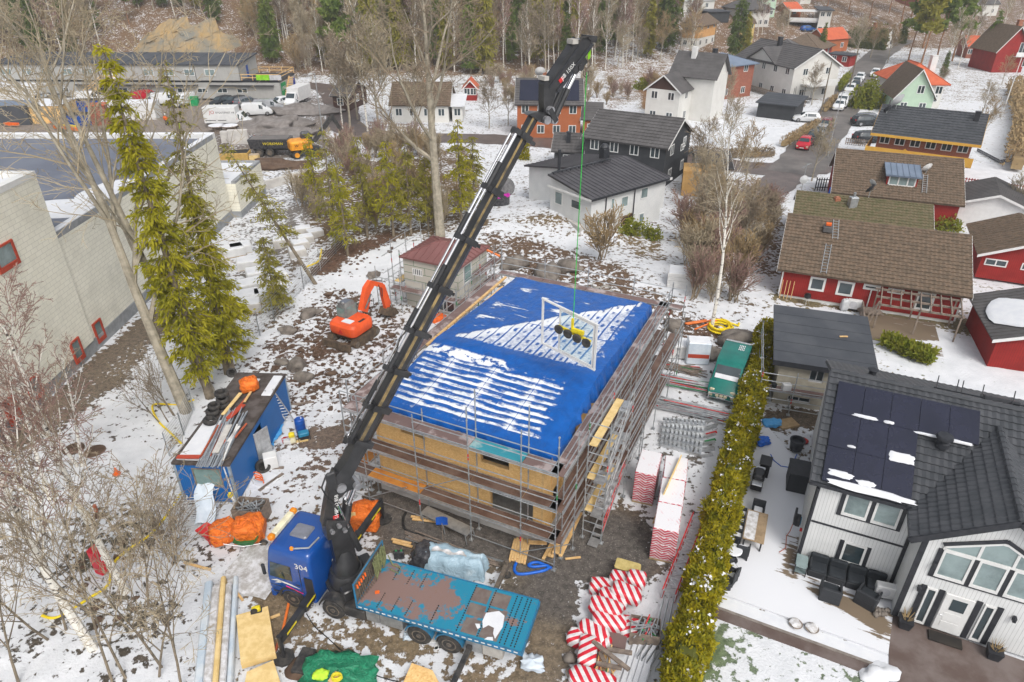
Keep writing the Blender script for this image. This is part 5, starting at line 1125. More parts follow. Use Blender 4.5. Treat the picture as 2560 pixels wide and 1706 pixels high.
t=thing('trestle_platform','grey metal trestle platform lying in front of the chipboard house','trestle',at('A',1480,440),ang(at('A',1330,320),at('A',1640,470)));b=B();b.bx(-1.4,1.4,-.3,.3,.5,.55);b.build('platform','galv',t);b=B()
for x in(-1.3,0,1.3):
 for y in(-.3,.3):b.beam((x,y,.5),(x+.1,y*1.1,0),.04)
b.build('leg','galv',t)
t=thing('snow_shovel','dark blue snow shovel standing at the trestle platform','shovel',at('A',1450,560));p_=Vector((0,0,1.35));b=B().tube((0,0,0),p_,.02,n=6);b.build('handle','timber_old',t);B().grid(6,6,lambda u,v:((u-.5)*.55,.08*math.sin(u*3.1),1.25+v*.45)).bx(-.275,.275,.0,.03,1.25,1.3).build('shovel_blade','barrel_blue',t)
def bundle(p,q,n,w_,h_,sp,m,label,group,z0=.1,seed=1,rows=3):
 r_=random.Random(seed);p,q=Vector(p),Vector(q);d=(q-p).normalized();s_=Vector((-d.y,d.x,0)).normalized()
 for k in range(n):
  o_=s_*(sp*(k%((n+rows-1)//rows)))+Vector((0,0,z0+h_*1.05*(k//((n+rows-1)//rows))));j0=d*r_.uniform(-.15,.15)
  plank('timber_stud',p+o_+j0,q+o_+j0,w_,h_,m,label,'timber',group)
bundle(at('A',2080,715),at('A',2115,555),14,.1,.06,.115,'timber','pale timber stud in the strapped bundle over the blue hose','timber studs in the strapped bundle',.12,1,2)
bundle(at('A',2280,690),at('K',330,1180),3,.14,.07,.16,'timber','long pale timber leaning by the scaffold corner','long timbers by the scaffold corner',.1,2,1)
bundle(at('K',210,1560),at('K',385,1190),3,.16,.07,.17,'timber','long pale plank running beside the stair tower foot','long planks by the stair tower',.25,3,1)
plank('timber_stud',at('A',2110,545,.42),at('A',2250,550,.42),.2,.06,'timber','short crosswise plank strapped on top of the stud bundle','timber')
plank('timber_stud',at('K',250,1560,.06),at('K',380,1545,.06),.09,.05,'timber','short loose board on gravel right of the scaffold','timber')
hp=[at('A',*p,.07)for p in((2100,610),(2050,650),(2000,740),(2030,790),(2150,780),(2250,755),(2255,725),(2150,735),(2110,720),(2180,700),(2290,745))]
solo('pump_hose',B().path(smooth_line(hp),.07,8),'hose_blue','thick blue hose looped under the timber studs','hose',smooth=.8)
hp=[at('A',*p,.08)for p in((1160,315),(1140,360),(1145,430),(1190,465),(1300,500))]
solo('pump_hose',B().path(smooth_line(hp),.06,8),'hose_black','black hose curving in front of the chipboard house','hose',smooth=.8)
solo('plastic_bag',pillow(B(),(.9,.7,.35),.8,4,.3),'wrap_clear','crumpled clear plastic on the gravel behind the truck','plastic',at('A',2140,1500),0,None,1.2)
for k in range(5):solo('plank_piece',B().bx(-.3,.3,-.06,.06,.0,.03),'white_paint','white board scrap beside the rear truck wheels','scrap',at('A',1400+(k%3)*40,1310+k*12),[.0,1.4,.3,1.5,.2][k],'white scraps by the rear wheels')
# --- bottom left stacks
def osb_stack(pix,r,z,label,m='osb',snow=False):
 P=[at(r,*p,z)for p in pix];c=sum(P,Vector())/4;b=B();b.prism([(p.x-c.x,p.y-c.y)for p in P],.1,z);e=solo('sheet_stack',b,m,label,'board stack',(c.x,c.y,0));return e
osb_stack(((160,570),(385,500),(335,195),(130,255)),'P',.42,'stack of yellow chipboard sheets with a saw on top','ply_yellow')
osb_stack(((170,760),(440,760),(370,545),(200,620)),'P',.35,'second chipboard stack at the bottom edge of the picture','ply_yellow')
osb_stack(((1180,760),(1500,800),(1400,610),(1265,563)),'P',.3,'chipboard sheet below the truck with a dark window opening','osb')
t=thing('circular_saw','yellow and black circular saw lying on the chipboard stack','saw',at('P',265,222,.44),.3);B().rb(-.2,.15,-.1,.1,0,.2,.04).build('saw_body','hazard_yellow',t);B().lathe([(.14,-.02),(.14,.02)],16,'y',(-.1,-.13,.12)).bx(-.25,.2,-.16,.12,-.01,.0).build('saw_blade','trim_black',t)
t=thing('timber_pack','long plastic wrapped timber pack with snow on top at the lower left','timber pack',at(7,1500,1400),ang(at(7,1440,1560),at(7,1500,850))-R_(90))
b=B()
Lp=(at(7,1500,850)-at(7,1440,1560)).length+1
for k,(x0,x1,z1,m)in enumerate(((-.75,-.42,.45,'wrap_blue'),(-.41,-.08,.52,'snow_dirty'),(-.07,.14,.56,'ply_yellow'),(.15,.4,.5,'snow_dirty'),(.41,.62,.4,'wrap_blue'))):B().rb(x0,x1,-Lp*.55+.3*k,Lp*.62-.4*(k%2),.05,z1,.06).build('wrapped_bundle',m,t)
b=B().grid(10,10,lambda u,v:((u-.5)*2.6,v*3.2,.12+.1*mnoise.noise(Vector((u*4,v*4,2)))));solo('plastic_sheet',b,'snow_dirty','snowy plastic sheet spread behind the timber pack','plastic sheet',at(7,1640,960),-.3,None,1)
for k,(a_,c_,m)in enumerate((((1260,740),(1440,790),'timber'),((1580,890),(1660,1000),'timber'),((1930,1230),(1975,1020),'pipe_orange'),((1850,1120),(1915,1095),'timber'),((1880,1350),(1905,1290),'pipe_red'))):
 plank('board',at(7,*a_,.1),at(7,*c_,.1),.1,.07,m,['thin pale batten lying in the twigs left of the truck','broad pale board behind the chipboard stack','red-orange batten between stack and outrigger','short batten sticking out from the chipboard stack','small red batten at the outrigger foot'][k],'board')
pillow(B(),(1,1,1))
t=solo('tarp_heap',pillow(B(),(2.7,1.6,.6),.7,6,.3,28,14),'tarp_green','crumpled dark green tarpaulin heap at the bottom edge','tarpaulin',at('P',810,670),-.15,None,1.2)
solo('vest_heap',pillow(B(),(.6,.45,.2),.8,3,.2),'lime_jacket','lime yellow cloth on the green tarpaulin','cloth',at('P',680,650,.5),0,None,1.2)
solo('strap_coil',B().path([(.18*math.cos(a),.14*math.sin(a),.05+.012*a)for a in np.arange(0,19,.5)],.035,5),'strap_yellow','yellow strap coil on the green tarpaulin','strap',at('P',785,672,.6))
plank('board',at('P',740,690,.65),at('P',790,625,.65),.25,.04,'timber','pale board lying on the green tarpaulin','board')
plank('board',at('P',635,690,.05),at('P',665,560,.05),.14,.05,'white_paint','white board in the snow left of the green tarpaulin','board')
solo('dirt_heap',B().blob((0,0,.0),(.75,.6,.22),5,3,.3),'soil','dark dirt patch beside the outrigger foot plate','dirt',at('P',575,600),0,None,1)
solo('rubber_mat',B().rb(-.3,.3,-.55,.55,.0,.3,.05),'rubber','black block beside the outrigger foot plate','block',at('P',572,570),-.2)
solo('rag',pillow(B(),(.4,.3,.25),.8,9,.3),'wrap_blue','small blue-grey rag beside the truck rear wheel','rag',at('P',1245,405),0,None,1)
hp=[at('P',*p,.03)for p in((585,245),(640,330),(720,400),(830,500),(930,580),(1050,650),(1180,685))]
solo('cable',B().path(smooth_line(hp),.022,4),'hose_black','black cable lying in the snow below the truck','cable')
# --------- roofs, windows, houses
def roof_slope(b,E0,E1,R1,R0,kind='pan',step=.36,wave=.3,amp=.035):
 """one roof slope from the eave E0-E1 up to the ridge R0-R1; tiles are real relief"""
 E0,E1,R0,R1=map(Vector,(E0,E1,R0,R1));n=(E1-E0).cross(R0-E0).normalized()
 if n.z<0:n=-n
 Lx=max((E1-E0).length,(R1-R0).length);Ly=((R0-E0).length+(R1-E1).length)/2
 P=lambda u,v:(E0*(1-u)+E1*u)*(1-v)+(R0*(1-u)+R1*u)*v
 if kind=='pan':
  ny=max(2,int(Ly/step));per=max(2,int(Lx/wave));nx=per*4;vs=[];rows=[]
  for j in range(ny):
   for e,off in((0.0,.055),(.97,.0)):
    v=(j+e)/ny;row=[]
    for i in range(nx+1):
     ph=2*math.pi*i/4;hgt_=amp*(.5+.5*math.cos(ph))+off;row.append(tuple(P(i/nx,v)+n*hgt_))
    rows.append(row)
  vs=[p for r in rows for p in r];w_=nx+1
  b.add(vs,[(j*w_+i,j*w_+i+1,(j+1)*w_+i+1,(j+1)*w_+i)for j in range(len(rows)-1)for i in range(nx)])
 else:
  b.add([P(0,0)+n*.02,P(1,0)+n*.02,P(1,1)+n*.02,P(0,1)+n*.02],[(0,1,2,3)])
  if kind=='seam':
   k=max(2,int(Lx/wave))
   for i in range(k+1):b.beam(P(i/k,0)+n*.045,P(i/k,1)+n*.045,.035,.05,up=n)
  if kind=='lap':
   k=max(2,int(Ly/wave))
   for i in range(k):b.beam(P(0,i/k)+n*.03,P(1,i/k)+n*.03,.03,.025,up=n)
 t_=.14
 b.add([E0,E1,R1,R0]+[p-n*t_ for p in(E0,E1,R1,R0)],[(0,1,2,3),(7,6,5,4),(0,4,5,1),(1,5,6,2),(2,6,7,3),(3,7,4,0)])
SIDE={'f':lambda h,u:(u,0,0),'r':lambda h,u:(h['L'],u,R_(90)),'b':lambda h,u:(h['L']-u,h['D'],R_(180)),'l':lambda h,u:(0,h['D']-u,R_(-90))}
def win(parent,h,side,u,z,w_,hh_,m='trim_white',pm='glass',mull=(.5,),t_=.09,nm='window'):
 """window proud of the wall: frame part with its pane as sub-part; u along the wall seen from outside"""
 x,y,rz=SIDE[side](h,u);b=B();b.at(x,y,0,rz)
 for z0,z1 in((z,z+t_),(z+hh_-t_,z+hh_)):b.bx(0,w_,-.06,-.003,z0,z1)
 for X_ in[0,w_-t_]+[w_*f-t_/2 for f in mull]:b.bx(X_,X_+t_,-.058,-.004,z+t_,z+hh_-t_)
 f=b.build(nm,m,parent);b=B();b.at(x,y,0,rz);b.bx(t_*.5,w_-t_*.5,-.03,-.006,z+t_*.5,z+hh_-t_*.5);b.build('pane',pm,f);return f
def house(label,p,rz,L,D,ze,zr,wm,rm,style='x',ov=.4,kind='pan',wins=(),cat='house',name='house',chim=None,base=None,trim='trim_white',step=.36,wave=.3,gut=True,gable_m=None,rpos=.5,chm='brick_chimney',amp=.035,group=None,gov=None):
 t=thing(name,label,cat,p,rz,group);h=dict(L=L,D=D);g=ov if gov is None else gov
 b=B();b.bx(0,L,0,D,0 if not base else base[0],ze)
 if style=='x':
  yr=D*rpos;b2=B()if gable_m else b;b2.prisx([(0,ze+.002),(D,ze+.002),(yr,zr-.05)],0.003,L-.003)
  if gable_m:b2.build('gable',gable_m,t)
 if style=='y':
  xr=L*rpos;b2=B()if gable_m else b;b2.prisy([(0,ze+.002),(L,ze+.002),(xr,zr-.05)],.003,D-.003)
  if gable_m:b2.build('gable',gable_m,t)
 b.build('wall',wm,t)
 if base:B().bx(.06,L-.06,.06,D-.06,-.3,base[0]-.002).build('base_wall',base[1],t)
 b=B()
 if style=='x':
  s1,s2=(zr-ze)/yr,(zr-ze)/(D-yr)
  roof_slope(b,(-g,-ov,ze-ov*s1),(L+g,-ov,ze-ov*s1),(L+g,yr,zr),(-g,yr,zr),kind,step,wave,amp)
  roof_slope(b,(L+g,D+ov,ze-ov*s2),(-g,D+ov,ze-ov*s2),(-g,yr,zr),(L+g,yr,zr),kind,step,wave,amp)
  if kind=='pan':b.tube((-g,yr,zr+.02),(L+g,yr,zr+.02),.11,n=8)
 elif style=='y':
  s1,s2=(zr-ze)/xr,(zr-ze)/(L-xr)
  roof_slope(b,(-ov,D+g,ze-ov*s1),(-ov,-g,ze-ov*s1),(xr,-g,zr),(xr,D+g,zr),kind,step,wave,amp)
  roof_slope(b,(L+ov,-g,ze-ov*s2),(L+ov,D+g,ze-ov*s2),(xr,D+g,zr),(xr,-g,zr),kind,step,wave,amp)
  if kind=='pan':b.tube((xr,-g,zr+.02),(xr,D+g,zr+.02),.11,n=8)
 elif style=='hip':
  i_=min(L,D)/2*.98;lx=L>D
  A1=(i_,D/2,zr)if lx else(L/2,i_,zr);A2=(L-i_,D/2,zr)if lx else(L/2,D-i_,zr);e=ze-ov*(zr-ze)/i_
  c=[(-ov,-ov,e),(L+ov,-ov,e),(L+ov,D+ov,e),(-ov,D+ov,e)]
  q4=[(c[0],c[1],A2,A1),(c[1],c[2],A2,A2),(c[2],c[3],A1,A2),(c[3],c[0],A1,A1)]if lx else[(c[0],c[1],A1,A1),(c[1],c[2],A2,A1),(c[2],c[3],A2,A2),(c[3],c[0],A1,A2)]
  for a_ in q4:roof_slope(b,a_[0],a_[1],a_[2],a_[3],'flat')
  for e_,ap in((c[0],A1),(c[1],A2 if lx else A1),(c[2],A2),(c[3],A1 if lx else A2),(A1,A2)):b.beam(Vector(e_)+Vector((0,0,.04)),Vector(ap)+Vector((0,0,.04)),.14,.08)
 elif style=='flat':b.bx(-ov,L+ov,-ov,D+ov,ze,ze+.25)
 elif style=='mono':roof_slope(b,(-g,-ov,ze),(L+g,-ov,ze),(L+g,D+ov,zr),(-g,D+ov,zr),kind,step,wave,amp);
 rf=b.build('roof',rm,t)
 if style=='mono':B().prisx([(0,ze-.2),(D,ze-.2),(D,zr-.2)],0,L).build('gable',wm,t)
 if chim:
  for cx,cy,cw_,ch in chim:B().bx(cx-cw_,cx+cw_,cy-cw_,cy+cw_,ze,ch).bx(cx-cw_-.05,cx+cw_+.05,cy-cw_-.05,cy+cw_+.05,ch,ch+.1).build('chimney',chm,rf)
 if style in 'xy' and gut:
  b=B()
  if style=='x':
   for x in(-g-.03,L+g):b.add([(x,-ov,ze-ov*s1-.2),(x+.03,-ov,ze-ov*s1-.2),(x+.03,-ov,ze-ov*s1+.04),(x,-ov,ze-ov*s1+.04),(x,yr,zr-.2),(x+.03,yr,zr-.2),(x+.03,yr,zr+.04),(x,yr,zr+.04),(x,D+ov,ze-ov*s2-.2),(x+.03,D+ov,ze-ov*s2-.2),(x+.03,D+ov,ze-ov*s2+.04),(x,D+ov,ze-ov*s2+.04)],[(0,1,2,3),(0,3,7,4),(4,7,11,8),(1,5,6,2),(5,9,10,6),(3,2,6,7),(7,6,10,11),(0,4,5,1),(4,8,9,5)])
  else:
   for y in(-g-.03,D+g):b.add([(-ov,y,ze-ov*s1-.2),(-ov,y+.03,ze-ov*s1-.2),(-ov,y+.03,ze-ov*s1+.04),(-ov,y,ze-ov*s1+.04),(xr,y,zr-.2),(xr,y+.03,zr-.2),(xr,y+.03,zr+.04),(xr,y,zr+.04),(L+ov,y,ze-ov*s2-.2),(L+ov,y+.03,ze-ov*s2-.2),(L+ov,y+.03,ze-ov*s2+.04),(L+ov,y,ze-ov*s2+.04)],[(0,1,2,3),(0,3,7,4),(4,7,11,8),(1,5,6,2),(5,9,10,6),(3,2,6,7),(7,6,10,11),(0,4,5,1),(4,8,9,5)])
  b.build('barge_board',trim,t)
 for wn in wins:
  kw=dict(wn[5])if len(wn)>5 else{};win(t,h,*wn[:5],**kw)
 return t,h,rf
def dish(p,r,az,label,m='dish_grey'):
 t=thing('satellite_dish',label,'satellite dish',p,az);b=B();n_=14
 vs=[(0,.0,0)];b.T=Matrix.Rotation(R_(-60),4,'X')
 b.lathe([(.02,-.18*r*2),(r*.5,-.13*r*2),(r*.85,-.05*r),(r,0),(r*.97,.02),(r*.8,-.03*r),(.02,-.3*r)],18,c=(0,0,.0));b.T=Matrix.Identity(4)
 b.build('dish',m,t,.9);B().tube((0,-.05,-.9*r-.6),(0,-.05,0),.04,n=6).tube((0,-.1,-.6*r),(0,-r*.9,.2*r),.02,n=5).build('mount','galv',t);return t
def roof_ladder(parent_label,p,q,w_=.4,m='galv'):
 p,q=Vector(p),Vector(q);t=thing('roof_ladder',parent_label,'ladder',p);d=q-p;s_=d.cross(Vector((0,0,1))).normalized()*w_/2;b=B()
 for k in(-1,1):b.beam(s_*k,d+s_*k,.05,.05)
 n_=int(d.length/.3)
 for i in range(n_):b.beam(d*((i+.5)/n_)-s_,d*((i+.5)/n_)+s_,.04,.04)
 b.build('ladder_frame',m,t);return t
# --------- white house with solar panels
WH,WR=Vector((13.1,22.25,0)),R_(-25);WL,WD,ZE,ZR,YR=13.,10.4,4.86,7.25,5.2
t=thing('white_house','white boarded house with black trim, dark tiled roof and glazed gable','house',WH,WR);wh=t
ow=lambda r,x,y,yy=0:onwall(WH,WR,r,x,y,yy)
b=B();b.bx(0,WL,0,WD,.15,ZE);b.prisx([(0,ZE+.002),(WD,ZE+.002),(YR,ZR-.08)],.003,WL);b.build('wall','clad_white',t);B().bx(.05,WL,.03,WD,-.05,.149).build('base_wall','plinth',t)
b=B();s1=(ZR-ZE)/YR
roof_slope(b,(-.32,-.16,ZE-.16*s1),(WL,-.16,ZE-.16*s1),(WL,YR,ZR),(-.32,YR,ZR));roof_slope(b,(WL,WD+.42,ZE-.42*s1),(-.32,WD+.42,ZE-.42*s1),(-.32,YR,ZR),(WL,YR,ZR))
for k in range(int(WL/.38)):b.tube((-.32+k*.38,YR,ZR+.02),(-.32+k*.38+.4,YR,ZR+.05),.12,.14,8)
rf=b.build('roof','tile_black',t)
WX0,WX1,WXR,WZE,WZR,WY=3.95,8.95,6.45,5.05,6.8,-1.58
b=B();b.prisy([(WX0,.15),(WX1,.15),(WX1,WZE),(WXR,WZR-.1),(WX0,WZE)],WY,-.003);b.build('wing_wall','clad_white',t)
b=B();s2=(WZR-WZE)/(WXR-WX0)
roof_slope(b,(WX0-.5,4.4,WZE-.5*s2),(WX0-.5,WY-.35,WZE-.5*s2),(WXR,WY-.35,WZR),(WXR,4.4,WZR));roof_slope(b,(WX1+.5,WY-.35,WZE-.5*s2),(WX1+.5,4.4,WZE-.5*s2),(WXR,4.4,WZR),(WXR,WY-.35,WZR))
for k in range(15):b.tube((WXR,WY-.35+k*.4,WZR+.04),(WXR,WY-.35+k*.4+.43,WZR+.02),.15,.13,8)
b.build('wing_roof','tile_black',t)
b=B()
for s in(-1,1):
 xe=WXR+s*(WXR-WX0+.52);b.beam((xe,WY-.38,WZE-.52*s2-.08),(WXR,WY-.38,WZR-.06),.07,.26);b.beam((xe,WY-.38,WZE-.5*s2),(xe,-.2,WZE-.5*s2),.1,.12)
b.bx(-.35,WX0,-.26,-.18,ZE-.16*s1-.14,ZE-.16*s1+.03)
b.beam((-.35,-.2,ZE-.2*s1-.05),(-.35,YR,ZR-.05),.07,.26);b.build('barge_board','trim_black',t)
b=B()
for x in(-.02,3.8):B().bx(x,x+.16,-.035,-.003,.15,ZE-.3).build('corner_board','trim_black',t)
b.bx(WX0-.02,WX0+.2,WY-.035,WY-.003,.15,WZE-.1).bx(WX1-.2,WX1,WY-.035,WY-.003,.15,WZE-.1).bx(.16,3.8,-.04,-.003,2.5,2.58);b.tube((.05,-.12,.2),(.05,-.12,ZE-.4),.05,n=6);b.build('corner_board','trim_black',t)
def bigwin(x0,x1,z0,z1,y,top=None,splits=(.5,),pm='glass_light'):
 b=B();w_=.17;f_=t
 for X_ in[x0-w_,x1]+[x0+(x1-x0)*s-w_/2 for s in splits]:b.bx(X_,X_+w_,y-.05,y-.003,z0-.06,z1+(0 if top is None else 0))
 b.bx(x0-w_,x1+w_,y-.045,y-.004,z0-.14,z0-.061);b.build('window_casing','trim_black',t)
 e=[x0]+[x0+(x1-x0)*s for s in splits]+[x1]
 for i in range(len(e)-1):
  a_,c_=e[i]+(.085 if i else 0),e[i+1]-(.085 if i<len(e)-2 else 0);b=B();q_=.09
  for Z0,Z1 in((z0-.05,z0+q_),(z1-q_,z1)):b.bx(a_,c_,y-.075,y-.003,Z0,Z1)
  for X_ in(a_,c_-q_):b.bx(X_,X_+q_,y-.073,y-.003,z0+q_,z1-q_)
  f=b.build('window','trim_white',t);B().bx(a_+.05,c_-.05,y-.04,y-.006,z0+.05,z1-.05).build('pane',pm,f)
u1,u2=ow('W',300,550),ow('W',625,640);ut=ow('W',345,430)
bigwin(u1[0]+.1,u2[0]-.02,u1[1]+.14,ZE-.24,0)
l1,l2,l3=ow('W',285,810),ow('W',430,860),ow('W',320,690)
bigwin(l1[0]+.12,l2[0]-.05,l1[1]+.12,l3[1]-.02,0,splits=(),pm='glass')
gx=[4.72,5.83,6.97,8.1];gz0,gz1=2.98,4.35
bigwin(gx[0],gx[3],gz0,gz1,WY,splits=(1/3,2/3))
b=B();y=WY
P=[(gx[0],gz1+.02),(gx[3],gz1+.02),(gx[3],gz1+.15),(WXR+.1,gz1+1.02),(WXR-.1,gz1+1.02),(gx[0],gz1+.15)]
tr_=B();
for i in range(len(P)):p_,q_=P[i],P[(i+1)%len(P)];tr_.beam((p_[0],y-.035,p_[1]),(q_[0],y-.035,q_[1]),.06,.1)
for x in(gx[1],gx[2]):tr_.bx(x-.05,x+.05,y-.06,y-.01,gz1+.05,gz1+.7)
f=tr_.build('window','trim_white',t);B().prisy([(x+(.05 if x<WXR else-.05),z)for x,z in P],y-.03,y-.006).build('pane','glass_light',f)
b=B();b.beam((gx[0]-.1,y-.045,gz1+.25),(WXR,y-.045,gz1+1.2),.06,.14).beam((gx[3]+.1,y-.045,gz1+.25),(WXR,y-.045,gz1+1.2),.06,.14);b.build('window_casing','trim_black',t)
dx0,dx1=5.38,6.4
b=B();b.rb(dx0,dx1,WY-.08,WY-.004,.2,2.25,.02);dd=b.build('door','white_paint',t);B().bx(dx0+.28,dx1-.22,WY-.095,WY-.08,1.45,2.05).build('door_pane','glass',dd);B().bx(dx0+.2,dx1-.2,WY-.092,WY-.079,.45,.75).bx(dx0+.2,dx1-.2,WY-.092,WY-.079,.85,1.25).build('door_panel','trim_white',dd);B().tube((dx0+.08,WY-.12,1.1),(dx0+.2,WY-.12,1.1),.02,n=6).build('handle','alu',dd)
for a_,c_ in((4.72,5.1),(6.72,7.1)):
 f=B();[f.bx(X_,X_+.07,WY-.07,WY-.003,.2,2.25)for X_ in(a_,c_-.07)];f.bx(a_+.07,c_-.07,WY-.07,WY-.003,.2,.3).bx(a_+.07,c_-.07,WY-.07,WY-.003,2.17,2.25);f=f.build('side_light','trim_white',t);B().bx(a_+.04,c_-.04,WY-.03,WY-.005,.25,2.2).build('pane','glass',f)
b=B();[b.bx(X_,X_+.2,WY-.045,WY-.003,.16,2.3)for X_ in(4.5,5.14,6.44,7.14)];b.build('door_casing','trim_black',t)
wp=lambda x,y,z=0:loc2w(WH,WR,x,y,z)
for k,(x,z)in enumerate(((4.45,2.0),(4.6,3.4),(7.75,1.9))):
 b=B();b.rb(x-.06,x+.06,WY-.2,WY-.003,z,z+.22,.02);b.build('wall_lamp','trim_black',t)
solo('door_mat',B().rb(-.6,.6,-.25,.25,0,.14,.01),'dark_void','black door mat step below the white front door','door mat',wp(5.9,WY-.38,0),WR)
def onroof(r,x,y):
 n=Vector((0,-s1,1));M=Matrix.Translation(WH)@Matrix.Rotation(WR,4,'Z');c=M.inverted()@Vector((0,0,CAM_H));d=M.inverted().to_3x3()@ray(r,x,y);k=(Vector((0,0,ZE+.1))-c).dot(n)/d.dot(n);return c+d*k
cs=math.cos(math.atan(s1));U=Vector((1,0,0));V_=Vector((0,cs,s1*cs));Nn=Vector((0,-s1*cs,cs));O0=Vector((.0,-.42,ZE-.42*s1))+Nn*.13
slen=(YR+.42)/cs;ph_=1.72;pw=1.11
for r_i,n_ in((0,3),(1,3),(2,5)):
 for k in range(n_):
  a_=O0+U*(.08+k*(pw+.02))+V_*(.38+r_i*(ph_+.02));b=B();vs=[a_,a_+U*pw,a_+U*pw+V_*ph_,a_+V_*ph_];b.add(vs+[p+Nn*.04 for p in vs],[(4,5,6,7),(0,1,5,4),(1,2,6,5),(2,3,7,6),(3,0,4,7)])
  o=b.build('solar_panel','solar');o.location=WH;o.rotation_euler=(0,0,WR);tag(o,['lowest row of','middle row of','top row of'][r_i]+' black solar panels on the white house roof, '+['left end','second from left','third from left','fourth from left','right end'][k if not(n_==3 and k==2)else 4],'solar panel','solar panels on the white house roof')
for k,(u,v,w_,h_,lab)in enumerate(((1.9,.42,3.4,.35,'long strip of snow along the bottom edge of the solar panels'),(.75,.85,1.0,.32,'small snow patch above the eave on the left panel'),(1.75,.72,.7,.28,'snow patch on the lowest panels near the middle'),(2.95,2.35,1.05,.5,'rounded snow pile on the middle solar panels'),(1.35,3.95,1.0,.18,'thin snow strip between the upper panel rows at left'),(2.3,3.95,.42,.16,'tiny snow strip between the upper panel rows'),(3.85,3.78,1.1,.13,'snow line below the top panel row on the tiles'),(5.0,3.78,1.0,.16,'second snow line under the right top panels'),(1.0,2.3,.35,.12,'small snow dab on the middle panel row'))):
 b=B();n_=26;c=O0+U*u+V_*v+Nn*.05;ring=[]
 for i in range(n_):a_=2*math.pi*i/n_;m_=1+.3*mnoise.noise(Vector((math.cos(a_)*2.2,math.sin(a_)*2.2,k*3)))+rnd.uniform(-.08,.08);ring.append(c+U*math.copysign(abs(math.cos(a_))**.7,math.cos(a_))*w_/2*m_+V_*math.copysign(abs(math.sin(a_))**.7,math.sin(a_))*h_/2*m_)
 inn=[c+(p-c)*.75+Nn*.045 for p in ring];b.add(ring+inn+[c+Nn*.09],[(i,(i+1)%n_,n_+(i+1)%n_,n_+i)for i in range(n_)]+[(n_+i,n_+(i+1)%n_,2*n_)for i in range(n_)])
 o=b.build('snow_patch','snow',None,True);o.location=WH;o.rotation_euler=(0,0,WR);tag(o,lab,'snow')
solo('roof_vent',B().lathe([(.28,0),(.26,.2),(.18,.25),(.18,.4),(.34,.42),(.3,.55),(.05,.6)],16),'trim_black','black mushroom vent on the white house front roof slope','vent',wp(4.4,2.7,ZE+s1*2.7+.08),0,None,.8)
solo('roof_vent',B().lathe([(.18,0),(.16,.25),(.26,.27),(.05,.38)],12),'trim_black','small black vent cap near the back roof corner of the white house','vent',wp(1.6,7.0,ZR-s1*1.8+.1),0,None,.8)
solo('roof_hatch',B().at(rx=math.atan(-s1)).rb(-.7,.7,-.35,.35,0,.22,.04),'trim_black','black roof hatch on the rear slope of the white house','hatch',wp(6.8,6.6,ZR-s1*1.4+.05),WR)
for k,x in enumerate((4.6,5.6,7.6)):
 solo('snow_guard',B().beam((-.5,0,0),(.5,0,0),.05,.05).beam((-.4,0,0),(-.4,.3,.5),.04).beam((.4,0,0),(.4,.3,.5),.04),'trim_black',['black snow guard on the rear roof slope, nearest the vent cap','black snow guard on the rear roof slope, between two others','black snow guard beside the rear roof hatch'][k],'snow guard',wp(x,6.3,ZR-s1*1.1+.15),WR)
tA,tB,tC,tD=G(9,265,945,.1),G(9,1425,1365,.1),wp(4.2,.6,.1),G(6,560,1310,.1)
def quadgrid(name,A_,B_,C_,D_,nx,ny,m,z=None,cover=None,skirt=.12):
 b=B();b.grid(nx,ny,lambda u,v:tuple((A_*(1-u)+B_*u)*(1-v)+(D_*(1-u)+C_*u)*v));nv=len(b.v)
 for p_,q_ in((A_,B_),(B_,C_),(C_,D_),(D_,A_)):b.add([p_,q_,q_-Vector((0,0,skirt)),p_-Vector((0,0,skirt))],[(0,3,2,1)])
 o=struct(name,b,m)
 if cover:
  a=o.data.attributes.new("cover",'FLOAT','POINT');a.data.foreach_set("value",[cover(Vector(v))for v in b.v])
 return o
bareP=[[tuple(G(r,x,y,.1).xy)for x,y in pts]for r,pts in(('Q',[(250,280),(330,150),(320,330),(300,430),(235,420)]),('Q',[(330,400),(700,560),(760,600),(735,745),(620,640),(520,570),(430,540),(350,440)]),(6,[(600,1290),(900,1330),(850,1480),(700,1400)]))]
jit=np.random.RandomState(2).normal(size=(24,2))*.38
def tcov(v):
 X_,Y_=v.x+jit[:,0],v.y+jit[:,1];m=np.zeros(len(jit),bool)
 for P in bareP:m|=inpoly(P,X_,Y_)
 return .86-.72*float(m.mean())
quadgrid('terrace',tA,tB,tC,tD,60,80,'terrace',cover=tcov)
def flat(name,pts,z,m,cover=None):
 P=[G(r,x,y,z)for r,x,y in pts];b=B();b.prism([tuple(p.xy)for p in P][::-1]if False else[tuple(p.xy)for p in P],-.02,z);return struct(name,b,m)
flat('terrace_step',[(9,262,962),(9,250,1035),(9,1425,1460),(9,1425,1385)],.06,'snow')
flat('kerb',[(9,250,1036),(9,247,1050),(9,1425,1478),(9,1425,1461)],.075,'kerb_stone')
flat('stone_path',[(9,245,1051),(9,225,1110),(9,1300,1510),(9,1425,1530),(9,1425,1480)],.04,'stone_path')
flat('entrance_paving',[(9,1430,1080),(9,1430,1600),(9,2500,1750),(9,2600,1500),(9,2200,1360)],.05,'stone_path')
solo('snow_pile',B().blob((0,0,.03),(.62,.5,.2),3,3,.5),'snow','rounded white snow pile at the end of the stone path','snow',G(9,1350,1510),0,None,1)
for k,(x,y)in enumerate(((310,632),(385,652))):e=thing('planter_bowl',['round bowl of frosty twigs, the left of two on the step','round bowl of frosty twigs, the right of two on the step'][k],'planter',at('Q',x,y,.06));B().lathe([(.2,0),(.28,.1),(.25,.11),(.1,.1)],16).build('bowl','timber_old',e);B().blob((0,0,.12),(.24,.24,.07),k,2,.3).build('frosty_twigs','snow_dirty',e)
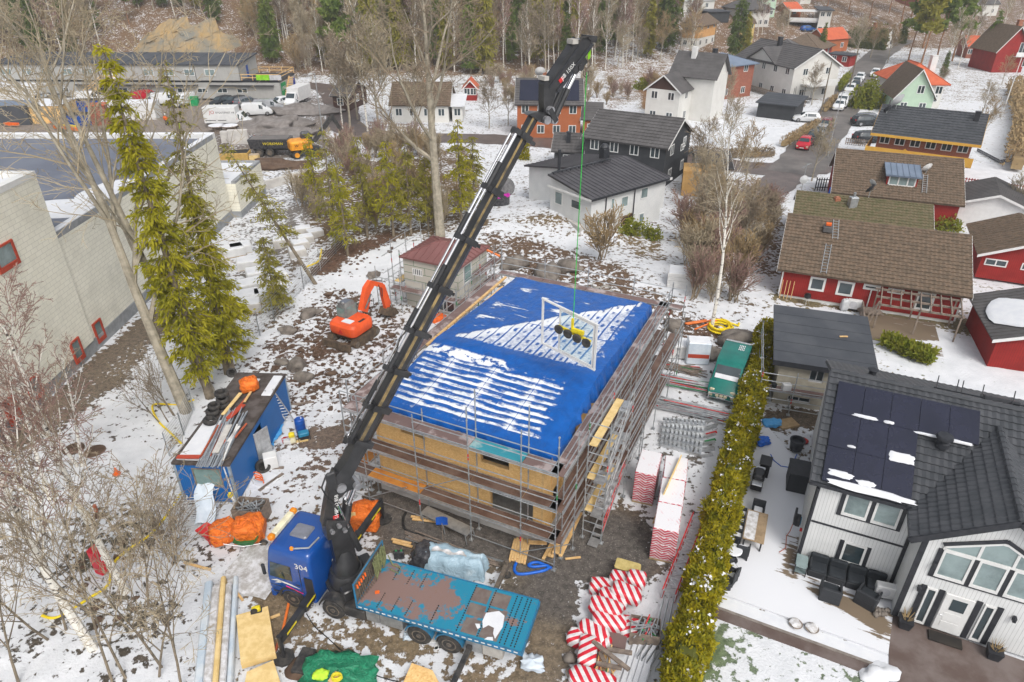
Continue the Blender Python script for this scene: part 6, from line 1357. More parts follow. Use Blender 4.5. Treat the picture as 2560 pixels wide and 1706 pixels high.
tb0,tb1=(at('Q',70,240,.74)+at('Q',160,250,.74))/2,(at('Q',95,100,.74)+at('Q',183,118,.74))/2;tba=ang(tb0,tb1);tc_=(tb0+tb1)/2;tln=(tb1-tb0).length
t=thing('garden_table','long brown garden table dusted with snow on the terrace','table',(tc_.x,tc_.y,.1),tba);b=B().rb(-tln/2,tln/2,-.48,.48,.6,.65,.02);b.build('table_top','wood_table',t);B().rb(-tln/2+.05,tln/2-.1,-.05,.44,.651,.658,.004).build('snow_patch','snow_dirty',t)
for x in(-tln/2+.15,tln/2-.15):
 for y in(-.38,.38):B().beam((x,y,0),(x,y,.6),.07).build('leg','trim_black',t)
def rattan(label,p,rz,group='rattan garden chairs',snowy=True):
 t=thing('garden_chair',label,'chair',p,rz,group);B().rb(-.28,.28,-.28,.28,.12,.42,.03).build('seat','rattan',t);B().rb(-.3,-.22,-.3,.3,.35,.85,.03).build('backrest','rattan',t)
 for s in(-.3,.24):B().rb(-.28,.28,s,s+.06,.3,.62,.02).build('armrest','rattan',t)
 for x in(-.24,.24):
  for y in(-.24,.24):B().bx(x-.03,x+.03,y-.03,y+.03,0,.12).build('leg','rattan',t)
 if snowy:B().rb(-.2,.24,-.2,.2,.421,.45,.02).build('snow_patch','snow',t)
 return t
nrm_=Vector((-math.sin(tba),math.cos(tba),0))
for k in range(4):p_=tc_+nrm_*.78+(tb1-tb0).normalized()*(-tln*.36+k*tln*.25);rattan('snowy rattan chair on the hedge side of the garden table, '+['nearest the bottom end','second from the bottom end','third from the bottom end','nearest the top end'][k],(p_.x,p_.y,.1),tba-R_(90))
p_=tb0-(tb1-tb0).normalized()*.45+nrm_*.35;rattan('rattan chair at the near end of the garden table',(p_.x,p_.y,.1),tba);p_=tb1+(tb1-tb0).normalized()*.4;rattan('rattan chair at the far end of the garden table',(p_.x,p_.y,.1),tba+math.pi)
for k,(x,y,lab)in enumerate(((15,330,'round snowy side table by the hedge'),)):e=thing('side_table',lab,'side table',at('Q',x,y,.1));B().lathe([(.38,.6),(.4,.62),(.4,.65),(.36,.68)],20).build('table_top','snow',e);B().lathe([(.3,0),(.05,.05),(.05,.58),(.3,.6)],12).build('pedestal','trim_black',e)
rattan('black chair by the hedge below the round side table',at('Q',12,395,.1),.3);rattan('low black chair by the hedge nearest the terrace edge',at('Q',5,430,.1),2.4);solo('lantern',B().rb(-.12,.12,-.12,.12,0,.35,.02).rb(-.05,.05,-.05,.05,.35,.45,.01),'trim_black','small black lantern by the hedge at the terrace edge','lantern',at(9,322,920,.1))
sw_=(at('Q',680,430,.5)-at('Q',365,330,.5));sra=WR
for k in range(4):
 x=.52+k*.78;e=thing('sofa_module','black sofa module against the white wall, '+['left end','second from left','third from left','right end beside the heat pump'][k],'sofa',wp(x+.39,-.45,.1),WR,'black sofa modules');B().rb(-.385,.385,-.4,.36,0,.34,.03).build('seat_base','rattan',e);B().rb(-.36,.36,-.38,.2,.342,.46,.05).build('seat_cushion','cushion',e);B().rb(-.385,.385,.2,.4,.342,.8,.06).build('backrest','cushion',e)
 if k in(0,3):s=-1 if k==0 else 1;B().rb(min(s*.385,s*.3),max(s*.385,s*.3),-.38,.19,.462,.62,.03).build('armrest','rattan',e)
for k,(x,y,lab)in enumerate(((465,500,'black armchair with its back to the path, left of two'),(635,525,'black armchair facing the sofa, right of two beside heat pump'))):
 e=thing('lounge_armchair',lab,'armchair',at('Q',x,y,.1),WR+R_(180)if k==0 else WR+R_(160));B().rb(-.42,.42,-.4,.4,0,.34,.03).build('seat_base','rattan',e);B().rb(-.33,.33,-.38,.25,.342,.45,.04).build('seat_cushion','cushion',e);B().rb(-.42,.42,.26,.4,.342,.75,.03).build('backrest','rattan',e)
 for s in(-.42,.34):B().rb(s,s+.08,-.4,.25,.342,.62,.02).build('armrest','rattan',e)
e=thing('side_table','glass storage side table at the white house corner','side table',at('Q',330,375,.1),WR);B().rb(-.25,.25,-.4,.4,.5,.54,.02).rb(-.23,.23,-.38,.38,.15,.18,.02).build('glass_shelf','glass_light',e);b=B()
for x in(-.24,.24):
 for y in(-.39,.39):b.bx(x-.02,x+.02,y-.02,y+.02,0,.6)
b.build('frame','trim_black',e)
e=thing('heat_pump','cream heat pump standing against the white boarded wall','heat pump',wp(3.62,-.75,.15),WR+R_(8));B().rb(-.42,.42,-.17,.17,.1,.75,.03).build('casing','white_plastic',e);B().lathe([(.25,-.175),(.25,-.165)],20,'y',(-.1,0,.42)).build('fan_grille','graphic_grey',e);B().path([(.42,0,.3),(.55,0,.3),(.56,.05,.1)],.03,6).build('pipe','white_plastic',e);B().bx(-.4,.4,-.1,.1,0,.1).build('bracket','trim_black',e)
e=thing('hose_reel','teal hose reel hung at the white house side wall','hose reel',wp(-.25,1.3,1.2),WR+R_(90));B().lathe([(.28,-.1),(.3,-.08),(.3,.08),(.28,.1)],18,'y').build('reel_case','trim_black',e);B().lathe([(.2,-.14),(.22,-.101)],16,'y').build('reel_face','generator_blue',e);B().rb(-.3,.3,.1,.2,-.1,.5,.02).build('wall_bracket','trim_black',e);B().cb((-.35,-.2,-.2),(.1,.1,.14)).build('hose_nozzle','red_paint',e)
solo('hose_line',B().path([(0,0,1.0),(-.05,.0,.3),(-.15,-.1,.03),(-.1,-.9,.03),(-.35,-1.3,.03)],.02,5),'pipe_red','thin red hose hanging from the hose reel','hose',wp(-.4,1.3,.1),WR)
e=thing('storage_box','tall black storage box beside the white house side wall','storage box',at(9,800,240,.1),R_(-20));B().rb(-.55,.55,-.3,1.0,0,1.1,.03).build('box_body','rattan',e);B().rb(-.58,.58,-.33,1.03,1.1,1.17,.03).build('lid','trim_black',e)
e=thing('gas_grill','black gas grill with side shelves standing by the hedge','grill',at(9,520,230,.1),R_(65));B().rb(-.35,.35,-.28,.28,.1,.8,.03).build('cabinet','grill_black',e);B().rb(-.4,.4,-.3,.3,.8,1.12,.12).build('lid','grill_black',e);B().rb(.4,.8,-.25,.25,.78,.83,.02).rb(-.8,-.4,-.25,.25,.78,.83,.02).build('side_shelf','alu',e)
solo('grill_trolley',B().rb(-.35,.35,-.25,.25,0,.85,.04).rb(-.42,.42,-.3,.3,.85,.9,.02),'grill_black','second black grill trolley near the hedge','grill',at(9,570,130,.1),R_(65))
solo('plant_tub',B().lathe([(.28,0),(.33,.05),(.38,.6),(.42,.62),(.42,.68),(.34,.68),(.3,.5)],18),'trim_black','large black plant tub on the terrace behind the white house','tub',at(6,790,1515,.1),0,None,.8)
solo('red_disc',B().lathe([(.25,0),(.25,.06),(.2,.1)],16),'red_paint','red lid beside the large black tub','lid',at(6,848,1460,.1));solo('tarp_heap',pillow(B(),(.9,.6,.3),.8,2,.3),'hose_blue','crumpled bright blue plastic on the terrace by the hedge','plastic',at(6,560,1475,.1),.4,None,1.1)
solo('garden_hose',B().path([tuple(at(9,x,y,.13)-at(9,620,0,.1))for x,y in((620,0),(640,40),(690,80),(750,90),(780,40),(800,0))],.025,5),'hose_blue','thin blue hose curving over the snowy terrace','hose',at(9,620,0,.1));e=solo('blue_cover',pillow(B(),(1.2,.7,.25),.7,5,.25),'tarp_sky','teal cover on soil below the plastered garage','cover',at(6,630,1345,.05),.2,None,1.1)
for k,(x,y,lab)in enumerate(((9,1,'planter with dry straw left of the white front door'),(1,1,'planter with dry straw right of the white front door'))):
 e=thing('door_planter',lab,'planter',at(9,[1530,2135][k],[1175,1385][k],.05),WR);rloft(B(),[(0,-.2,.2,-.2,.2,.02),(.45,-.27,.27,-.27,.27,.02)],1).build('pot','trim_black',e);bb=B()
 for i in range(26):a_=rnd.uniform(0,6.3);bb.tube((.1*math.cos(a_),.1*math.sin(a_),.43),(.28*math.cos(a_),.28*math.sin(a_),.43+rnd.uniform(.2,.5)),.02,.004,4)
 bb.build('dry_grass','twig_ochre',e)
solo('hand_shovel',B().tube((0,0,0),(.1,.15,1.2),.02,n=6).cb((0,0,.1),(.28,.05,.3)),'trim_black','black shovel leaning on the wing wall beside the planter','shovel',at(9,1520,1120,.05),WR)
for k in range(9):solo('river_stone',B().blob((0,0,.08),(rnd.uniform(.1,.16),rnd.uniform(.1,.16),.12),k,1,.3),'rock','dark stone heaped at the wing corner of the white house','stone',at('Q',680+(k%5)*14,570+(k//5)*18,.1),0,'stones at the wing corner',1)
# --------- plastered garage with its scaffold
gq=[G(6,640,905,3.2),G(6,1365,1015,3.2),G(6,1370,625,3.7),G(6,760,540,3.7)];ga=ang(gq[0],gq[1]);GO=(gq[0].x,gq[0].y,0)
gl=[Matrix.Rotation(-ga,4,'Z')@(p-Vector(GO))for p in gq];gL,gD=gl[1].x,(gl[2].y+gl[3].y)/2
t=thing('plastered_garage','unfinished plastered garage with a flat black felt roof','garage',GO,ga)
b=B();b.wall(.45,gL-.25,-.2,3.05,[(2.2,3.0,1.9,2.75),(1.3,2.6,.35,.7)],.25,.35);b.bx(.45,.7,.6,gD-.2,-.2,3.2).bx(gL-.5,gL-.25,.6,gD-.2,-.2,3.2).bx(.7,gL-.5,gD-.45,gD-.2,-.2,3.3);b.build('wall','plaster_grey',t)
for h_ in((2.2,3.0,1.9,2.75),(1.3,2.6,.35,.7)):frame_xz(t,h_,.45,'graphic_grey','glass',.05,(.5,))
b=B();roof_slope(b,(0,0,3.2),(gL,0,3.2),(gL,gD,3.72),(0,gD,3.72),'lap',wave=1.0);b.build('roof','felt_black',t);B().bx(-.02,gL+.02,-.05,-.002,2.9,3.24).build('fascia','trim_black',t);B().bx(gL+.002,gL+.04,0,gD,3.0,3.3).build('barge_board','trim_white',t)
t=thing('scaffold','tube scaffold with a plank against the plastered garage wall','scaffold',GO,ga)
for x in(-.5,1.4,3.2):standard(t,x,-.75,3.0);standard(t,x,-.05 if x>0 else-.1,1.6)
for z in(.4,1.0,1.7,2.2,2.7):ledger(t,(-.5,-.75,z),(3.2,-.75,z))
for y in(2,5):standard(t,-.55,y,3.2)
for z in(1.7,2.5,3.0):ledger(t,(-.55,-.75,z),(-.55,5,z))
deck(t,-.5,3.2,-.7,-.12,1.55,'deck_plank');gp=lambda x,y,z:loc2w(GO,ga,x,y,z)
solo('bucket',B().lathe([(.13,0),(.16,.3),(.14,.3)],14),'car_dark','dark bucket on the garage scaffold plank','bucket',gp(.3,-.45,1.56));solo('white_box',B().rb(-.25,.25,-.18,.18,0,.4,.03),'white_plastic','white tub on the garage scaffold plank','tub',gp(1.0,-.4,1.56));solo('plank_piece',B().bx(-.25,.25,-.05,.05,0,.05),'timber','small orange-brown wood piece on the black garage roof','wood',gp(4.1,gD*.55,3.55))
solo('pallet',B().bx(-.6,.6,-.4,.4,0,.12),'pallet','old pallet and stones below the garage wall','pallet',at(6,730,1345,0),.3)
# --------- red row houses
eL,eR=G(6,665,285,2.5),G(6,2003,480,2.5);ra=ang(eL,eR);rl=(eR-eL).xy.length
RO=loc2w(eL,ra,.45,.5);gsl=.42
W_=[('f',2.1,1.0,1.15,1.15),('f',4.1,.95,1.2,1.2),('f',5.9,1.75,1.2,.45),('f',7.6,1.75,1.1,.4),('f',9.6,.75,1.2,1.5)]
t,h,rf=house('red boarded house with mossy brown tiles, wooden pergola in front',RO,ra,rl-.9,9.5,2.72,5.15,'clad_red','tile_brown',wins=[(*a_,{'mull':(),'t_':.16,'pm':'glass'})for a_ in W_],base=(.25,'trim_white'),rpos=.56,ov=.5,gov=.45);red1=t
b=B();[b.bx(x,x+.12,-.04,-.003,.25,2.6)for x in(-.02,rl-1.0)];b.tube((6.5,-.1,.3),(6.5,-.1,1.9),.05,n=6);b.build('corner_board','trim_white',t)
rp=lambda x,y,z:loc2w(RO,ra,x,y,z);sl3=(5.15-2.72)/(9.5*.56)
solo('roof_hatch',B().rb(-.35,.35,-.4,.4,0,.4,.03).rb(-.2,.2,-.2,.2,.4,.5,.02),'tile_dark','dark skylight box with orange top on the red house roof','skylight',rp(2.75,4.0,2.72+sl3*4.0+.05),ra);solo('chimney_cap',B().rb(-.2,.2,-.2,.2,0,.2,.02),'safety_orange','orange cap on the skylight of the red house roof','cap',rp(2.75,4.0,2.72+sl3*4+.5),ra)
roof_ladder('grey ladder on the mossy roof beside the skylight',rp(3.4,3.2,2.75+sl3*3.2+.06),rp(3.3,5.2,2.75+sl3*5.2+.06));roof_ladder('lower roof ladder above the red house eave',rp(2.9,-.3,2.75-sl3*.3+.06),rp(3.0,2.6,2.75+sl3*2.6+.06))
o2=G(3,797,1310,4.4);a2=ang(o2,G(3,1735,1410,4.4));l2_=(G(3,1735,1410,4.4)-o2).xy.length;O2=loc2w(o2,a2,.3,-4.6)
t,h,rf=house('middle row house with moss covered roof behind the red house',O2,a2,l2_-.6,8.4,2.6,4.4,'clad_red','tile_moss',base=(.2,'concrete'),rpos=.55,ov=.3,gov=.3);hp2=lambda x,y,z:loc2w(O2,a2,x,y,z)
solo('vent_pipe',B().rb(-.35,.35,-.3,.3,0,1.1,.03).tube((0,0,1.1),(0,0,1.5),.12,n=8),'galv','metal chimney vent on the middle mossy roof','chimney',hp2(4.6,3.4,3.7));solo('roof_hatch',B().rb(-.25,.25,-.25,.25,0,.5,.03).rb(-.18,.18,-.18,.18,.5,.6,.02),'brick_chimney','small brick vent on the mossy roof left of the metal chimney','vent',hp2(3.3,4.0,3.9))
dish(hp2(5.9,4.9,5.3),.5,.6,'black satellite dish on the ridge of the middle mossy roof','trim_black');dish(hp2(6.0,5.1,5.8),.38,-1.2,'grey tilted dish above the black satellite dish')
e=thing('tv_antenna','thin aerial mast at the left end of the mossy roof','aerial',hp2(.1,4.6,2.5));b=B().tube((0,0,0),(0,0,4.6),.03,n=5);[b.tube((-.5+.1*k,0,4.2-.02*k),(.5-.1*k,.1,4.6),.012,n=4)for k in range(4)];b.tube((-.2,0,2.7),(.9,0,2.75),.02,n=4);b.build('mast','galv',e);B().lathe([(.05,-.05),(.4,.04),(.38,.06)],14,'y',(0,-.1,3.1)).build('dish','dish_grey',e)
o1,q1=G(3,1065,1020,5.5),G(3,1945,1095,5.5);a1=ang(o1,q1);l1_=(q1-o1).xy.length;O1=loc2w(o1,a1,.4,-6)
t,h,rf=house('far row house with brown tile roof, white dormer and dish',O1,a1,l1_-.8,10.5,2.7,5.5,'clad_red','tile_brown',rpos=.57,ov=.35,gov=.35);h1=lambda x,y,z:loc2w(O1,a1,x,y,z);sl1=2.8/(10.5*.57)
d=thing('dormer',None,None);d.parent=t;x0,x1,y0=4.7,7.5,1.5
b=B();b.bx(x0,x1,y0,y0+2.6,3.2,4.55);b.build('dormer_wall','clad_red',d);b=B();roof_slope(b,(x0-.25,y0-.35,4.5),(x1+.25,y0-.35,4.5),(x1+.25,y0+2.9,4.95),(x0-.25,y0+2.9,4.95),'seam',wave=.5);b.build('dormer_roof','roof_blue',d)
f=B();[f.bx(x,x+.12,y0-.06,y0-.003,3.5,4.4)for x in(x0+.15,x0+1.0,x0+1.85,x1-.27)];f.bx(x0+.27,x1-.27,y0-.055,y0-.004,3.4,3.52).bx(x0+.1,x1-.1,y0-.055,y0-.004,4.35,4.45);f=f.build('dormer_window','trim_white',d);B().bx(x0+.2,x1-.2,y0-.03,y0-.005,3.45,4.4).build('pane','glass_light',f)
dish(h1(8.3,3.6,5.0),.55,.3,'white satellite dish on the far row house roof beside the dormer','white_plastic');roof_ladder('silver ladder below the white dish on the far row house',h1(8.2,.7,2.75+sl1*.7+.1),h1(8.3,3.2,2.75+sl1*3.2+.1),m='alu');solo('blue_cover',B().beam((0,0,0),(.3,.9,2.3),.4,.25),'hose_blue','blue cover hanging at the left gable of the far row house','cover',h1(-.55,-.3,.5),a1)
gp_=[G(6,2000,440,2.6),G(6,2160,735,2.5)]
ya=ang(gp_[1],gp_[0]);t,h,rf=house('dark seam roofed shed with a snow field on its roof',loc2w(gp_[1],ya-R_(90),.3,.3),ya-R_(90),6,6.2,2.3,3.3,'clad_red','tile_dark',style='y',kind='seam',wave=.45,ov=.4,gov=.4,cat='shed',name='shed')
b=B().blob((0,0,0),(1.5,2.2,.08),4,3,.15);o=solo('roof_snow',b,'snow','white snow field on the dark seam roofed shed','snow',loc2w(gp_[1],ya-R_(90),1.6,3.3,2.86),ya-R_(90),None,1);o.rotation_euler=(0,R_(-18),ya-R_(90))
t,h,rf=house('red garage with a brown roof and white gable boards behind the shed',G(6,2015,335,.2),R_(-24),6.5,7,2.3,3.7,'clad_red','tile_brown',style='y',kind='seam',wave=.5,wins=[('f',.3,1.2,1.6,.6),('f',2.9,1.2,1.6,.6)],cat='garage',name='garage',ov=.45)
t,h,rf=house('dark seam roofed garage at the right edge by the village road',G(3,1830,1530,0),R_(-28),7,6,2.3,3.6,'trim_white','tile_dark',style='y',kind='seam',wave=.5,cat='garage',name='garage',ov=.4)
e=thing('pergola','weathered wooden pergola standing along the red house wall','pergola',rp(6.9,-3.2,0),ra);pl=5.2
b=B();[b.beam((x,0,2.1),(x+.25,2.9,2.25),.07,.14)for x in np.linspace(0,pl,9)];b.build('rafter','timber_old',e)
for y in(.15,1.4,2.7):B().beam((-.2,y,2.0+y*.05),(pl+.2,y,2.0+y*.05),.1,.14).build('beam','timber_old',e)
for x in(0,pl/2,pl):
 for y in(.15,2.7):B().beam((x,y,0),(x,y,2.05),.1,.1).build('post','timber_old',e)
B().beam((-.4,.2,0),(-.1,.1,2.3),.06,.1).beam((-.9,.2,0),(-.1,.2,2.2),.06,.1).build('trellis','timber_old',e)
quadgrid('wood_deck',rp(6.2,-5.6,.06),rp(11.2,-6.2,.06),rp(11.2,-.5,.06),rp(6.2,-.5,.06),30,24,'terrace',cover=lambda v:.55 if v.y<42.5 else .3)
b=B();[b.beam((0,.06*k,.35+.12*k),(0,.06*k,.35+.12*k),.1)for k in range(2)]
solo('garden_fence',B().bx(-.05,.05,0,2.6,0,1.0),'timber_old','short grey board fence left of the pergola deck','fence',rp(6.1,-3.2,0),ra)
e=thing('heat_pump','white heat pump under the pergola end of the red house','heat pump',rp(5.6,-.5,.1),ra);B().rb(-.5,.5,-.2,.2,.15,.85,.03).build('casing','white_plastic',e);B().lathe([(.28,-.21),(.28,-.2)],16,'y',(-.12,0,.5)).build('fan_grille','graphic_grey',e);B().bx(-.4,.4,-.1,.1,0,.15).build('bracket','trim_black',e);solo('covered_stand',pillow(B(),(.6,.5,1.0),.6,2,.1),'dish_grey','grey covered garden item left of the heat pump','cover',rp(4.9,-.7,0),0,None,.9)
e=thing('kettle_grill','black kettle grill by the red house wall','grill',rp(2.15,-.8,0));B().lathe([(.05,.55),(.25,.68),(.27,.8),(.2,.98),(.03,1.03)],16).build('kettle','grill_black',e,.8);b=B();[b.tube((0,0,.65),(.3*math.cos(a_),.3*math.sin(a_),0),.015,n=5)for a_ in(0,2.1,4.2)];b.build('leg','galv',e);solo('boat',B().blob((0,0,.3),(.9,.35,.3),1,3,.05),'timber_old','upturned grey boat shape beside the pergola','boat',rp(6.7,-.7,0),ra,None,1)
for k,x in enumerate((.15,.45,.7,1.0)):solo('garden_stake',B().tube((0,0,0),(.05,.1,1.6),.03,n=5),'timber','pale garden stake leaning on the red wall corner','stake',rp(x,-.35,0),0,'garden stakes at the red wall')
# --------- insulation stacks, bundles, pipes, van, hedge
def pkg(p,rz,w_,d_,z0,h_,lab,grp):
 b=B().rb(-w_/2,w_/2,-d_/2,d_/2,0,h_-.02,.03);o=solo('insulation_pack',b,'wrap_zigzag',lab,'insulation',(p.x,p.y,z0),rz,grp)
 return o
def istack(c,rz,w_,d_,lab,n=4):
 nm=['bottom','second','third','top','topmost']
 for k in range(n):pkg(c,rz,w_*(1+.01*(k%2)),d_,.12+k*.47,.47,f'{nm[k]} red zigzag insulation pack of {lab}','insulation packs in stacks')
 solo('snow_cover',B().rb(-w_/2+.02,w_/2-.02,-d_/2+.02,d_/2-.02,0,.04,.02),'snow_wrap',f'snow on top of {lab}','snow',(c.x,c.y,.12+n*.47-.02),rz)
 solo('pallet',B().bx(-w_/2,w_/2,-d_/2,d_/2,0,.11),'pallet',f'pallet below {lab}','pallet',(c.x,c.y,0),rz)
f0,f1=at('D',578,832),at('D',726,866);iz=ang(f0,f1);iw=(f1-f0).length;dv=Vector((-math.sin(iz),math.cos(iz),0))
for k,lab in enumerate(('the front stack of the right row','the middle stack of the right row','the rear stack of the right row')):istack((f0+f1)/2+dv*(.88+1.78*k),iz+.02*k,iw,1.72,lab)
f0,f1=at('D',482,492),at('D',600,520);istack((f0+f1)/2+dv*.95,ang(f0,f1),(f1-f0).length+.05,1.85,'the lone stack left of the leaning board')
p_,q_=at('D',590,636),at('D',690,400,.0);u_=Vector((.48,.88,0));b=B().bx(-.03,.03,0,2.9,0,2.35);o=solo('chipboard_sheet',b,'ply_yellow','tall chipboard sheet leaning upright between the insulation stacks','board',p_+Vector((.12,.15,.02)),R_(-27));o.rotation_euler=(0,R_(9),R_(-27))
SB=[(620,285,.95,-.45,.5,'large striped bundle in the upper middle with a label strip'),(690,190,.6,-.4,.55,'upright striped bundle below the yellow wool slab'),(600,200,.9,-.3,.25,'striped bundle under the torn yellow wool piece'),(455,240,.8,-.15,.1,'snow dusted striped bundle at the left of the heap'),(530,320,.9,-.35,.3,'striped bundle third from the top of the heap'),(480,385,1.0,-.35,.45,'striped bundle in the middle lying over others'),(500,480,1.0,-.2,.3,'striped bundle below the middle, beside the scrap crate'),(640,520,.7,1.2,.1,'end of a striped bundle next to the scrap crate'),(390,555,.95,-.6,.2,'striped bundle above the upright one at the bottom'),(280,590,.5,1.2,.1,'small striped bundle at the left edge of the heap'),(440,630,.6,-.7,.05,'striped bundle half hidden by the dark timber beam'),(355,680,.95,1.4,.25,'upright striped bundle at the bottom of the heap'),(390,880,1.3,-.3,.1,'pale striped bundle at the bottom edge beside the planks')]
for k,(x,y,l_,rz,z,lab)in enumerate(SB):
 p_=at('S',x,y,z+.2);o=solo('striped_bundle',pillow(B(),(l_*1.38,.74,.58),.42,k,.07,24,12),'wrap_stripe',lab,'insulation',(p_.x,p_.y,max(0,z-.1)),rz,'striped insulation bundles in the heap',.9)
for k,(x,y,s_,rz)in enumerate(((630,105,(1.15,.6,.12),-.35),(605,212,(.8,.35,.1),-.4))):solo('wool_slab',pillow(B(),s_,.25,k,.03),'wool',['flat yellow wool slab at the top of the striped heap','torn yellow wool piece lying on the striped bundles'][k],'insulation',at('S',x,y,.5),rz,None,.8)
r3=random.Random(11)
def heap(pix,n,l_,rad,z0,z1,a0,da,m,lab,name='scrap',cat='scrap',spread=.5,kind='stuff'):
 p_=at(*pix);b=B()
 for k in range(n):
  a_=a0+r3.uniform(-da,da);d=Vector((math.cos(a_),math.sin(a_),0))*l_/2*r3.uniform(.8,1.1);c=Vector((r3.uniform(-spread,spread),r3.uniform(-spread,spread)*.6,z0+(z1-z0)*k/n));b.m=1 if r3.random()<.12 else(2 if r3.random()<.1 else 0);b.tube(c-d,c+d+Vector((0,0,r3.uniform(-.05,.05))),rad,n=5)
 return tag(solo(name,b,[m,'mark_green','mark_red'],lab,cat,p_),None,None,None,kind)
e=thing('scrap_crate','wooden crate full of scaffold couplers beside the striped bundles','crate',at('S',740,590),-.2);b=B().wall(-.6,.6,0,.75,[],.03,-.45).bx(-.6,.6,.42,.45,0,.75).bx(-.6,-.57,-.42,.42,0,.75).bx(.57,.6,-.42,.42,0,.75).bx(-.57,.57,-.42,.42,.05,.08);b.build('crate_box','timber_old',e)
heap(('S',740,590),34,.8,.03,.4,.85,.5,1.5,'galv','jumble of scaffold couplers filling the wooden crate',spread=.35)
for k,(x,y,rz,lab)in enumerate(((905,520,1.2,'bundled scaffold frames standing beside the hedge'),(830,680,.9,'scaffold frames lying below the coupler crate'))):
 e=thing('scaffold_bundle',lab,'scaffold frames',at('S',x,y),rz);
 for j in range(5):b=B();[b.tube((X_,-.4+.2*j,.08),(X_,-.4+.2*j,.9 if k==0 else .3),.025,n=5)for X_ in(-.9,0,.9)];b.tube((-.9,-.4+.2*j,.9 if k==0 else .3),(.9,-.4+.2*j,.9 if k==0 else .3),.025,n=5).tube((-.9,-.4+.2*j,.3),(.9,-.4+.2*j,.3),.025,n=5);b.build('frame','galv',e)
for k in range(4):solo('scaffold_deck',B().bx(-1.4,1.4,-.16,.16,0,.06),'alu','snowy aluminium scaffold deck lying beside the hedge','deck',at('S',640+k*38,790+k*8,.05*k),1.15,'aluminium decks by the hedge');solo('snow_cover',B().rb(-1.3,1.3,-.13,.13,0,.03,.01),'snow','snow strip on an aluminium scaffold deck by the hedge','snow',at('S',640+k*38,790+k*8,.05*k)+Vector((0,0,.062)),1.15,'snow on the aluminium decks')
for k,(a_,c_,z,lab)in enumerate((((390,615),(640,810),.75,'dark snowy timber beam crossing over the bottom bundles'),((490,670),(660,695),.7,'dark beam lying crosswise beside the alu decks'),((415,765),(590,800),.5,'lowest dark beam above the bottom striped bundle'),((440,690),(470,760),.4,'short dark beam joining two others'))):plank('beam',at('S',*a_,z),at('S',*c_,z),.16,.1,'timber_old',lab,'beam')
solo('scaffold_deck',B().bx(-.5,.5,-.35,.35,.3,.36),'deck_plank','brown scaffold deck board below the crate','deck',at('S',560,620),1.3)
heap(('S',450,830),14,1.6,.035,.1,.45,1.3,.5,'timber','pale boards below the dark beams','offcuts','boards',.4);solo('boulder',B().blob((0,0,.1),(.3,.25,.22),2,2),'rock','dark stone at the left of the bottom bundles','stone',at('S',230,745),0,None,1);solo('boulder',B().blob((0,0,.1),(.32,.25,.22),6,2),'rock','dark stone near the bottom striped bundle','stone',at('S',250,845),0,None,1)
e=thing('lattice_mast','red and white lattice mast lying along the hedge','lattice mast',at('D',690,1085),ang(at('D',690,1085),at('D',830,720)));ml=5.2;b=B();[b.tube((0,y,z),(ml,y,z),.035,n=5)for y,z in((-.28,.08),(.28,.08),(-.28,.6),(.28,.6))];b.build('chord','red_paint',e);b=B()
for k in range(13):x=k*.4;s_=1 if k%2 else-1;b.tube((x,-.28*s_,.6),(x+.4,.28*s_,.6),.022,n=4).tube((x,-.28,.6),(x,.28,.6),.022,n=4).tube((x,-.28,.08),(x+.4,-.28,.6),.022,n=4).tube((x,.28,.08),(x+.4,.28,.6),.022,n=4)
b.build('lacing','alu',e)
heap(('L',430,420),46,4.2,.03,.05,.6,-.38,.12,'galv','bundle of scaffold tubes on trestles left of the green van','scaffold_tubes','tubes',.55);heap(('L',480,605),50,4.4,.03,.05,.65,-.4,.1,'galv','larger bundle of scaffold tubes below the green van','scaffold_tubes','tubes',.6);heap(('L',380,290),22,3,.03,.03,.2,-.3,.4,'timber_old','dark tubes and sticks on the ground by the white boxes','scaffold_tubes','tubes',.5)
for k in range(5):
 e=thing('stair_flight','aluminium stair flight in the pile, '+['lowest, at the front','second from the bottom','in the middle with green ends','second from the top with red edge','topmost, at the back'][k],'stairs',at('L',400+6*k,850-34*k,.0)+Vector((0,0,.1+.1*k)),-.42+.07*k);b=B()
 for y in(-.25,.25):b.beam((-1.3,y,0),(1.2,y,0),.03,.2).beam((1.2,y,0),(1.75,y,.3),.03,.2)
 b.build('stringer','alu',e);b=B();[b.bx(-1.2+j*.24,-1.06+j*.24,-.24,.24,.03,.06)for j in range(10)];b.build('tread','galv',e)
 if k in(2,3):B().beam((1.2,-.27,.0),(1.75,-.27,.3),.012,.18).build('end_strip','mark_green' if k==2 else 'red_paint',e)
for k,(p_,s_,m,lab)in enumerate(((('L',388,222),(1.7,1.2,1.0),'white_plastic','white wrapped box with snow beside the grey wrapped pallet'),(('L',512,262),(1.5,1.0,1.7),'wrap_clear','tall grey wrapped pallet of bricks left of the green van'),(('C',4,4),0,0,''))[:2]):e=thing('wrapped_pallet',lab,'pallet',at(*p_),-.1);B().rb(-s_[0]/2,s_[0]/2,0,s_[1],.08,s_[2],.05).build('wrapped_load',m,e);B().rb(-s_[0]/2+.04,s_[0]/2-.04,.04,s_[1]-.04,s_[2],s_[2]+.05,.03).build('snow_cover','snow',e);k and B().bx(-.7,.7,-.004,0,.55,.85).build('printed_band','red_frame',e)
pw_=G(6,-20,480,0);e=thing('wrapped_pallet','big white wrapped stack of packs behind the blue tarpaulin','pallet',pw_+Vector((.5,.3,0)),R_(-15));
for k in range(6):B().rb(-1.35,1.35,-.2,1.5,.1+k*.32,.4+k*.32,.03).bx(1.0,1.1,-.206,-.2,.18+k*.32,.28+k*.32).build('wrapped_layer','white_plastic',e)
B().rb(-1.3,1.3,-.15,1.45,2.0,2.06,.03).build('snow_cover','snow',e)
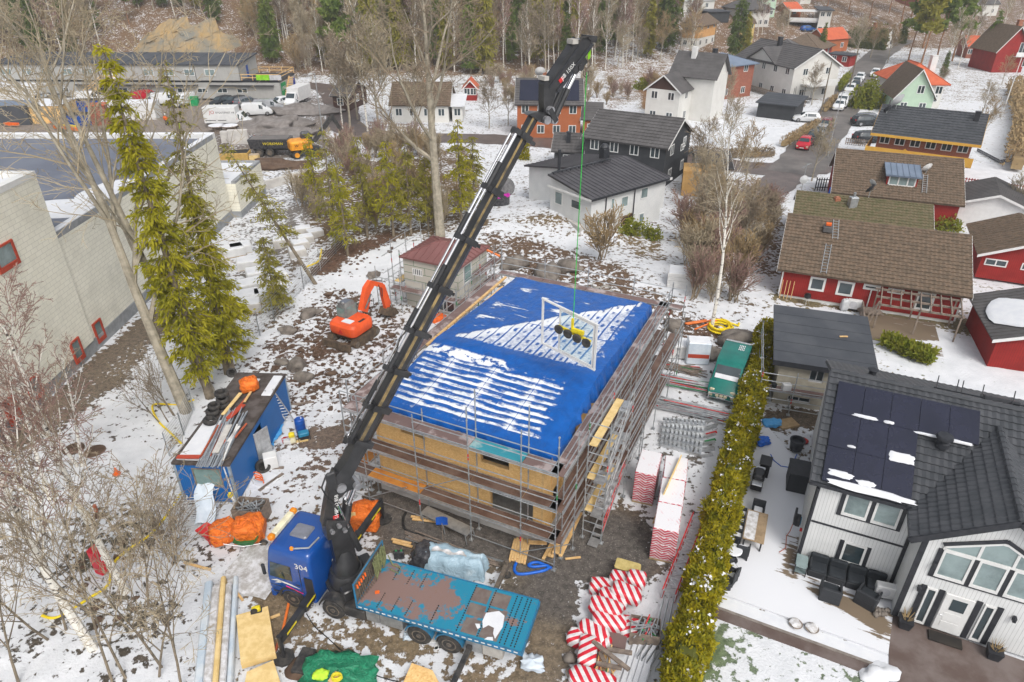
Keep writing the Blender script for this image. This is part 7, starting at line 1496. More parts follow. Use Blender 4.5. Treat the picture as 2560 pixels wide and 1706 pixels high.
for k,(x,y)in enumerate(((1760,455),(1815,480))):solo('concrete_ring',B().lathe([(.42,0),(.5,0),(.5,.9),(.42,.9),(.41,.05)],20),'concrete',['concrete ring on the rocks, left of two','concrete ring on the rocks, right of two'][k],'concrete ring',at(5,x,y,.2),0,None,.8)
b=B();pts=[]
for i in range(110):a_=i*.3;pts.append(((.45+.32*abs(math.sin(i*.043))+.2*(i%13)/13)*math.cos(a_),(.45+.32*abs(math.sin(i*.043))+.2*(i%13)/13)*math.sin(a_),.08+.004*i))
pts+=[(1.0,.5,.3),(1.5,.4,.15),(1.7,.9,.1)];b.path(pts,.075,6);solo('drain_hose',b,'hose_yellow','coil of fat yellow drain hose beside the green van','hose',at(6,268,700),0,None,.9)
for k,(a_,c_)in enumerate((((35,655),(180,630)),((45,660),(270,625)),((100,695),(270,625)))):rod('plastic_pipe',at(6,*a_,.15+.1*k),at(6,*c_,.15+.12*k),.07,'pipe_orange','orange pipe beside the yellow hose coil','pipe','orange pipes by the yellow coil')
for k,(r,x,y,s_)in enumerate(((6,420,800,1.5),(6,240,880,.8),(5,2030,560,.5),(4,1965,710,.6),(4,2110,600,.7),(4,2030,950,.8),(4,2075,1030,.7),(5,230,330,.6),(5,2280,680,.9),(4,1930,930,.5),(4,2170,580,.45),(2,60,930,1.3),(2,270,1000,1.6),(5,1200,260,1.2),(5,1420,330,1.4),(5,1560,280,1.2))):p_=G(r,x,y);solo('boulder',B().blob((0,0,.15*s_),(s_,s_*.75,s_*.55),k,3,.3,1.5),'rock',['grey-brown boulder behind the green van roof','boulder left of the green van rear','stone behind the concrete rings','brown stone on the slope left of the excavator cab','pointed stone right above the excavator track','stone on the mud below the excavator','dark stone beside the mud track by the water tank','boulder in the snow behind the excavator arm','brown stone beside the orange pipes','low stone left of the muddy track','small stone on the snowy bank','round boulder by the fence among bare trees','large mossy boulder below the bare trees','flat rock slab at the corner of the small house','rock slab behind the top of the blue tarpaulin','rock slab right of the tarpaulin top edge'][k],'boulder',p_,k,None,1)
b=B();r4=random.Random(4)
for PV,n_ in(([(600,820),(760,660),(900,700),(920,780),(860,950),(700,960)],420),([(720,640),(740,590),(910,550),(905,590),(770,640)],90),([(1120,600),(1330,610),(1640,760),(1600,800),(1200,660)],200),([(150,1180),(300,1160),(330,1420),(200,1480)],90)):
 P=[tuple(G('V',*p).xy)for p in PV];xs0,xs1=min(p[0]for p in P),max(p[0]for p in P);y0_,y1_=min(p[1]for p in P),max(p[1]for p in P);c=0
 while c<n_:
  x,y=r4.uniform(xs0,xs1),r4.uniform(y0_,y1_);c+=1
  if bool(inpoly(P,np.array(x),np.array(y))):s_=r4.uniform(.06,.2)*(2 if r4.random()<.08 else 1);b.blob((x,y,gz(x,y)+s_*.2),(s_,s_*.8,s_*.6),c,1,.35)
o=b.build('rubble','soil',None);o['kind']='stuff';tag(o,'dark stones scattered in the churned soil around the excavator','rubble')
# vehicles -------------------
def vehicle(name,label,cat,p,rz,S,paint,wr=.32,wx=(-1.3,1.3),gl=(),ws=None,rw=None,group=None,glass='glass',tr=.7,sub=False):
 t=thing(name,label,cat,p,rz,group);b=B();R=[]
 for x,zb,zm,zt,w_,wt in S:R.append([(x,s*y,z)for s,yz in((-1,((w_*.9,zb),(w_,zb+(zm-zb)*.35),(w_,zm-.04),(wt,zt-.06),(wt*.8,zt))),(1,((wt*.8,zt),(wt,zt-.06),(w_,zm-.04),(w_,zb+(zm-zb)*.35),(w_*.9,zb))))for y,z in yz])
 n=10;b.add([q for r in R for q in r],[(i*n+j,(i+1)*n+j,(i+1)*n+(j+1)%n,i*n+(j+1)%n)for i in range(len(R)-1)for j in range(n)]+[tuple(range(n-1,-1,-1))[::-1],tuple((len(R)-1)*n+j for j in range(n))[::-1]])
 body=b.build('body',paint,t,.6)
 def at_(x):
  for i in range(len(S)-1):
   if S[i][0]<=x<=S[i+1][0]:f=(x-S[i][0])/(S[i+1][0]-S[i][0]);return[a_*(1-f)+c*f for a_,c in zip(S[i],S[i+1])]
 for s in(-1,1):
  b=B()
  for x0,x1 in gl:
   Q=[]
   for x,k in((x0,.08),(x1,.08),(x1,.86),(x0,.86)):_,zb,zm,zt,w_,wt=at_(x);z0,z1=zm-.04,zt-.06;Q.append((x,s*(w_+(wt-w_)*k+.012),z0+(z1-z0)*k))
   b.poly(Q)
  if gl:b.build('side_window',glass,t)
 for nm,pr in(('windscreen',ws),('rear_window',rw)):
  if not pr:continue
  (xa,xb)=pr;A_,C_=at_(xa),at_(xb);sgn=1 if xa>xb else-1;P_=lambda k,s:(xa+(xb-xa)*k+sgn*.015,s*(A_[5]+(C_[5]-A_[5])*k)*.88,A_[3]+(C_[3]-A_[3])*k+.015);B().poly([P_(.08,-1),P_(.08,1),P_(.92,1),P_(.92,-1)]).build(nm,glass,t)
 xf,xr=S[-1],S[0];hz=S[-1][2]
 for s in(-1,1):
  B().rb(S[-2][0]-.05,xf[0]+.02,s*xf[4]-(.26 if s>0 else 0),s*xf[4]+(.26 if s<0 else 0),hz-.12,hz+.08,.03).build('headlight','headlamp',t)
  B().rb(xr[0]-.015,xr[0]+.1,s*xr[4]-(.14 if s>0 else 0),s*xr[4]+(.14 if s<0 else 0),xr[2]-.02,xr[2]+.2,.02).build('tail_light','lamp_red',t)
  for x in wx:wheel(t,x,s*(S[len(S)//2][4]-.1),wr,wr,.22,'rim_alu',s,sub,14)
  B().rb(ws[1]+.02 if ws else 0,(ws[1]if ws else 0)+.14,s*S[3][4]+(0 if s>0 else-.16),s*S[3][4]+(.16 if s>0 else 0),S[4][2]-.02,S[4][2]+.14,.02).build('mirror','trim_black',t)
 B().bx(xf[0]+.005,xf[0]+.02,-.26,.26,xf[1]+.06,xf[1]+.17).build('number_plate','number_plate',t);return t
HAT=[(-2.08,.35,.75,.8,.74,.7),(-2.0,.25,.9,.98,.85,.74),(-1.75,.22,.95,1.36,.88,.62),(-1.4,.2,.95,1.47,.9,.62),(0,.2,.93,1.5,.9,.63),(.35,.2,.92,1.46,.9,.62),(1.05,.2,.9,.96,.9,.8),(1.8,.22,.8,.84,.86,.74),(2.08,.3,.6,.64,.76,.66)]
WAG=[(-2.35,.35,.85,.9,.78,.72),(-2.25,.25,1.0,1.05,.88,.74),(-2.05,.22,1.02,1.45,.9,.64),(-1.5,.2,1.0,1.56,.92,.64),(0,.2,.98,1.58,.92,.65),(.5,.2,.97,1.53,.92,.64),(1.2,.2,.95,1.02,.92,.82),(2.1,.22,.85,.9,.88,.76),(2.38,.3,.62,.68,.78,.68)]
VAN=[(-2.42,.3,1.05,1.9,.92,.84),(-2.35,.25,1.08,1.96,.95,.86),(-1.0,.24,1.1,1.99,.96,.87),(.2,.24,1.1,1.99,.96,.86),(.75,.24,1.12,1.92,.96,.82),(1.5,.24,1.12,1.22,.95,.84),(2.2,.26,.88,.95,.9,.76),(2.42,.32,.6,.66,.8,.68)]
vr,vf=(at('L',700,118,1.96)+at('L',885,150,1.96))/2,(at('L',575,500)+at('L',770,560))/2;va=ang(vr,vf);vc=vf-Vector((math.cos(va),math.sin(va),0))*2.35
t=vehicle('green_van','teal green van parked by the hedge with bull bar and front lamps','van',(vc.x,vc.y,0),va,VAN,'van_green',.34,(-1.55,1.55),((.35,.95),(-.9,.2),(-2.2,-1.0)),(1.45,.78),(-2.41,-2.38),sub=True)
b=B();[b.path([(2.46,s*.75,.3),(2.55,s*.72,.75),(2.55,s*.3,.8)],.03,6)for s in(-1,1)];b.tube((2.55,-.5,.8),(2.55,.5,.8),.03,n=6).tube((2.52,-.75,.42),(2.52,.75,.42),.03,n=6);b.build('bull_bar','chrome',t);[B().lathe([(.1,0),(.11,.06),(.05,.08)],12,'x',(2.5,y,.66)).build('spot_lamp','headlamp',t)for y in(-.25,0,.25)]
B().grid(8,4,lambda u,v:(1.5-v*.22,(u-.5)*1.4,1.27+v*.2)).build('snow_patch','snow',t);b=B();[b.bx(-1.9+.25*(k//4),-1.72+.25*(k//4),.15+.1*(k%4),.2+.1*(k%4),2.0,2.01)for k in range(12)];b.build('frost_marks','snow',t);B().rb(-2.35,-2.2,-.8,.8,1.97,2.03,.02).build('roof_bar','alu',t);[B().rb(2.18,2.3,s*.62-.16,s*.62+.16,.72,.93,.05).build('headlight','headlamp',t)for s in(-1,1)]
# hedge ----------------------
HA,HB_=Vector((5.0,12.9,0)),Vector((18.3,42.6,0));hd=(HB_-HA);hl=hd.length;hd.normalize();hs_=Vector((-hd.y,hd.x,0));rh=np.random.RandomState(5)
t=thing('thuja_hedge','long yellow-green thuja hedge with snow dabs beside the terrace','hedge',HA)
def leaves(b,c,size,n_,rng,asp=1.8,upb=.5):
 """n_ small leaf faces with random turns around given centres"""
 for p in c:
  d=rng.normal(size=3);d[2]+=upb;d/=np.linalg.norm(d)+1e-9;a_=np.cross(d,rng.normal(size=3));a_/=np.linalg.norm(a_)+1e-9;s_=size*rng.uniform(.6,1.4);q_=p+d*s_*asp
  o=len(b.v);b.v+=[tuple(p-a_*s_*.5),tuple(p+a_*s_*.5),tuple(q_+a_*s_*.25),tuple(q_-a_*s_*.25)];b.f.append((o,o+1,o+2,o+3));b.mi.append(b.m)
b=B();pts=[]
NH=42000
s_=rh.rand(NH)*hl;hh_=1.75+.22*np.sin(s_*1.1)+.18*np.sin(s_*2.7+1)+.1*np.sin(s_*6.1);side=rh.rand(NH);wd_=.62+.1*np.sin(s_*1.7)+.08*np.sin(s_*4.3)
top=side<.5;th=rh.rand(NH);off=np.where(top,(th*2-1)*wd_,np.where(side<.75,-wd_,wd_)+rh.normal(size=NH)*.06);zz=np.where(top,hh_-.35*np.abs(off/wd_)**2.2,rh.rand(NH)**.7*hh_*.85)+rh.normal(size=NH)*.07
P3=np.stack([hd.x*s_+hs_.x*off,hd.y*s_+hs_.y*off,zz],-1);leaves(b,P3,.085,0,rh,2.0,.7);b.build('foliage','thuja',t)
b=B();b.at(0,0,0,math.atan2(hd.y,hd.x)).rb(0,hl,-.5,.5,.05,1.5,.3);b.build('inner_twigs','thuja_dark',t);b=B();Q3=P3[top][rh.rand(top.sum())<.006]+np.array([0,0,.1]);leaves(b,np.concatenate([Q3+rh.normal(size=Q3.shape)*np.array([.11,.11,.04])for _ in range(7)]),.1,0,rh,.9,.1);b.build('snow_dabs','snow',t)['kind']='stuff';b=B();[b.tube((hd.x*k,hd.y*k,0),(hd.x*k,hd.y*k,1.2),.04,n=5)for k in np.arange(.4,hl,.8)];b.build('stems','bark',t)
# --------- block built hall on the left
hxw=-29.1;t=thing('block_hall','long pale block hall with dark flat roof and red framed windows','building',(0,0,0));b=B();b.bx(-75,hxw,41,68,.9,8.3);b.build('wall','block_wall',t);B().bx(-75,hxw+.06,14,68.05,-.3,.899).build('base_wall','plinth',t)
for i,(x0,x1,y0,y1)in enumerate(((-75,hxw,67.4,68),(hxw-.5,hxw,41.1,67.39))):B().bx(x0,x1,y0,y1,8.301,8.75).build('parapet','trim_white' if i==0 else 'plinth',t);B().rb(x0,x1-.02,y0+.03,y1-.03,8.751,8.82,.03).build('snow_cover','snow',t)
q=N('roof_deck');n=q.noise(.25,6,.6);q.fin(q.mix(q.step(.35,.7,n),(.12,.135,.175),(.085,.095,.13)),.45,0,.4);B().bx(-74.5,hxw-.51,41.02,67.39,8.301,8.34).build('roof','roof_deck',t);b=B().blob((-33.5,46.5,8.33),(3.9,2.4,.07),3,3,.25).blob((-31.2,51,8.33),(1.6,3,.06),5,3,.25).blob((-38,45.5,8.33),(3,2,.06),8,3,.25);b.build('snow_patch','snow',t,True)
b=B().bx(-75,hxw+.12,14,41,.9,12.4);b.build('tower_block','block_wall',t);B().bx(hxw-.4,hxw+.14,14,41.02,12.401,12.75).bx(-75,hxw-.41,40.6,41.02,12.401,12.75).build('parapet','trim_white',t);B().bx(-75,hxw-.41,14,40.59,12.401,12.43).build('roof','snow',t)
def side_win(r,pts,frame='red_frame',door=False):
 Q=[]
 for x,y in pts:d=ray(r,x,y);k=(hxw+.12)/d.x;Q.append((d.y*k,CAM_H+d.z*k))
 y0,y1=min(q_[0]for q_ in Q),max(q_[0]for q_ in Q);z0,z1=min(q_[1]for q_ in Q),max(q_[1]for q_ in Q);x=hxw+.12 if y0<41 else hxw;b=B();
 b.bx(x+.002,x+.1,y0,y0+.16,z0,z1).bx(x+.002,x+.1,y1-.16,y1,z0,z1).bx(x+.003,x+.11,y0+.16,y1-.16,z0,z0+.3).bx(x+.003,x+.09,y0+.16,y1-.16,z1-.12,z1)
 if door:b.bx(x+.003,x+.06,y0+.16,y1-.16,z0+.3,z1-.12)
 f=b.build('door' if door else 'window',frame,t);not door and B().bx(x+.01,x+.04,y0+.1,y1-.1,z0+.1,z1-.1).build('pane','glass_light',f)
side_win(4,[(640,660),(690,640),(735,745),(680,790)]);side_win(4,[(475,790),(530,770),(580,880),(520,935)]);side_win(4,[(170,1060),(240,1020),(300,1130),(225,1205)]);side_win(4,[(5,1205),(85,1150),(150,1290),(70,1350)],door=True);side_win(4,[(-40,140),(80,105),(135,235),(0,320)])
t=thing('annex','low pale block annex with snow on its flat roof','building');B().bx(-38,-28.2,68.2,76.2,.7,3.6).build('wall','block_wall',t);B().bx(-38,-28.15,68.15,76.25,-.2,.699).build('base_wall','plinth',t);B().bx(-28.6,-28.2,68.25,76.2,3.601,3.85).bx(-38,-28.61,75.8,76.2,3.601,3.85).build('parapet','plinth',t);B().bx(-38,-28.61,68.2,75.79,3.601,3.68).build('roof_snow','snow',t);B().cb((-28.18,73.8,2.4),(.06,.3,.35)).build('vent','trim_black',t)
SP=[(2080,30,0),(2095,90,0),(2060,130,0),(1930,110,0),(2040,180,.0),(2160,50,0),(1705,245,0),(1770,320,.0),(1720,400,0),(1830,470,0),(1700,480,0),(1890,340,0),(1705,540,0),(1650,140,0),(1600,160,.0)]
names=['stone pack with snow top farthest up the strip by the fence','stone pack second from the far end of the strip','open topped grey stone pack near the yellow hose','grey stone pack left of the open topped one','lowest grey stone pack beside the wire fence','stone pack at the far right of the strip','white slab pack behind the spruce tops','wide white slab pack in the middle of the strip','white slab pack with pink mark near the middle','white pack with pink mark by the fence','white pack left of the pink marked one','small white pack under the leaning spruce','grey concrete pack nearest the cabin','white pack half hidden behind the spruce','leftmost white pack behind the spruce']
for k,(x,y,z)in enumerate(SP):
 p_=G(4,x,y+25,0);e=thing('stone_pack',names[k],'stone pack',p_,R_(20)+.1*(k%3),'stone packs on the strip');w_,d_,h_=(1.5,1.1,.9)if k<6 else(1.9,1.5,.8);B().rb(-w_/2,w_/2,-d_/2,d_/2,.1,h_,.05).build('stone_load','concrete_light' if k<6 or k==12 else 'white_plastic',e);B().rb(-w_/2+.06,w_/2-.06,-d_/2+.06,d_/2-.06,h_,h_+.06,.03).build('snow_cover','snow',e);B().bx(-w_/2,w_/2,-d_/2,d_/2,0,.1).build('pallet','pallet',e)
def wire_fence(label,P,h_=2,m='galv',sp=3.2,wires=9,r=.018):
 t=thing('wire_fence',label,'fence',P[0]);O=Vector(P[0]);b=B()
 for i in range(len(P)-1):
  a_,c_=Vector(P[i])-O,Vector(P[i+1])-O;n_=max(1,int((c_-a_).length/sp))
  for k in range(n_+1):q_=a_+(c_-a_)*k/n_;B().tube(q_,q_+Vector((0,0,h_)),.035,n=5).build('post',m,t)
  for k in range(wires):z=Vector((0,0,h_*(k+1)/wires));b.tube(a_+z,c_+z,r,n=3)
 b.build('wire_mesh',m,t);return t
wire_fence('tall wire mesh fence between the stone packs and the excavator slope',[G(4,*p)for p in((1690,860),(1780,740),(1880,640),(2080,420),(2300,180),(2350,130))]);wire_fence('temporary wire fence at the lower edge of the snowy field behind the cabin',[G(4,*p)for p in((1160,1560),(1260,1420),(1330,1250))],1.6)
# --------- houses of the neighbourhood
def auto(h_L,side,n,floors,w_=1.1,hh_=1.2,z0=1.0,dz=2.7,**k):return[(side,h_L*(i+.5)/n-w_/2,z0+dz*f,w_,hh_,k)for f in range(floors)for i in range(n)]
def H2(label,r,a_,c_,z,D,ze,zr,wm,rm,fl=2,nf=3,ns=2,inset=.35,side='r',**k):
 p,q_=G(r,*a_,z),G(r,*c_,z);rz=ang(p,q_);L=(q_-p).xy.length-(2*inset if z else 0);o=loc2w(p,rz,inset if z else 0,inset if z else 0);g0=gz(*(o+Vector((L/2*math.cos(rz),L/2*math.sin(rz),0))).xy)if not z else 0;o.z=g0
 f_=dict(z0=.7,dz=ze-2.2)if fl==2 else{};W=auto(L,'f',nf,fl,**f_)+auto(D,side,ns,fl,**f_);k.setdefault('ov',inset+.05);return house(label,o,rz,L,D,ze,zr,wm,rm,wins=W+list(k.pop('xw',[])),**k)
Bn,Cn=G(2,1722,1362,4.7),G(2,2250,1216,4.7);aA=ang(Bn,Cn);oA=loc2w(Bn,aA,.4,.4);h=dict(L=9.9,D=5.7)
t=thing('house','white boarded angular house with black seam roof and chimneys behind the crane','house',oA,aA)
b=B().bx(0,9.9,0,5.7,0,4.6).prisx([(0,4.601),(5.7,4.601),(5.6,5.4)],0,9.9).bx(3.2,9.9,5.701,12.8,0,4.2).prisx([(5.701,4.201),(12.8,4.201),(5.701,5.4)],3.2,9.9);b.build('wall','clad_white',t);B().bx(9.901,13.6,2.6,8.6,0,3.4).build('wing_wall','clad_white',t)
b=B();roof_slope(b,(-.45,-.45,4.64),(10.3,-.45,4.64),(10.3,5.65,5.6),(-.45,5.65,5.6),'seam',wave=.55);roof_slope(b,(10.3,13.2,4.25),(2.8,13.2,4.25),(2.8,5.65,5.6),(10.3,5.65,5.6),'seam',wave=.55);rf=b.build('roof','metal_roof',t);b=B();roof_slope(b,(9.95,2.2,3.45),(14,2.2,3.45),(14,9,4.3),(9.95,9,4.3),'seam',wave=.55);b.build('wing_roof','metal_roof',t)
B().bx(-.47,10.32,-.5,-.455,4.45,4.66).build('gutter','trim_black',rf);B().bx(-.5,-.455,-.45,5.6,4.4,4.6).bx(9.95,14.03,2.12,2.19,3.2,3.45).build('barge_board','trim_white',t)
B().rb(8,8.8,6.4,7.3,5,6.5,.1).rb(7.95,8.85,6.35,7.35,6.5,6.9,.3).build('chimney','trim_black',rf);B().tube((2.4,7.2,5),(2.4,7.2,7.2),.16,n=10).build('flue','trim_black',rf)
b=B().beam((-.2,5.3,5.8),(7.6,5.3,5.8),.25,.06);[b.beam((k*1.1,5.3,5.8),(k*1.1,5.3,5.5),.06)for k in range(8)];b.build('roof_walkway','trim_black',rf)
wA=lambda x,y:onwall(oA,aA,2,x,y)
for x0,y0,x1,y1 in((1848,1360,1880,1435),(1918,1352,1972,1425),(2052,1290,2108,1365),(2038,1475,2078,1535)):p,q_=wA(x0,y1),wA(x1,y0);win(t,h,'f',p[0],p[1],q_[0]-p[0],max(1.1,min(q_[1],4.35)-p[1]),pm='glass_light',mull=())
win(t,h,'l',.7,2.8,1.1,1.3,pm='glass_light',mull=());win(t,h,'l',3.0,3.0,1.4,.9,pm='glass',mull=());B().bx(*sorted((wA(1920,1540)[0],wA(1990,1540)[0])),-.05,-.003,.05,1.9).build('door','clad_brown',t);b=B();[b.tube((wA(x,1400)[0],-.1,.1),(wA(x,1400)[0],-.1,4.4),.06,n=6)for x in(1815,2005)];b.build('down_pipe','trim_black',t)
oW=G(2,1420,1390,.02);quadgrid('stone_terrace',G(2,1400,1395,1.75),G(2,1640,1560,1.75),G(2,1740,1470,1.75),G(2,1500,1330,1.75),8,8,'concrete_light',skirt=1.7)
e=thing('garden_steps','light stone garden steps below the white angular house','steps',G(5,1530,110,0),R_(-25));[B().bx(-1.1,1.1,.35*k,.35*k+.34,.0,.12+.12*k).build('step','concrete_light',e)for k in range(8)]
H2('black boarded house with dark tiled roof above the white angular one',2,(1652,935),(2245,1015),4.9,9,5.0,7.2,'clad_black','tile_dark',2,4,2,step=.5,wave=.5,xw=[('r',5.5,3.2,1.2,.8)])
H2('low dark roofed annex with a black flue left of the black house',2,(1445,1030),(1665,1040),2.7,5,2.8,4.2,'clad_black','tile_dark',1,1,1,step=.5,wave=.5,cat='annex',name='annex',chim=[(1.6,1.2,.25,4.6)],chm='trim_black')
t,h,rf=H2('orange brick house with solar panels on its brown roof beside the jib',2,(1195,712),(1668,716),4.9,9,5.0,7.6,'brick_orange','tile_dark',2,4,2,step=.5,wave=.5,chim=[(3.9,5,.3,8.3)]);b=B();sb=(7.6-5)/4.5
for x0,x1 in((.3,3.4),(h['L']-3.6,h['L']-.3)):b.add([(x,y,5+sb*y+.14)for x,y in((x0,.3),(x1,.3),(x1,4.1),(x0,4.1))],[(0,1,2,3)])
b.build('solar_array','solar',rf);pb=t.location
dish(pb+Vector((3.4,4.5,8.6)),.8,0,'large white dish on the ridge of the orange brick house','white_plastic');dish(pb+Vector((4.8,4.5,8.5)),.45,.4,'smaller white dish right of the large one on the brick house','white_plastic')
H2('grey roofed carport wing right of the orange brick house',2,(1645,815),(1790,820),2.9,7,3,4.6,'brick_orange','tile_dark',1,1,1,cat='carport',name='carport',kind='lap',wave=.5)
H2('low white house with dark brown roof behind the big bare oak',2,(360,838),(745,840),None,9,2.9,5.4,'plaster_white','tile_brown',1,4,1,step=.5,wave=.5,chim=[(5,4.5,.3,5.9)]);H2('white garage with snow covered flat roof beside the low white house',2,(770,838),(840,838),None,7,2.6,3.1,'plaster_white','snow',1,1,1,style='mono',kind='flat',cat='garage',name='garage');H2('tiny red cabin with red roof behind the snowy garage',2,(850,690),(935,690),None,4,2.4,3.6,'clad_red','tile_red',1,2,1,style='y',kind='flat',cat='cabin',name='cabin')
H2('small brown house with dark roof at the forest edge beside the road',2,(-40,760),(60,765),None,8,2.7,4.5,'clad_brown','tile_dark',1,1,1,kind='lap',wave=.5)
t,h,rf=H2('cream house with brown gable boards and grey tiled roofs',2,(2078,832),(2300,862),None,11,5.2,7.4,'plaster_white','tile_dark',2,2,2,style='y',gable_m='clad_brown',kind='lap',wave=.5);B().bx(2,h['L']+3.5,5,11,0,7).prisx([(5,7),(11,7),(8,9.8)],2.01,h['L']+3.4).build('rear_wall','plaster_white',t);b=B();roof_slope(b,(1.4,4.5,6.6),(h['L']+4,4.5,6.6),(h['L']+4,8,10),(1.4,8,10),'lap',wave=.5);roof_slope(b,(h['L']+4,11.5,6.6),(1.4,11.5,6.6),(1.4,8,10),(h['L']+4,8,10),'lap',wave=.5);b.build('rear_roof','tile_dark',t);B().rb(4,4.8,7,7.8,8,10.8,.05).build('chimney','white_paint',t)
H2('red brick house with low blue-grey hip roof beside the big white house',3,(20,640),(245,690),None,9,6,7.4,'brick_red','roof_blue',2,2,2,style='hip',chim=[(3,4,.35,8)],ov=.6,chm='trim_black')
t,h,rf=H2('big white house with central gable and dark roof on the slope',3,(365,585),(742,692),None,10,5.8,8.6,'plaster_white','tile_dark',2,5,2,step=.5,wave=.5,chim=[(7,4,.35,9.6)],chm='trim_black');m_=h['L']*.45;B().prisy([(m_-4,5.8),(m_+4,5.8),(m_,8)],-.05,5).build('centre_gable','plaster_white',t);b=B();roof_slope(b,(m_-4.4,5,5.7),(m_-4.4,-.5,5.7),(m_,-.5,8.15),(m_,5,8.15),'lap',wave=.5);roof_slope(b,(m_+4.4,-.5,5.7),(m_+4.4,5,5.7),(m_,5,8.15),(m_,-.5,8.15),'lap',wave=.5);b.build('centre_roof','tile_dark',t);B().bx(h['L'],h['L']+2.5,2,8,2.7,2.9).bx(h['L']+2.4,h['L']+2.5,2,8,2.9,3.8).build('balcony','white_paint',t)
H2('black garden shed with black felt roof in the snowy garden',3,(520,800),(770,830),None,6,2.4,3.0,'clad_black','felt_black',1,0,0,style='mono',kind='lap',wave=1,cat='shed',name='shed')
H2('wide house with low dark hip roof above the big white house',3,(560,455),(840,470),None,12,3,5.4,'brick_red','tile_dark',1,4,2,style='hip',ov=.8);H2('second dark hip roof house further up with a round vent',3,(660,390),(930,420),None,12,3,5.5,'clad_red','tile_brown',1,4,2,style='hip',ov=.8)
H2('ochre house with brown hip roof at the forest edge',3,(5,315),(110,345),None,12,5.8,7.6,'plaster_ochre','tile_brown',2,2,3,style='hip',ov=.7,base=(2.4,'plaster_white'));H2('yellow house with dark hip roof behind the tall spruces',3,(400,300),(490,315),None,9,5.6,7,'plaster_yellow','tile_brown',2,2,2,style='hip')
H2('grey house with dark purple hip roof below the mint gable',3,(440,185),(600,190),None,12,5,7.2,'plaster_white','tile_dark',2,4,1,style='hip',ov=.8);H2('mint green gabled house with orange tiled roof at the top',3,(545,115),(640,125),None,12,5.6,10.2,'clad_mint','tile_red',2,2,3,style='y',kind='flat');H2('dark low garage at the top left of the village',3,(185,155),(330,160),None,7,2.8,3.2,'clad_black','felt_black',1,0,0,style='flat',cat='garage',name='garage')
t,h,rf=H2('white modern house with flat roof and glazed balcony',3,(930,225),(1010,240),None,14,6,6.4,'plaster_white','felt_black',2,2,4,style='flat',ov=.5);B().bx(-8,-.1,1,9,2.8,3.1).bx(-8,-.1,.9,1,3.1,4.0).bx(-8,-.1,1,9,5.5,5.7).bx(-8,-7.8,1,1.2,0,5.5).build('balcony','white_paint',t)
H2('orange brick cottage with orange roof by the street',3,(850,335),(975,370),None,9,3.4,5.6,'brick_orange','tile_red',1,2,2,kind='flat',style='y');H2('small red shed with flat dark roof above the street hedge',3,(1008,445),(1150,460),None,4,2.4,2.6,'clad_red','felt_black',1,2,0,style='flat',cat='shed',name='shed');H2('little orange roofed garage beside the white modern house',3,(735,120),(820,122),None,6,2.4,4,'brick_orange','tile_red',1,1,1,kind='flat',cat='garage',name='garage')
H2('white cottage with porch between the tall columnar hedges',3,(1380,340),(1450,330),None,8,3,5,'plaster_white','tile_brown',1,2,1,kind='flat',style='y',chim=[(2,5,.35,6)])
H2('cream house with bright orange-red hip roof behind the mint house',3,(1475,735),(1765,740),None,11,4.4,6.8,'plaster_white','tile_red',1,3,2,style='hip',ov=.7,chim=[(6,4,.5,8)],chm='white_paint');H2('mint green gabled house with brown roof by the street',3,(1445,790),(1700,800),None,9,3.4,7.4,'clad_mint','tile_brown',1,2,2,style='y',kind='lap',wave=.4,ov=.5,xw=[('f',2.9,3.6,1.1,1.3),('f',5.6,3.6,1.1,1.3)],side='l')
t,h,rf=H2('brick house with black tiled roof and ochre balcony',3,(1312,900),(2062,985),5.2,9.5,5.3,7.4,'brick_red','tile_black',2,6,2,step=.5,wave=.45,ov=.8,inset=.75,chim=[(9.5,3.6,.28,7.8)],chm='trim_black',gable_m=None,trim='clad_yellow');b=B().bx(-.9,h['L']+.5,-1.1,-1.0,2.5,3.5).bx(-1.0,-.9,-1.1,5,2.5,3.5).bx(-.9,h['L']+.5,-1.0,-.01,2.4,2.5);b.beam((3,-1.15,3.4),(5.2,-1.15,1.6),.08,.9);b.build('balcony','clad_yellow',t);B().bx(-.8,h['L']+.8,-.88,-.8,4.75,5.05).build('fascia','clad_yellow',t);dish(loc2w(t.location,t.rotation_euler[2],.8,4.3,8.2),.9,.5,'large pale dish on the roof corner of the balcony house');dish(loc2w(t.location,t.rotation_euler[2],.0,3.2,7.2),.45,.2,'small dark dish below the large pale one','trim_black')
t,h,rf=H2('red gabled house with white trim and French balcony at the right edge',3,(2125,497),(2330,497),None,9,5,9.5,'clad_red','tile_brown',1,0,1,style='y',kind='flat',ov=.6,chim=[(5.5,4,.45,10.4)],xw=[('f',4.6,3.9,1.6,2.3),('f',6.4,1.2,1.4,1.6)]);B().bx(3.8,7,-1,-.9,3.4,4.3).bx(3.8,7,-.9,-.01,3.3,3.4).build('balcony','white_paint',t)
for k,(a_,c_,D,ze,zr,wm,rm,lab)in enumerate((((1985,70),(2045,72),9,5,8,'plaster_yellow','tile_red','yellow gabled house at the top edge above the pines'),((2020,110),(2160,112),9,4,7,'plaster_white','tile_dark','dark roofed house with white trim beyond the birches'),((1600,60),(1660,62),8,4,7,'brick_red','tile_red','red brick house peeking out between the top pines'),((20,90),(230,70),9,3,4,'plaster_white','snow','white building with a snowy roof at the top left of the village'),((820,30),(890,28),8,4,4.5,'plaster_white','snow','flat white house at the very top of the village'),((1950,400),(2030,402),7,3,5,'brick_red','tile_red','low red brick house behind bare birches'))):H2(lab,3,a_,c_,None,D,ze,zr,wm,rm,1,2,1,kind='flat',style='y' if k in(0,2)else 'x')
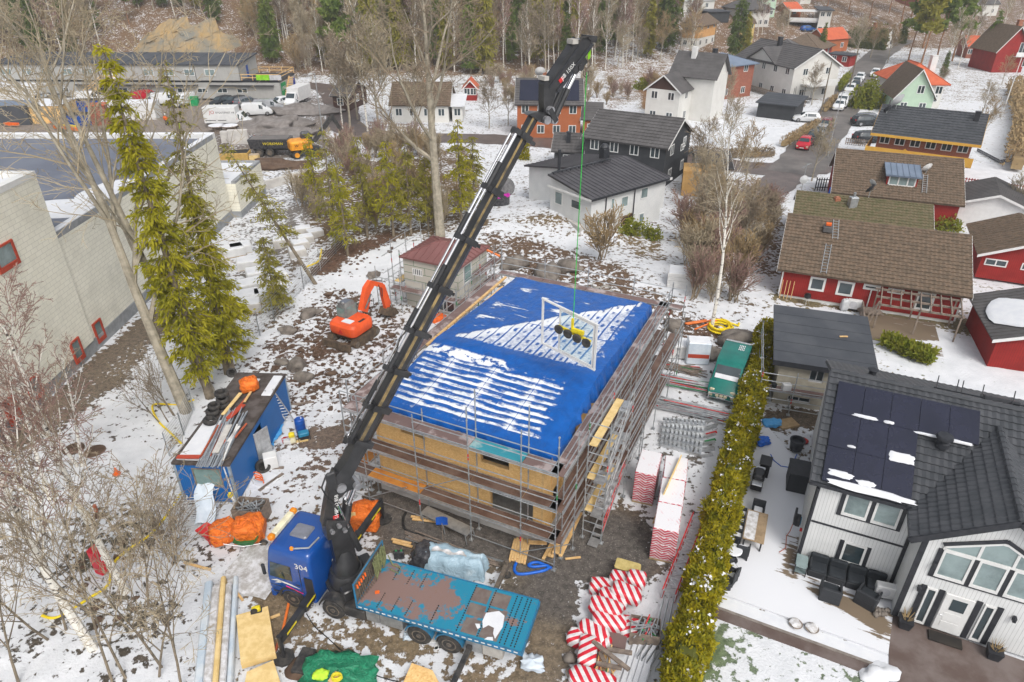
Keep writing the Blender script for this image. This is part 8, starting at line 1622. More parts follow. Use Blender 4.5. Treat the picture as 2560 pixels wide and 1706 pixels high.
H2('slatted timber shed right of the white angular house',3,(5,1340),(225,1355),None,3.5,2.6,2.7,'clad_timber','clad_timber',1,0,0,style='flat',cat='shed',name='shed',ov=.02);H2('white garage with dark roof behind the timber shed',3,(120,1285),(320,1290),None,6,2.5,3.6,'plaster_white','tile_dark',1,1,0,kind='lap',wave=.5,cat='garage',name='garage')
for r,P,hh_,m,lab in((3,[(360,590),(600,660),(860,740)],1.2,'timber_old','brown board fence below the big white house'),(3,[(1925,1270),(2352,1330)],1.0,'clad_red','dark red picket fence along the village road'),(3,[(920,1310),(1010,1310)],1.6,'trim_black','short black fence beside the far row house'),(3,[(1130,990),(1300,1010)],1,'timber_old','grey picket fence by the parking lots'),(2,[(1260,935),(1640,935)],1.1,'galv','grey mesh fence below the orange brick house'),(2,[(200,870),(480,890)],.9,'timber_old','low picket fence before the white house under the oak'),(3,[(2030,1040),(2180,1120),(2290,1110)],.5,'felt_black','black edging of the snowy garden bed')):
 Q=[G(r,*p)for p in P];e=thing('garden_fence',lab,'fence',Q[0]);
 for i in range(len(Q)-1):
  d=Q[i+1]-Q[i];n_=max(2,int(d.length/2));b=B();w0=Q[i]-Q[0]
  for z in(.3,.85):b.beam(w0+Vector((0,0,hh_*z)),w0+d+Vector((0,0,hh_*z)),.05,.09)
  for k in range(int(d.length/.28)):c=w0+d*(k*.28/d.length);b.beam(c+Vector((0,0,.05)),c+Vector((0,0,hh_)),.02,.12)
  b.build('fence_panel',m,e)
CP={}
def car(kind,paint,r,x,y,rz,lab,grp='cars parked along the street',z=None):
 p_=G(r,x,y);p_.z+=.08
 if kind not in CP:
  S,wr,wx,gl,ws,rw={'h':(HAT,.32,(-1.28,1.3),((.1,.85),(-1.3,.0)),(1.02,.38),(-1.97,-1.5)),'w':(WAG,.36,(-1.4,1.45),((.2,1.0),(-1.0,.1),(-1.95,-1.1)),(1.17,.53),(-2.22,-1.95)),'v':(VAN,.34,(-1.55,1.55),((.35,.95),),(1.45,.78),None)}[kind]
  CP[kind]=vehicle('parked_car' if kind!='v' else 'parked_van',lab,'car' if kind!='v' else 'van',p_,rz,S,'car_white',wr,wx,gl,ws,rw,grp);o=CP[kind]
  if paint!='car_white':
   for ch in CHL(o):
    if ch.name.startswith('body'):ch.data=ch.data.copy();ch.data.materials[0]=MT[paint]
  CP[kind+'_p']=paint;return o
 return dup(CP[kind],p_,rz,lab,1,grp,{CP[kind+'_p']:paint}if CP[kind+'_p']!=paint else None)
ur=ang(G('V',1893,305),G('V',1830,390))
for k,x,y,p_,lab in(('h',845,1015,'car_red','bright red hatchback parked nearest the crossing'),('w',905,975,'car_dark','dark blue estate right behind the red hatchback'),('w',955,935,'car_silver','silver estate third in the row by the hedge'),('w',990,890,'car_maroon','maroon estate last in the row by the hedge'),('w',1085,750,'car_white','white estate parked below the telegraph pole'),('w',1160,635,'car_white','white car parked higher up the street by a wall'),('h',1195,610,'car_dark','dark car on the street beside the white one'),('h',1205,580,'car_white','white hatchback further up the street'),('w',1225,555,'car_white','white car at the top of the parked row'),('w',1330,525,'car_white','lone white car driving down the top of the street')):car(k,p_,3,x,y,ur,lab)
car('v','car_white',3,1105,730,ur,'white van parked just above the white estate on the street');
for k,x,y,rz,p_,lab in(('h',860,835,2.9,'car_white','white car beside the black garden shed'),('w',1270,860,.1,'car_dark','dark car in the lot beside the balcony house'),('w',1290,845,.1,'car_grey','grey car tucked behind the dark car in the lot'),('w',1290,975,.1,'car_dark','dark car by the picket fence left of the balcony house'),('h',1390,690,.3,'car_white','white car in the carport of the mint house'),('h',1990,1375,-.25,'car_red','red car on the village road behind the row houses'),('h',870,215,.2,'car_blue','blue car under the white modern balcony'),('w',940,655,.2,'car_grey','grey car on the drive below the big white house')):car(k,p_,3,x,y,rz,lab)
# --------- building yard at the back left
m0,m1=G(1,300,680,0),G(1,1930,690,0);ma=ang(m0,m1);ML=(m1-m0).xy.length
t=thing('module_office','two storey grey module office with dark roof and blue doors','building',m0,ma);h=dict(L=ML,D=9);MU=ML-7
B().bx(-6,ML,0,9,.3,3.1).build('lower_wall','clad_grey',t);B().bx(-7,MU,-.3,9,3.5,6.2).build('upper_wall','clad_grey',t);B().bx(-6,ML,.2,9,3.1,3.499).build('floor_band','trim_black',t);b=B();roof_slope(b,(-7.4,-.6,6.25),(MU+.3,-.6,6.25),(MU+.3,9.4,7.0),(-7.4,9.4,7.0),'seam',wave=3);b.build('roof','felt_black',t);B().prisx([(-.3,6.201),(9,6.201),(9,6.85)],-7,MU).build('gable','clad_grey',t)
h2_=dict(L=ML,D=9)
for k in range(12):
 if k in(6,11):continue
 f=win(t,h,'f',-6+k*3.75,4.3,1.9,1.15,mull=(.5,),pm='glass_light');f.location=(0,-.3,0)
for k in range(12):
 if k in(1,3,7):continue
 win(t,h,'f',-4+k*3.7,1.3,1.9,.85,pm='glass')
for x in(.2,MU-13.5):e=B().bx(x,x+1,-.04,-.003,.35,2.5).build('blue_door','barrel_blue',t)
B().bx(MU+.003,MU+.05,3.4,4.3,3.6,5.6).build('blue_door','barrel_blue',t);B().bx(14,15,-.345,-.303,3.6,5.6).build('white_door','white_paint',t);b=B();b.bx(7,ML-15,-.7,-.05,2.62,2.7).bx(ML-13,ML-1,-.7,-.05,2.62,2.7);b.build('canopy','trim_black',t)
for x in(12,24,MU-8):B().bx(x,x+.08,-.36,-.303,3.5,6.2).build('drain_pipe','trim_black',t)
B().bx(ML+.003,ML+.06,.6,3.2,.6,2.9).build('green_sign','sign_green',t);text(t,'LINK',1.0,Matrix.Translation((ML+.08,1.9,1.9))@Matrix.Rotation(R_(90),4,'Z')@Matrix.Rotation(R_(90),4,'X'),'white_paint');B().bx(ML+.003,ML+.06,7.6,8.6,.8,2.9).build('blue_sign','sign_blue',t)
e=thing('timber_stairs','timber terrace railing and stairs on the end of the module office','stairs',loc2w(m0,ma,MU,0,3.5),ma);W_=ML-MU
b=B();[b.beam((x,y,0),(x,y,1.1),.1)for x in(.3,W_/3,W_*.67,W_)for y in(-.2,8.8)];[b.beam((.2,y,z),(W_,y,z),.05,.12)for y in(-.2,8.8)for z in(.5,1.05)];[b.beam((W_,-.2,z),(W_,8.8,z),.05,.12)for z in(.5,1.05)];b.build('railing','timber',e);b=B();[b.beam((W_+.3,y,-3.4),(W_+.3,y+4,0),.1,.3)for y in(1,)];[b.bx(W_+.1,W_+1.2,1+.33*k,1.3+.33*k,-3.3+.28*k,-3.2+.28*k)for k in range(12)];b.build('stair_flight','timber',e);B().bx(3,5.4,-.28,-.26,.1,1.0).build('lime_banner','lime',e);B().bx(5.45,7.6,-.28,-.26,.1,1.0).build('grey_banner','graphic_grey',e)
e=thing('timber_stairs','timber stair with landing in the middle of the module office front','stairs',loc2w(m0,ma,8,-1.6,0),ma);b=B();[b.beam((0,y,.2),(5.4,y,3.4),.1,.35)for y in(0,1.1)];[b.bx(.4*k,.4*k+.35,0,1.1,.15+.24*k,.2+.24*k)for k in range(13)];b.bx(5.2,8,0,1.3,3.35,3.45);[b.beam((5.2,0,z),(8,0,z),.05,.14)for z in(3.8,4.3)];[b.beam((0,0,z),(5.3,0,3.3+z),.05,.12)for z in(.9,1.3)];b.build('stair_flight','timber',e)
for k,x,y,rz,p_,lab in(('w',1520,725,-2.0,'car_dark','dark estate before the blue office door, left of three'),('w',1610,725,-2.0,'car_dark','dark estate in the middle of the three by the office'),('w',1690,725,1.1,'car_grey','grey car right of the two dark estates'),('h',1920,725,-2.2,'car_white','white hatchback beside the motorhome'),('h',340,700,.4,'car_dark','dark car behind the shed at the far left'),('h',420,705,.3,'car_dark','second dark car behind the skips'),('w',925,700,.8,'car_white','white car behind the bare tree in the yard'),('h',1080,690,.8,'car_grey','grey car parked between vans in the yard')):car(k,p_,1,x,y,rz,lab,'vehicles in the building yard')
for x,y,rz,p_,lab in((1255,725,-1.9,'car_white','white van facing the camera beside the green bin'),(1150,715,.3,'car_white','white pickup like van left of the facing one'),(1010,695,1.0,'car_red','red van half hidden behind branches'),(1770,790,.2,'car_white','small white van beside the box truck'),(1850,765,.15,'car_silver','silver van behind the small white van'),(640,705,.2,'car_white','white van behind the blue skips')):car('v',p_,1,x,y,rz,lab,'vehicles in the building yard')
def boxtruck(name,lab,cat,p_,rz,bl,bh,paint='car_white'):
 t=vehicle(name,lab,cat,p_,rz,[(1.0,.3,1.2,2.0,1.0,.9),(1.1,.28,1.2,2.25,1.02,.9),(1.6,.28,1.2,2.3,1.02,.88),(2.3,.28,1.15,1.3,1.0,.86),(2.9,.3,.95,1.0,.95,.8),(3.1,.34,.65,.7,.85,.7)],paint,.38,(-1.9,2.2),((1.2,1.9),),(2.25,1.65),None);B().rb(1.0-bl,.98,-1.1,1.1,.75,bh,.05).build('box_body','white_plastic',t);B().bx(1.0-bl,1.0,-.4,.4,.4,.75).build('chassis','chassis',t);return t
t=boxtruck('box_truck','white box truck with JO lettering parked in the yard','truck',G(1,1600,865),.05,5.0,3.1);[text(t,s_,z_,upright(x,-1.11,zz),m)for s_,z_,x,zz,m in(('JO',.75,-2.6,2.35,'red_frame'),('BYGGTJÄNST AB',.38,-.6,2.3,'text_black'))];B().bx(-3.8,-2.2,-1.106,-1.101,1.1,1.2).bx(-1.9,-.6,-1.106,-1.101,1.1,1.2).build('small_print','text_black',t)
boxtruck('motorhome','white motorhome at the end of the module office','motorhome',G(1,2030,715),R_(-100),5.2,3.0)
def solid(name,lab,cat,r,x,y,rz,dims,m,extra=None,z=0):
 e=thing(name,lab,cat,G(r,x,y,None)+Vector((0,0,z)),rz);w_,d_,h_=dims;B().rb(-w_/2,w_/2,-d_/2,d_/2,0,h_,.06).build('body',m,e);extra and extra(e,w_,d_,h_);return e
def topm(m,hh_=.12,o=.15,nm='roof'):return lambda e,w_,d_,h_:B().rb(-w_/2-o,w_/2+o,-d_/2-o,d_/2+o,h_,h_+hh_,.04).build(nm,m,e)
def ribs(m):return lambda e,w_,d_,h_:([B().bx(x,x+.12,-d_/2-.06,-d_/2,.1,h_).build('rib',m,e)for x in np.linspace(-w_/2+.3,w_/2-.4,5)],B().bx(-w_/2+.1,w_/2-.1,-d_/2+.1,d_/2-.1,h_+.002,h_+.02).build('load','dark_void',e))
solid('plywood_shed','plywood site shed with snowy roof in the yard','shed',1,320,820,.12,(8,6,2.7),'osb',topm('snow'));solid('skip','dark blue skip in front of the plywood shed','skip',1,560,850,.1,(4.5,3,1.6),'cab_blue',ribs('cab_blue'));solid('skip','bright blue skip behind the dark blue one','skip',1,600,780,.1,(6,2.5,2.3),'barrel_blue',ribs('barrel_blue'));solid('brick_pallets','stack of red brick pallets behind the branches','pallets',1,700,850,.3,(2.4,2.2,3),'brick_red',topm('tile_red'));solid('container','white container with snow on top in the yard','container',1,900,810,.1,(9,3,2.6),'white_plastic',topm('snow',.1,0,'snow_cover'));solid('container','dark covered container at the left edge of the yard','container',1,40,840,.05,(10,4,3),'felt_black',topm('roof_blue',.1,.1));solid('container','white container at the far left with planks in front','container',1,80,690,.05,(14,4,2.8),'white_plastic',topm('snow',.1,0,'snow_cover'));solid('wheelie_bin','green wheelie bin beside the facing white van','bin',1,1335,722,.1,(1.4,1.1,1.4),'sign_green',topm('mark_green',.1,.04,'lid'))
for k,x in enumerate((1490,1580)):e=thing('cable_drum',['snow topped cable drum, left of two','snow topped cable drum, right of two'][k],'cable drum',G(1,x,905));B().lathe([(1.25,0),(1.25,.12),(.7,.12),(.7,.9),(1.25,.9),(1.25,1.02)],20).build('drum','timber_old',e);B().lathe([(1.2,1.021),(1.15,1.07)],20).build('snow_cover','snow',e)
solid('concrete_block','large concrete wall element beside the cable drums','concrete',1,1640,985,.1,(2.8,.6,2),'concrete_light');solid('concrete_block','small concrete element left of the large one','concrete',1,1550,975,.1,(1.2,.8,1.6),'concrete_light');solid('skip','yellow-brown open skip beside the hall corner','skip',1,1620,1100,.1,(3.6,2,1.2),'skip_yellow',ribs('skip_yellow'));solid('wood_crate','small wooden crate right of the yellow-brown skip','crate',1,1745,1105,.1,(1.2,.9,.9),'ply_yellow',topm('cardboard',.05,0,'lid'));solid('concrete_wall','long low concrete wall in the snow beside the annex','wall',1,1930,1265,R_(52),(7,.35,1),'concrete_light')
e=thing('dump_trailer','black two axle dump trailer coupled to the orange excavator','trailer',G(1,1870,1060),.05);b=B();rloft(b,[(1.1,-2.6,2.6,-1.1,1.1,.05),(2.3,-2.8,2.7,-1.25,1.25,.05)],1);b.build('tub','wrap_black',e);B().bx(-2.5,2.4,-1,1,2.301,2.34).build('load','asphalt',e);B().beam((2.5,0,.9),(5,0,.9),.25,.25).bx(-2.4,2.4,-.4,.4,.7,1.1).build('drawbar','chassis',e);text(e,'WORKMAN',.5,upright(.5,-1.2,1.75),'hazard_yellow');[wheel(e,x,s*.95,.55,.55,.4,'rim',s,False,14)for x in(-1.5,-.1)for s in(-1,1)]
e=thing('wheeled_excavator','orange-yellow wheeled excavator with raised dark boom beyond the trailer','excavator',G(1,2090,1070),.5);[wheel(e,x,s*1.0,.55,.55,.4,'digger_yellow',s,False,14)for x in(-1.3,1.4)for s in(-1,1)];B().bx(-2,2,-.7,.7,.6,1.1).build('undercarriage','chassis',e);B().rb(-2.0,.9,-1.2,1.2,1.2,2.3,.2).build('upper_body','digger_yellow',e);b=B();rloft(b,[(1.8,-.2,1.3,.1,1.15,.1),(2.9,-.1,1.2,.15,1.1,.12),(3.1,.1,1.0,.25,1.0,.1)]);b.build('cab','wrap_black',e);b=B().prisy([(.9,1.8),(1.6,1.8),(4.1,4.4),(4.4,5.0),(3.7,4.8)],-.5,-.1);b.build('boom','chassis',e);B().prisy([(3.8,5.0),(4.4,5.1),(5.6,2.6),(5.2,2.4)],-.45,-.12).build('stick','chassis',e);B().prisy([(5.0,2.5),(5.8,2.6),(6.0,1.6),(5.0,1.7)],-.8,.2).build('bucket','track_mud',e);text(e,'W',.5,Matrix.Translation((-1.2,-1.22,1.75))@Matrix.Rotation(R_(90),4,'X'),'text_black')
for k in range(9):solo('barrier_post',B().lathe([(.1,0),(.1,.1),(.06,.12),(.05,1.0)],8).cb((0,0,.7),(.9,.05,.1)),'red_paint','red and white barrier post on the gravel beside the trailer','barrier',G(1,1745+k*18,975+(k%3)*6),0,'barrier posts by the trailer')
for k,(x,y,s_,m,lab)in enumerate(((1850,870,(6,3.5,1.6),'spoil_grey','long grey spoil heap behind the box truck'),(2060,770,(7,3,1.3),'spoil_grey','snow streaked spoil heap below the motorhome'),(2000,930,(5,3,1.0),'spoil_grey','low gravel heap beside the orange excavator'),(1900,1140,(4,2,.9),'soil','brown soil heap right of the yellow-brown skip'))):solo('spoil_heap',B().blob((0,0,0),s_,k,4,.3,2),m,lab,'heap',G(1,x,y),0,None,1)
for k,(a_,c_,m,lab)in enumerate((((390,870),(540,890),'hose_yellow','yellow beam lying on the hall side of the yard'),((380,885),(560,905),'pipe_orange','orange beam just below the yellow one'),((40,865),(130,870),'safety_orange','orange barrier boards by the dark container'),((300,820),(370,850),'safety_orange','orange scissor lift parts before the plywood shed'))):plank('beam',G(1,*a_)+Vector((0,0,.4)),G(1,*c_)+Vector((0,0,.4)),.5,.4,m,lab,'beam')
def person(p_,rz,lab,jm='lime_jacket',tm='trouser'):
 t=thing('person',lab,'person',p_,rz);bm=bmesh.new();sk=bm.verts.layers.skin.verify();V=[(0,0,.95,.15),(0,0,1.2,.15),(0,0,1.42,.17),(0,0,1.54,.06),(0,.02,1.62,.1),(0,.02,1.72,.1)]+[c for s in(-1,1)for c in((s*.2,0,1.42,.07),(s*.27,.02,1.15,.055),(s*.27,.14,.92,.045),(s*.27,.18,.84,.04),(s*.1,0,.85,.1),(s*.12,.03*s,.48,.075),(s*.13,-.04*s,.08,.055),(s*.13,-.04*s+.14,.04,.045))]
 vs=[bm.verts.new(v[:3])for v in V]
 for v,q_ in zip(vs,V):v[sk].radius=(q_[3],q_[3])
 vs[0][sk].use_root=True;E_=[(0,1),(1,2),(2,3),(3,4),(4,5)]+[(a_+o,c+o)for o in(6,14)for a_,c in((0,1),(1,2),(2,3),(4,5),(5,6),(6,7))]+[(2,6),(2,14),(0,10),(0,18)]
 [bm.edges.new((vs[a_],vs[c]))for a_,c in E_];me=bpy.data.meshes.new('body');bm.to_mesh(me);bm.free();me.materials.append(MT['skin']);o=bpy.data.objects.new('body',me);COL.objects.link(o);o.parent=t;o.modifiers.new('skin','SKIN');m=o.modifiers.new('sub','SUBSURF');m.levels=m.render_levels=1
 b=B();b.lathe([(.19,.85),(.21,1.0),(.22,1.35),(.13,1.5)],12);[b.path([(s*.2,0,1.44),(s*.28,.02,1.15),(s*.28,.14,.94)],[.09,.08,.065],8)for s in(-1,1)];b.build('jacket',jm,t,True);b=B();[b.path([(s*.1,0,.98),(s*.12,.03*s,.48),(s*.13,-.04*s,.1)],[.13,.1,.08],8)for s in(-1,1)];b.build('trousers',tm,t,True);B().lathe([(.15,1.7),(.14,1.78),(.05,1.84)],12,c=(0,.02,0)).build('helmet','white_plastic',t,True)
person(G(1,1232,905),2.6,'person in a lime yellow work suit walking across the yard',tm='lime_jacket');person(G(1,1145,860),.5,'person in orange work clothes beside the snow strip in the yard','safety_orange')
def pole(lab,p_,hh_,m='galv',arm=True,cat='street lamp',name='street_lamp',r_=.09):
 e=thing(name,lab,cat,p_);B().tube((0,0,0),(0,0,hh_),r_,r_*.6,8).build('pole',m,e);arm and B().beam((0,0,hh_),(-.2,-1.0,hh_+.1),.07).rb(-.4,0,-1.5,-.9,hh_+.05,hh_+.17,.03).build('lamp_head','dish_grey',e)
pole('tall white street lamp at the crossing beside the parked cars',G(3,1008,1080),8.5,'alu');pole('tall pale lamp post at the right edge beyond the gardens',G(3,2192,815),9.5,'white_paint');pole('grey yard lamp post beside the orange excavator',G(1,2235,1110),11,'galv')
for k,(x,y,hh_,lab)in enumerate(((950,830,9,'brown telegraph pole by the hedge along the street'),(215,425,9,'thin telegraph pole below the ochre house'),(1150,640,8,'telegraph pole further up the street'))):pole(lab,G(3,x,y),hh_,'bark',False,'pole','telegraph_pole',.13)
solid('hot_tub','dark round hot tub with open bright pink cover','hot tub',2,1090,1400,0,(.6,.6,.5),'timber_old',lambda e,w_,d_,h_:(B().lathe([(1.05,0),(1.1,.1),(1.1,1.0),(.95,1.0),(.9,.3)],22).build('tub','wrap_black',e),B().lathe([(1.12,1.0),(1.15,1.05),(.98,1.06),(.95,.95)],22).build('rim','pink',e),B().lathe([(.97,.9),(.02,.92)],22).build('liner','pink',e),B().at(.6,1.0,1.55,0,0,R_(60)).lathe([(1.05,0),(1.05,.1)],20).build('lid','wrap_black',e)))
e=thing('trampoline','black netted trampoline beside the big white house','trampoline',G(3,830,700));B().lathe([(1.6,.6),(1.7,.65),(1.7,.7),(1.5,.7)],20).build('mat','wrap_black',e);b=B();[b.tube((1.7*math.cos(a_),1.7*math.sin(a_),0),(1.7*math.cos(a_),1.7*math.sin(a_),2.5),.04,n=5)for a_ in np.arange(0,6.2,1.05)];b.build('net_pole','trim_black',e)
# --------- trees
def vrand(R):return Vector((R.gauss(0,1),R.gauss(0,1),R.gauss(0,1))).normalized()
def grow(bs,p,d,L,r,lv,R,o):
 """one stem or branch with its children; o holds counts, ratios and droop per level"""
 n=5 if lv<2 else 3;P=[Vector(p)];rs=[r];q_=Vector(p);dd=Vector(d).normalized()
 for i in range(n):
  dd=(dd+vrand(R)*o['g'][lv]+Vector((0,0,o['up'][lv]))).normalized();q_=q_+dd*L/n;P.append(q_.copy());rs.append(max(o['rm'],r*(1-(i+1)/n*o['tp'][lv])))
 bs[0 if lv<=o['tl']else 1].path(P,rs,(8,5,4,3,3)[lv],False)
 if lv>=o['mx']:return
 for k in range(o['k'][lv]):
  f=o['st'][lv]+(1-o['st'][lv])*((k+R.random())/o['k'][lv]);i=min(int(f*n),n-1);c=P[i].lerp(P[i+1],f*n-i);ax_=(P[i+1]-P[i]).normalized();a_=vrand(R);a_=(a_-ax_*a_.dot(ax_)).normalized();an=o['an'][lv]*R.uniform(.7,1.25)
  grow(bs,c,ax_*math.cos(an)+a_*math.sin(an),L*o['lr'][lv]*R.uniform(.65,1.2)*(1.15-.6*f),max(o['rm'],rs[i]*o['rr'][lv]),lv+1,R,o)
OB=dict(g=(.06,.16,.25,.3,.3),up=(.05,.1,.05,.02,0),tp=(.85,.8,.75,.7,.6),tl=1,mx=3,k=(16,7,4,3),st=(.3,.25,.2,.15),an=(.8,.75,.75,.7),lr=(.42,.5,.5,.5),rr=(.42,.55,.6,.7),rm=.02)
def bare(name,lab,cat,p,H,r,seed,bark,twig,group=None,lean=(0,0),stems=1,**kw):
 o=dict(OB);o.update(kw);R=random.Random(seed);bs=[B(),B()]
 for s in range(stems):
  d=Vector((lean[0]+(R.uniform(-.35,.35)if stems>1 else 0),lean[1]+(R.uniform(-.35,.35)if stems>1 else 0),1));grow(bs,Vector((R.uniform(-.3,.3),R.uniform(-.3,.3),-.2))if stems>1 else Vector((0,0,-.2)),d,H*R.uniform(.8,1.1)if stems>1 else H,r,0,R,o)
 t=thing(name,lab,cat,p,0,group);bs[0].build('trunk',bark,t,True);bs[1].build('crown',twig,t);return t
def sprigs(b,c,d0,lf,rng):
 for p in c:
  d=np.array(d0)*.8+rng.normal(size=3)*.55;d/=np.linalg.norm(d);a_=np.cross(d,rng.normal(size=3));a_/=np.linalg.norm(a_)+1e-9;s_=lf*rng.uniform(.6,1.3);o=len(b.v);m_=p+d*s_*.5;q_=p+d*s_*1.1-np.array([0,0,s_*.25])
  b.v+=[tuple(p),tuple(m_+a_*s_*.17),tuple(q_),tuple(m_-a_*s_*.17)];b.f.append((o,o+1,o+2,o+3));b.mi.append(0)
def spruce(lab,p,H,Rd,seed,m='needle',group=None,lean=(0,0),dens=1.,lf=.3,gap=.12,z0=.12,name='spruce_tree',nw=24,bark='bark'):
 R=random.Random(seed);rg=np.random.RandomState(seed);t=thing(name,lab,'tree',p,0,group);b=B();L_=Vector((lean[0],lean[1],1));b.path([L_*(H*k/6)+Vector((0,0,-.2))for k in range(7)],[H*.014*(1-k/6.3)+.015 for k in range(7)],8);bt=B();bl=B()
 for w_ in range(nw):
  f=z0+(1-z0)*(w_+R.random()*.8)/nw;rad=Rd*(1-f)**.75*(.35+.65*sst(z0-.1,z0+.28,f))+.15;nb=int(R.uniform(5,9)*dens)+1
  for k in range(nb):
   if R.random()<gap:continue
   a_=R.uniform(0,6.283);l_=rad*R.uniform(.55,1.15);c=L_*(H*f);dx,dy=math.cos(a_),math.sin(a_);tip=c+Vector((dx*l_,dy*l_,-l_*R.uniform(.15,.5)));mid=c+Vector((dx*l_*.5,dy*l_*.5,l_*.02));bt.path([c,mid,tip],[.035,.025,.012],3,False);n_=max(4,int(l_*30*dens*(.3/lf)**1.4));tt=rg.rand(n_)**.75;pts=np.array([c+(mid-c)*float(2*x)if x<.5 else mid+(tip-mid)*float(2*x-1)for x in tt])+rg.normal(size=(n_,3))*np.array([.1,.1,.07]);sprigs(bl,pts,(dx,dy,-.5),lf,rg)
 b.build('trunk',bark,t,True);bt.build('branches',bark,t);bl.build('crown',m,t);return t
def pine(lab,p,H,seed,group=None,m='needle_pine',lf=.5,n_=1500):
 R=random.Random(seed);rg=np.random.RandomState(seed);t=thing('pine_tree',lab,'tree',p,0,group);b=B().path([(R.uniform(-.2,.2)*k/3,R.uniform(-.2,.2)*k/3,H*k/6-.2)for k in range(7)],[H*.013*(1.05-k/6.3)for k in range(7)],7);bl=B();nc=13
 for k in range(nc):f=.48+.5*k/nc;a_=R.uniform(0,6.3);l_=H*.17*(1.15-f)*R.uniform(.5,1.6)+.4;c=Vector((math.cos(a_)*l_,math.sin(a_)*l_,H*f));b.tube((0,0,H*f-l_*.3),c,.06,.03,4);s_=H*.085*R.uniform(.7,1.2);v=rg.normal(size=(n_//nc,3));v/=np.linalg.norm(v,axis=1)[:,None];leaves(bl,np.array(c)+v*rg.rand(n_//nc,1)**.4*np.array([s_,s_,s_*.55]),lf,0,rg,1.3,.6)
 b.build('trunk','bark_pine',t,True);bl.build('crown',m,t);return t
def leafbush(name,lab,cat,p,dims,n_,m,seed,lf=.14,rz=0,group=None,core='thuja_dark'):
 rg=np.random.RandomState(seed);t=thing(name,lab,cat,p,rz,group);v=rg.normal(size=(n_,3));v/=np.linalg.norm(v,axis=1)[:,None];v[:,2]=np.abs(v[:,2]);k=rg.rand(n_,1)**.3*(1+.2*np.sin(v[:,:1]*7+seed)+.15*np.sin(v[:,1:2]*9));b=B();leaves(b,v*k*np.array([dims[0]/2,dims[1]/2,dims[2]]),lf,0,rg,1.6,.5);b.build('foliage',m,t);b=B();[b.tube((0,0,-.1),(math.cos(a_)*dims[0]*.3,math.sin(a_)*dims[1]*.3,dims[2]*.7),.04,.01,4)for a_ in np.arange(0,6.2,1)];b.build('stems','bark',t);return t
bare('bare_tree','big bare aspen with forked pale trunk standing left of the spruces','tree',G(4,1275,1255),21,.36,12,'bark_grey','twig_tan',lean=(-.13,.1),mx=4,k=(11,8,6,4),st=(.28,.25,.2,.2),lr=(.62,.5,.5,.5),an=(.62,.7,.7,.7),rr=(.55,.5,.55,.6),rm=.013,up=(.06,.1,.02,0,0))
bare('bare_tree','second bare aspen trunk just right of the big forked one','tree',G(4,1440,1120),21,.32,5,'bark_grey','twig_tan',lean=(-.17,.06),mx=4,k=(11,7,5,3),st=(.4,.25,.2,.2),lr=(.5,.5,.5,.5),rm=.013)
spruce('tall bright green spruce with pointed top beside the big aspen',G(4,1440,1165),20.5,2.0,3,lean=(-.05,.03),dens=1.3,lf=.3,nw=40,z0=.1,gap=.1)
spruce('sparse greyish spruce behind the tall bright green one',G(4,1560,990),19.5,2.3,8,'needle_olive',lean=(.02,.03),dens=.7,lf=.24,nw=30,gap=.45,z0=.3)
spruce('broad olive spruce hanging over the tyres on the cabin roof',G(4,1600,1010),12.5,2.3,14,lean=(.0,0),dens=1.2,lf=.3,nw=28,z0=.14)
spruce('small leaning spruce at the edge of the excavator slope',G(4,2165,385),11.5,1.9,21,'needle_olive',lean=(-.5,.1),dens=.8,lf=.26,nw=18,z0=.3,gap=.3);spruce('short ragged spruce beside the wire mesh fence',G(4,1900,590),6.5,1.7,22,'needle_olive',dens=1,lf=.24,nw=14)
BI=dict(mx=4,k=(17,7,4,3),st=(.35,.2,.2,.2),lr=(.34,.5,.5,.6),an=(.55,.6,.6,.6),rr=(.35,.5,.6,.7),up=(.03,.1,.0,-.06,-.1),rm=.011)
bare('birch_tree','white trunked birch behind the red box, leaning left','tree',G(7,640,1330),13.5,.2,31,'bark_birch','twig_red',lean=(-.2,.06),**BI);bare('birch_tree','second white birch right of the red box','tree',G(7,865,950),13,.18,32,'bark_birch','twig_red',lean=(-.2,.06),**BI)
bare('birch_tree','slim birch with reddish twigs before the hall windows','tree',G(7,330,300),9.5,.13,33,'bark_birch','twig_red',lean=(-.08,.05),stems=2,**{**BI,'mx':3,'k':(14,7,4,3)});bare('birch_tree','reddish multi stemmed birch at the left edge by the red door','tree',G(4,40,1540),9,.12,34,'bark_birch','twig_red',stems=3,**{**BI,'mx':3,'k':(13,6,4,3)});bare('birch_tree','thin birch with red twigs on the snow before the brown path','tree',G(7,560,60),7.5,.1,38,'bark_birch','twig_red',lean=(.15,0),stems=2,**{**BI,'mx':3,'k':(13,6,4,3)})
NB=dict(mx=4,k=(8,6,4,3),st=(.2,.2,.2,.2),lr=(.62,.55,.5,.5),an=(.55,.6,.6,.65),rr=(.6,.55,.6,.6),rm=.009,up=(.05,.06,.04,.02,0))
for k,(x,y,H,lx,lab)in enumerate(((830,1545,8.5,-.15,'grey bare shrub tree at the bottom, left of the timber pack'),(1130,1500,8,.05,'grey bare shrub tree nearest the timber pack'),(380,1240,7,-.2,'bare shrub tree at the lower left corner'),(1010,1050,6,.12,'twiggy bare shrub among the birches'),(1240,1620,8.5,.12,'bare shrub tree below the timber pack at the bottom edge'),(120,1560,6.5,.05,'bare shrub tree in the left bottom corner'))):bare('bare_tree',lab,'tree',G(7,x,y),H,.055,40+k,'bark','twig_tan' if k%2 else 'twig',lean=(lx,.1),stems=2 if k<3 else 1,**NB)
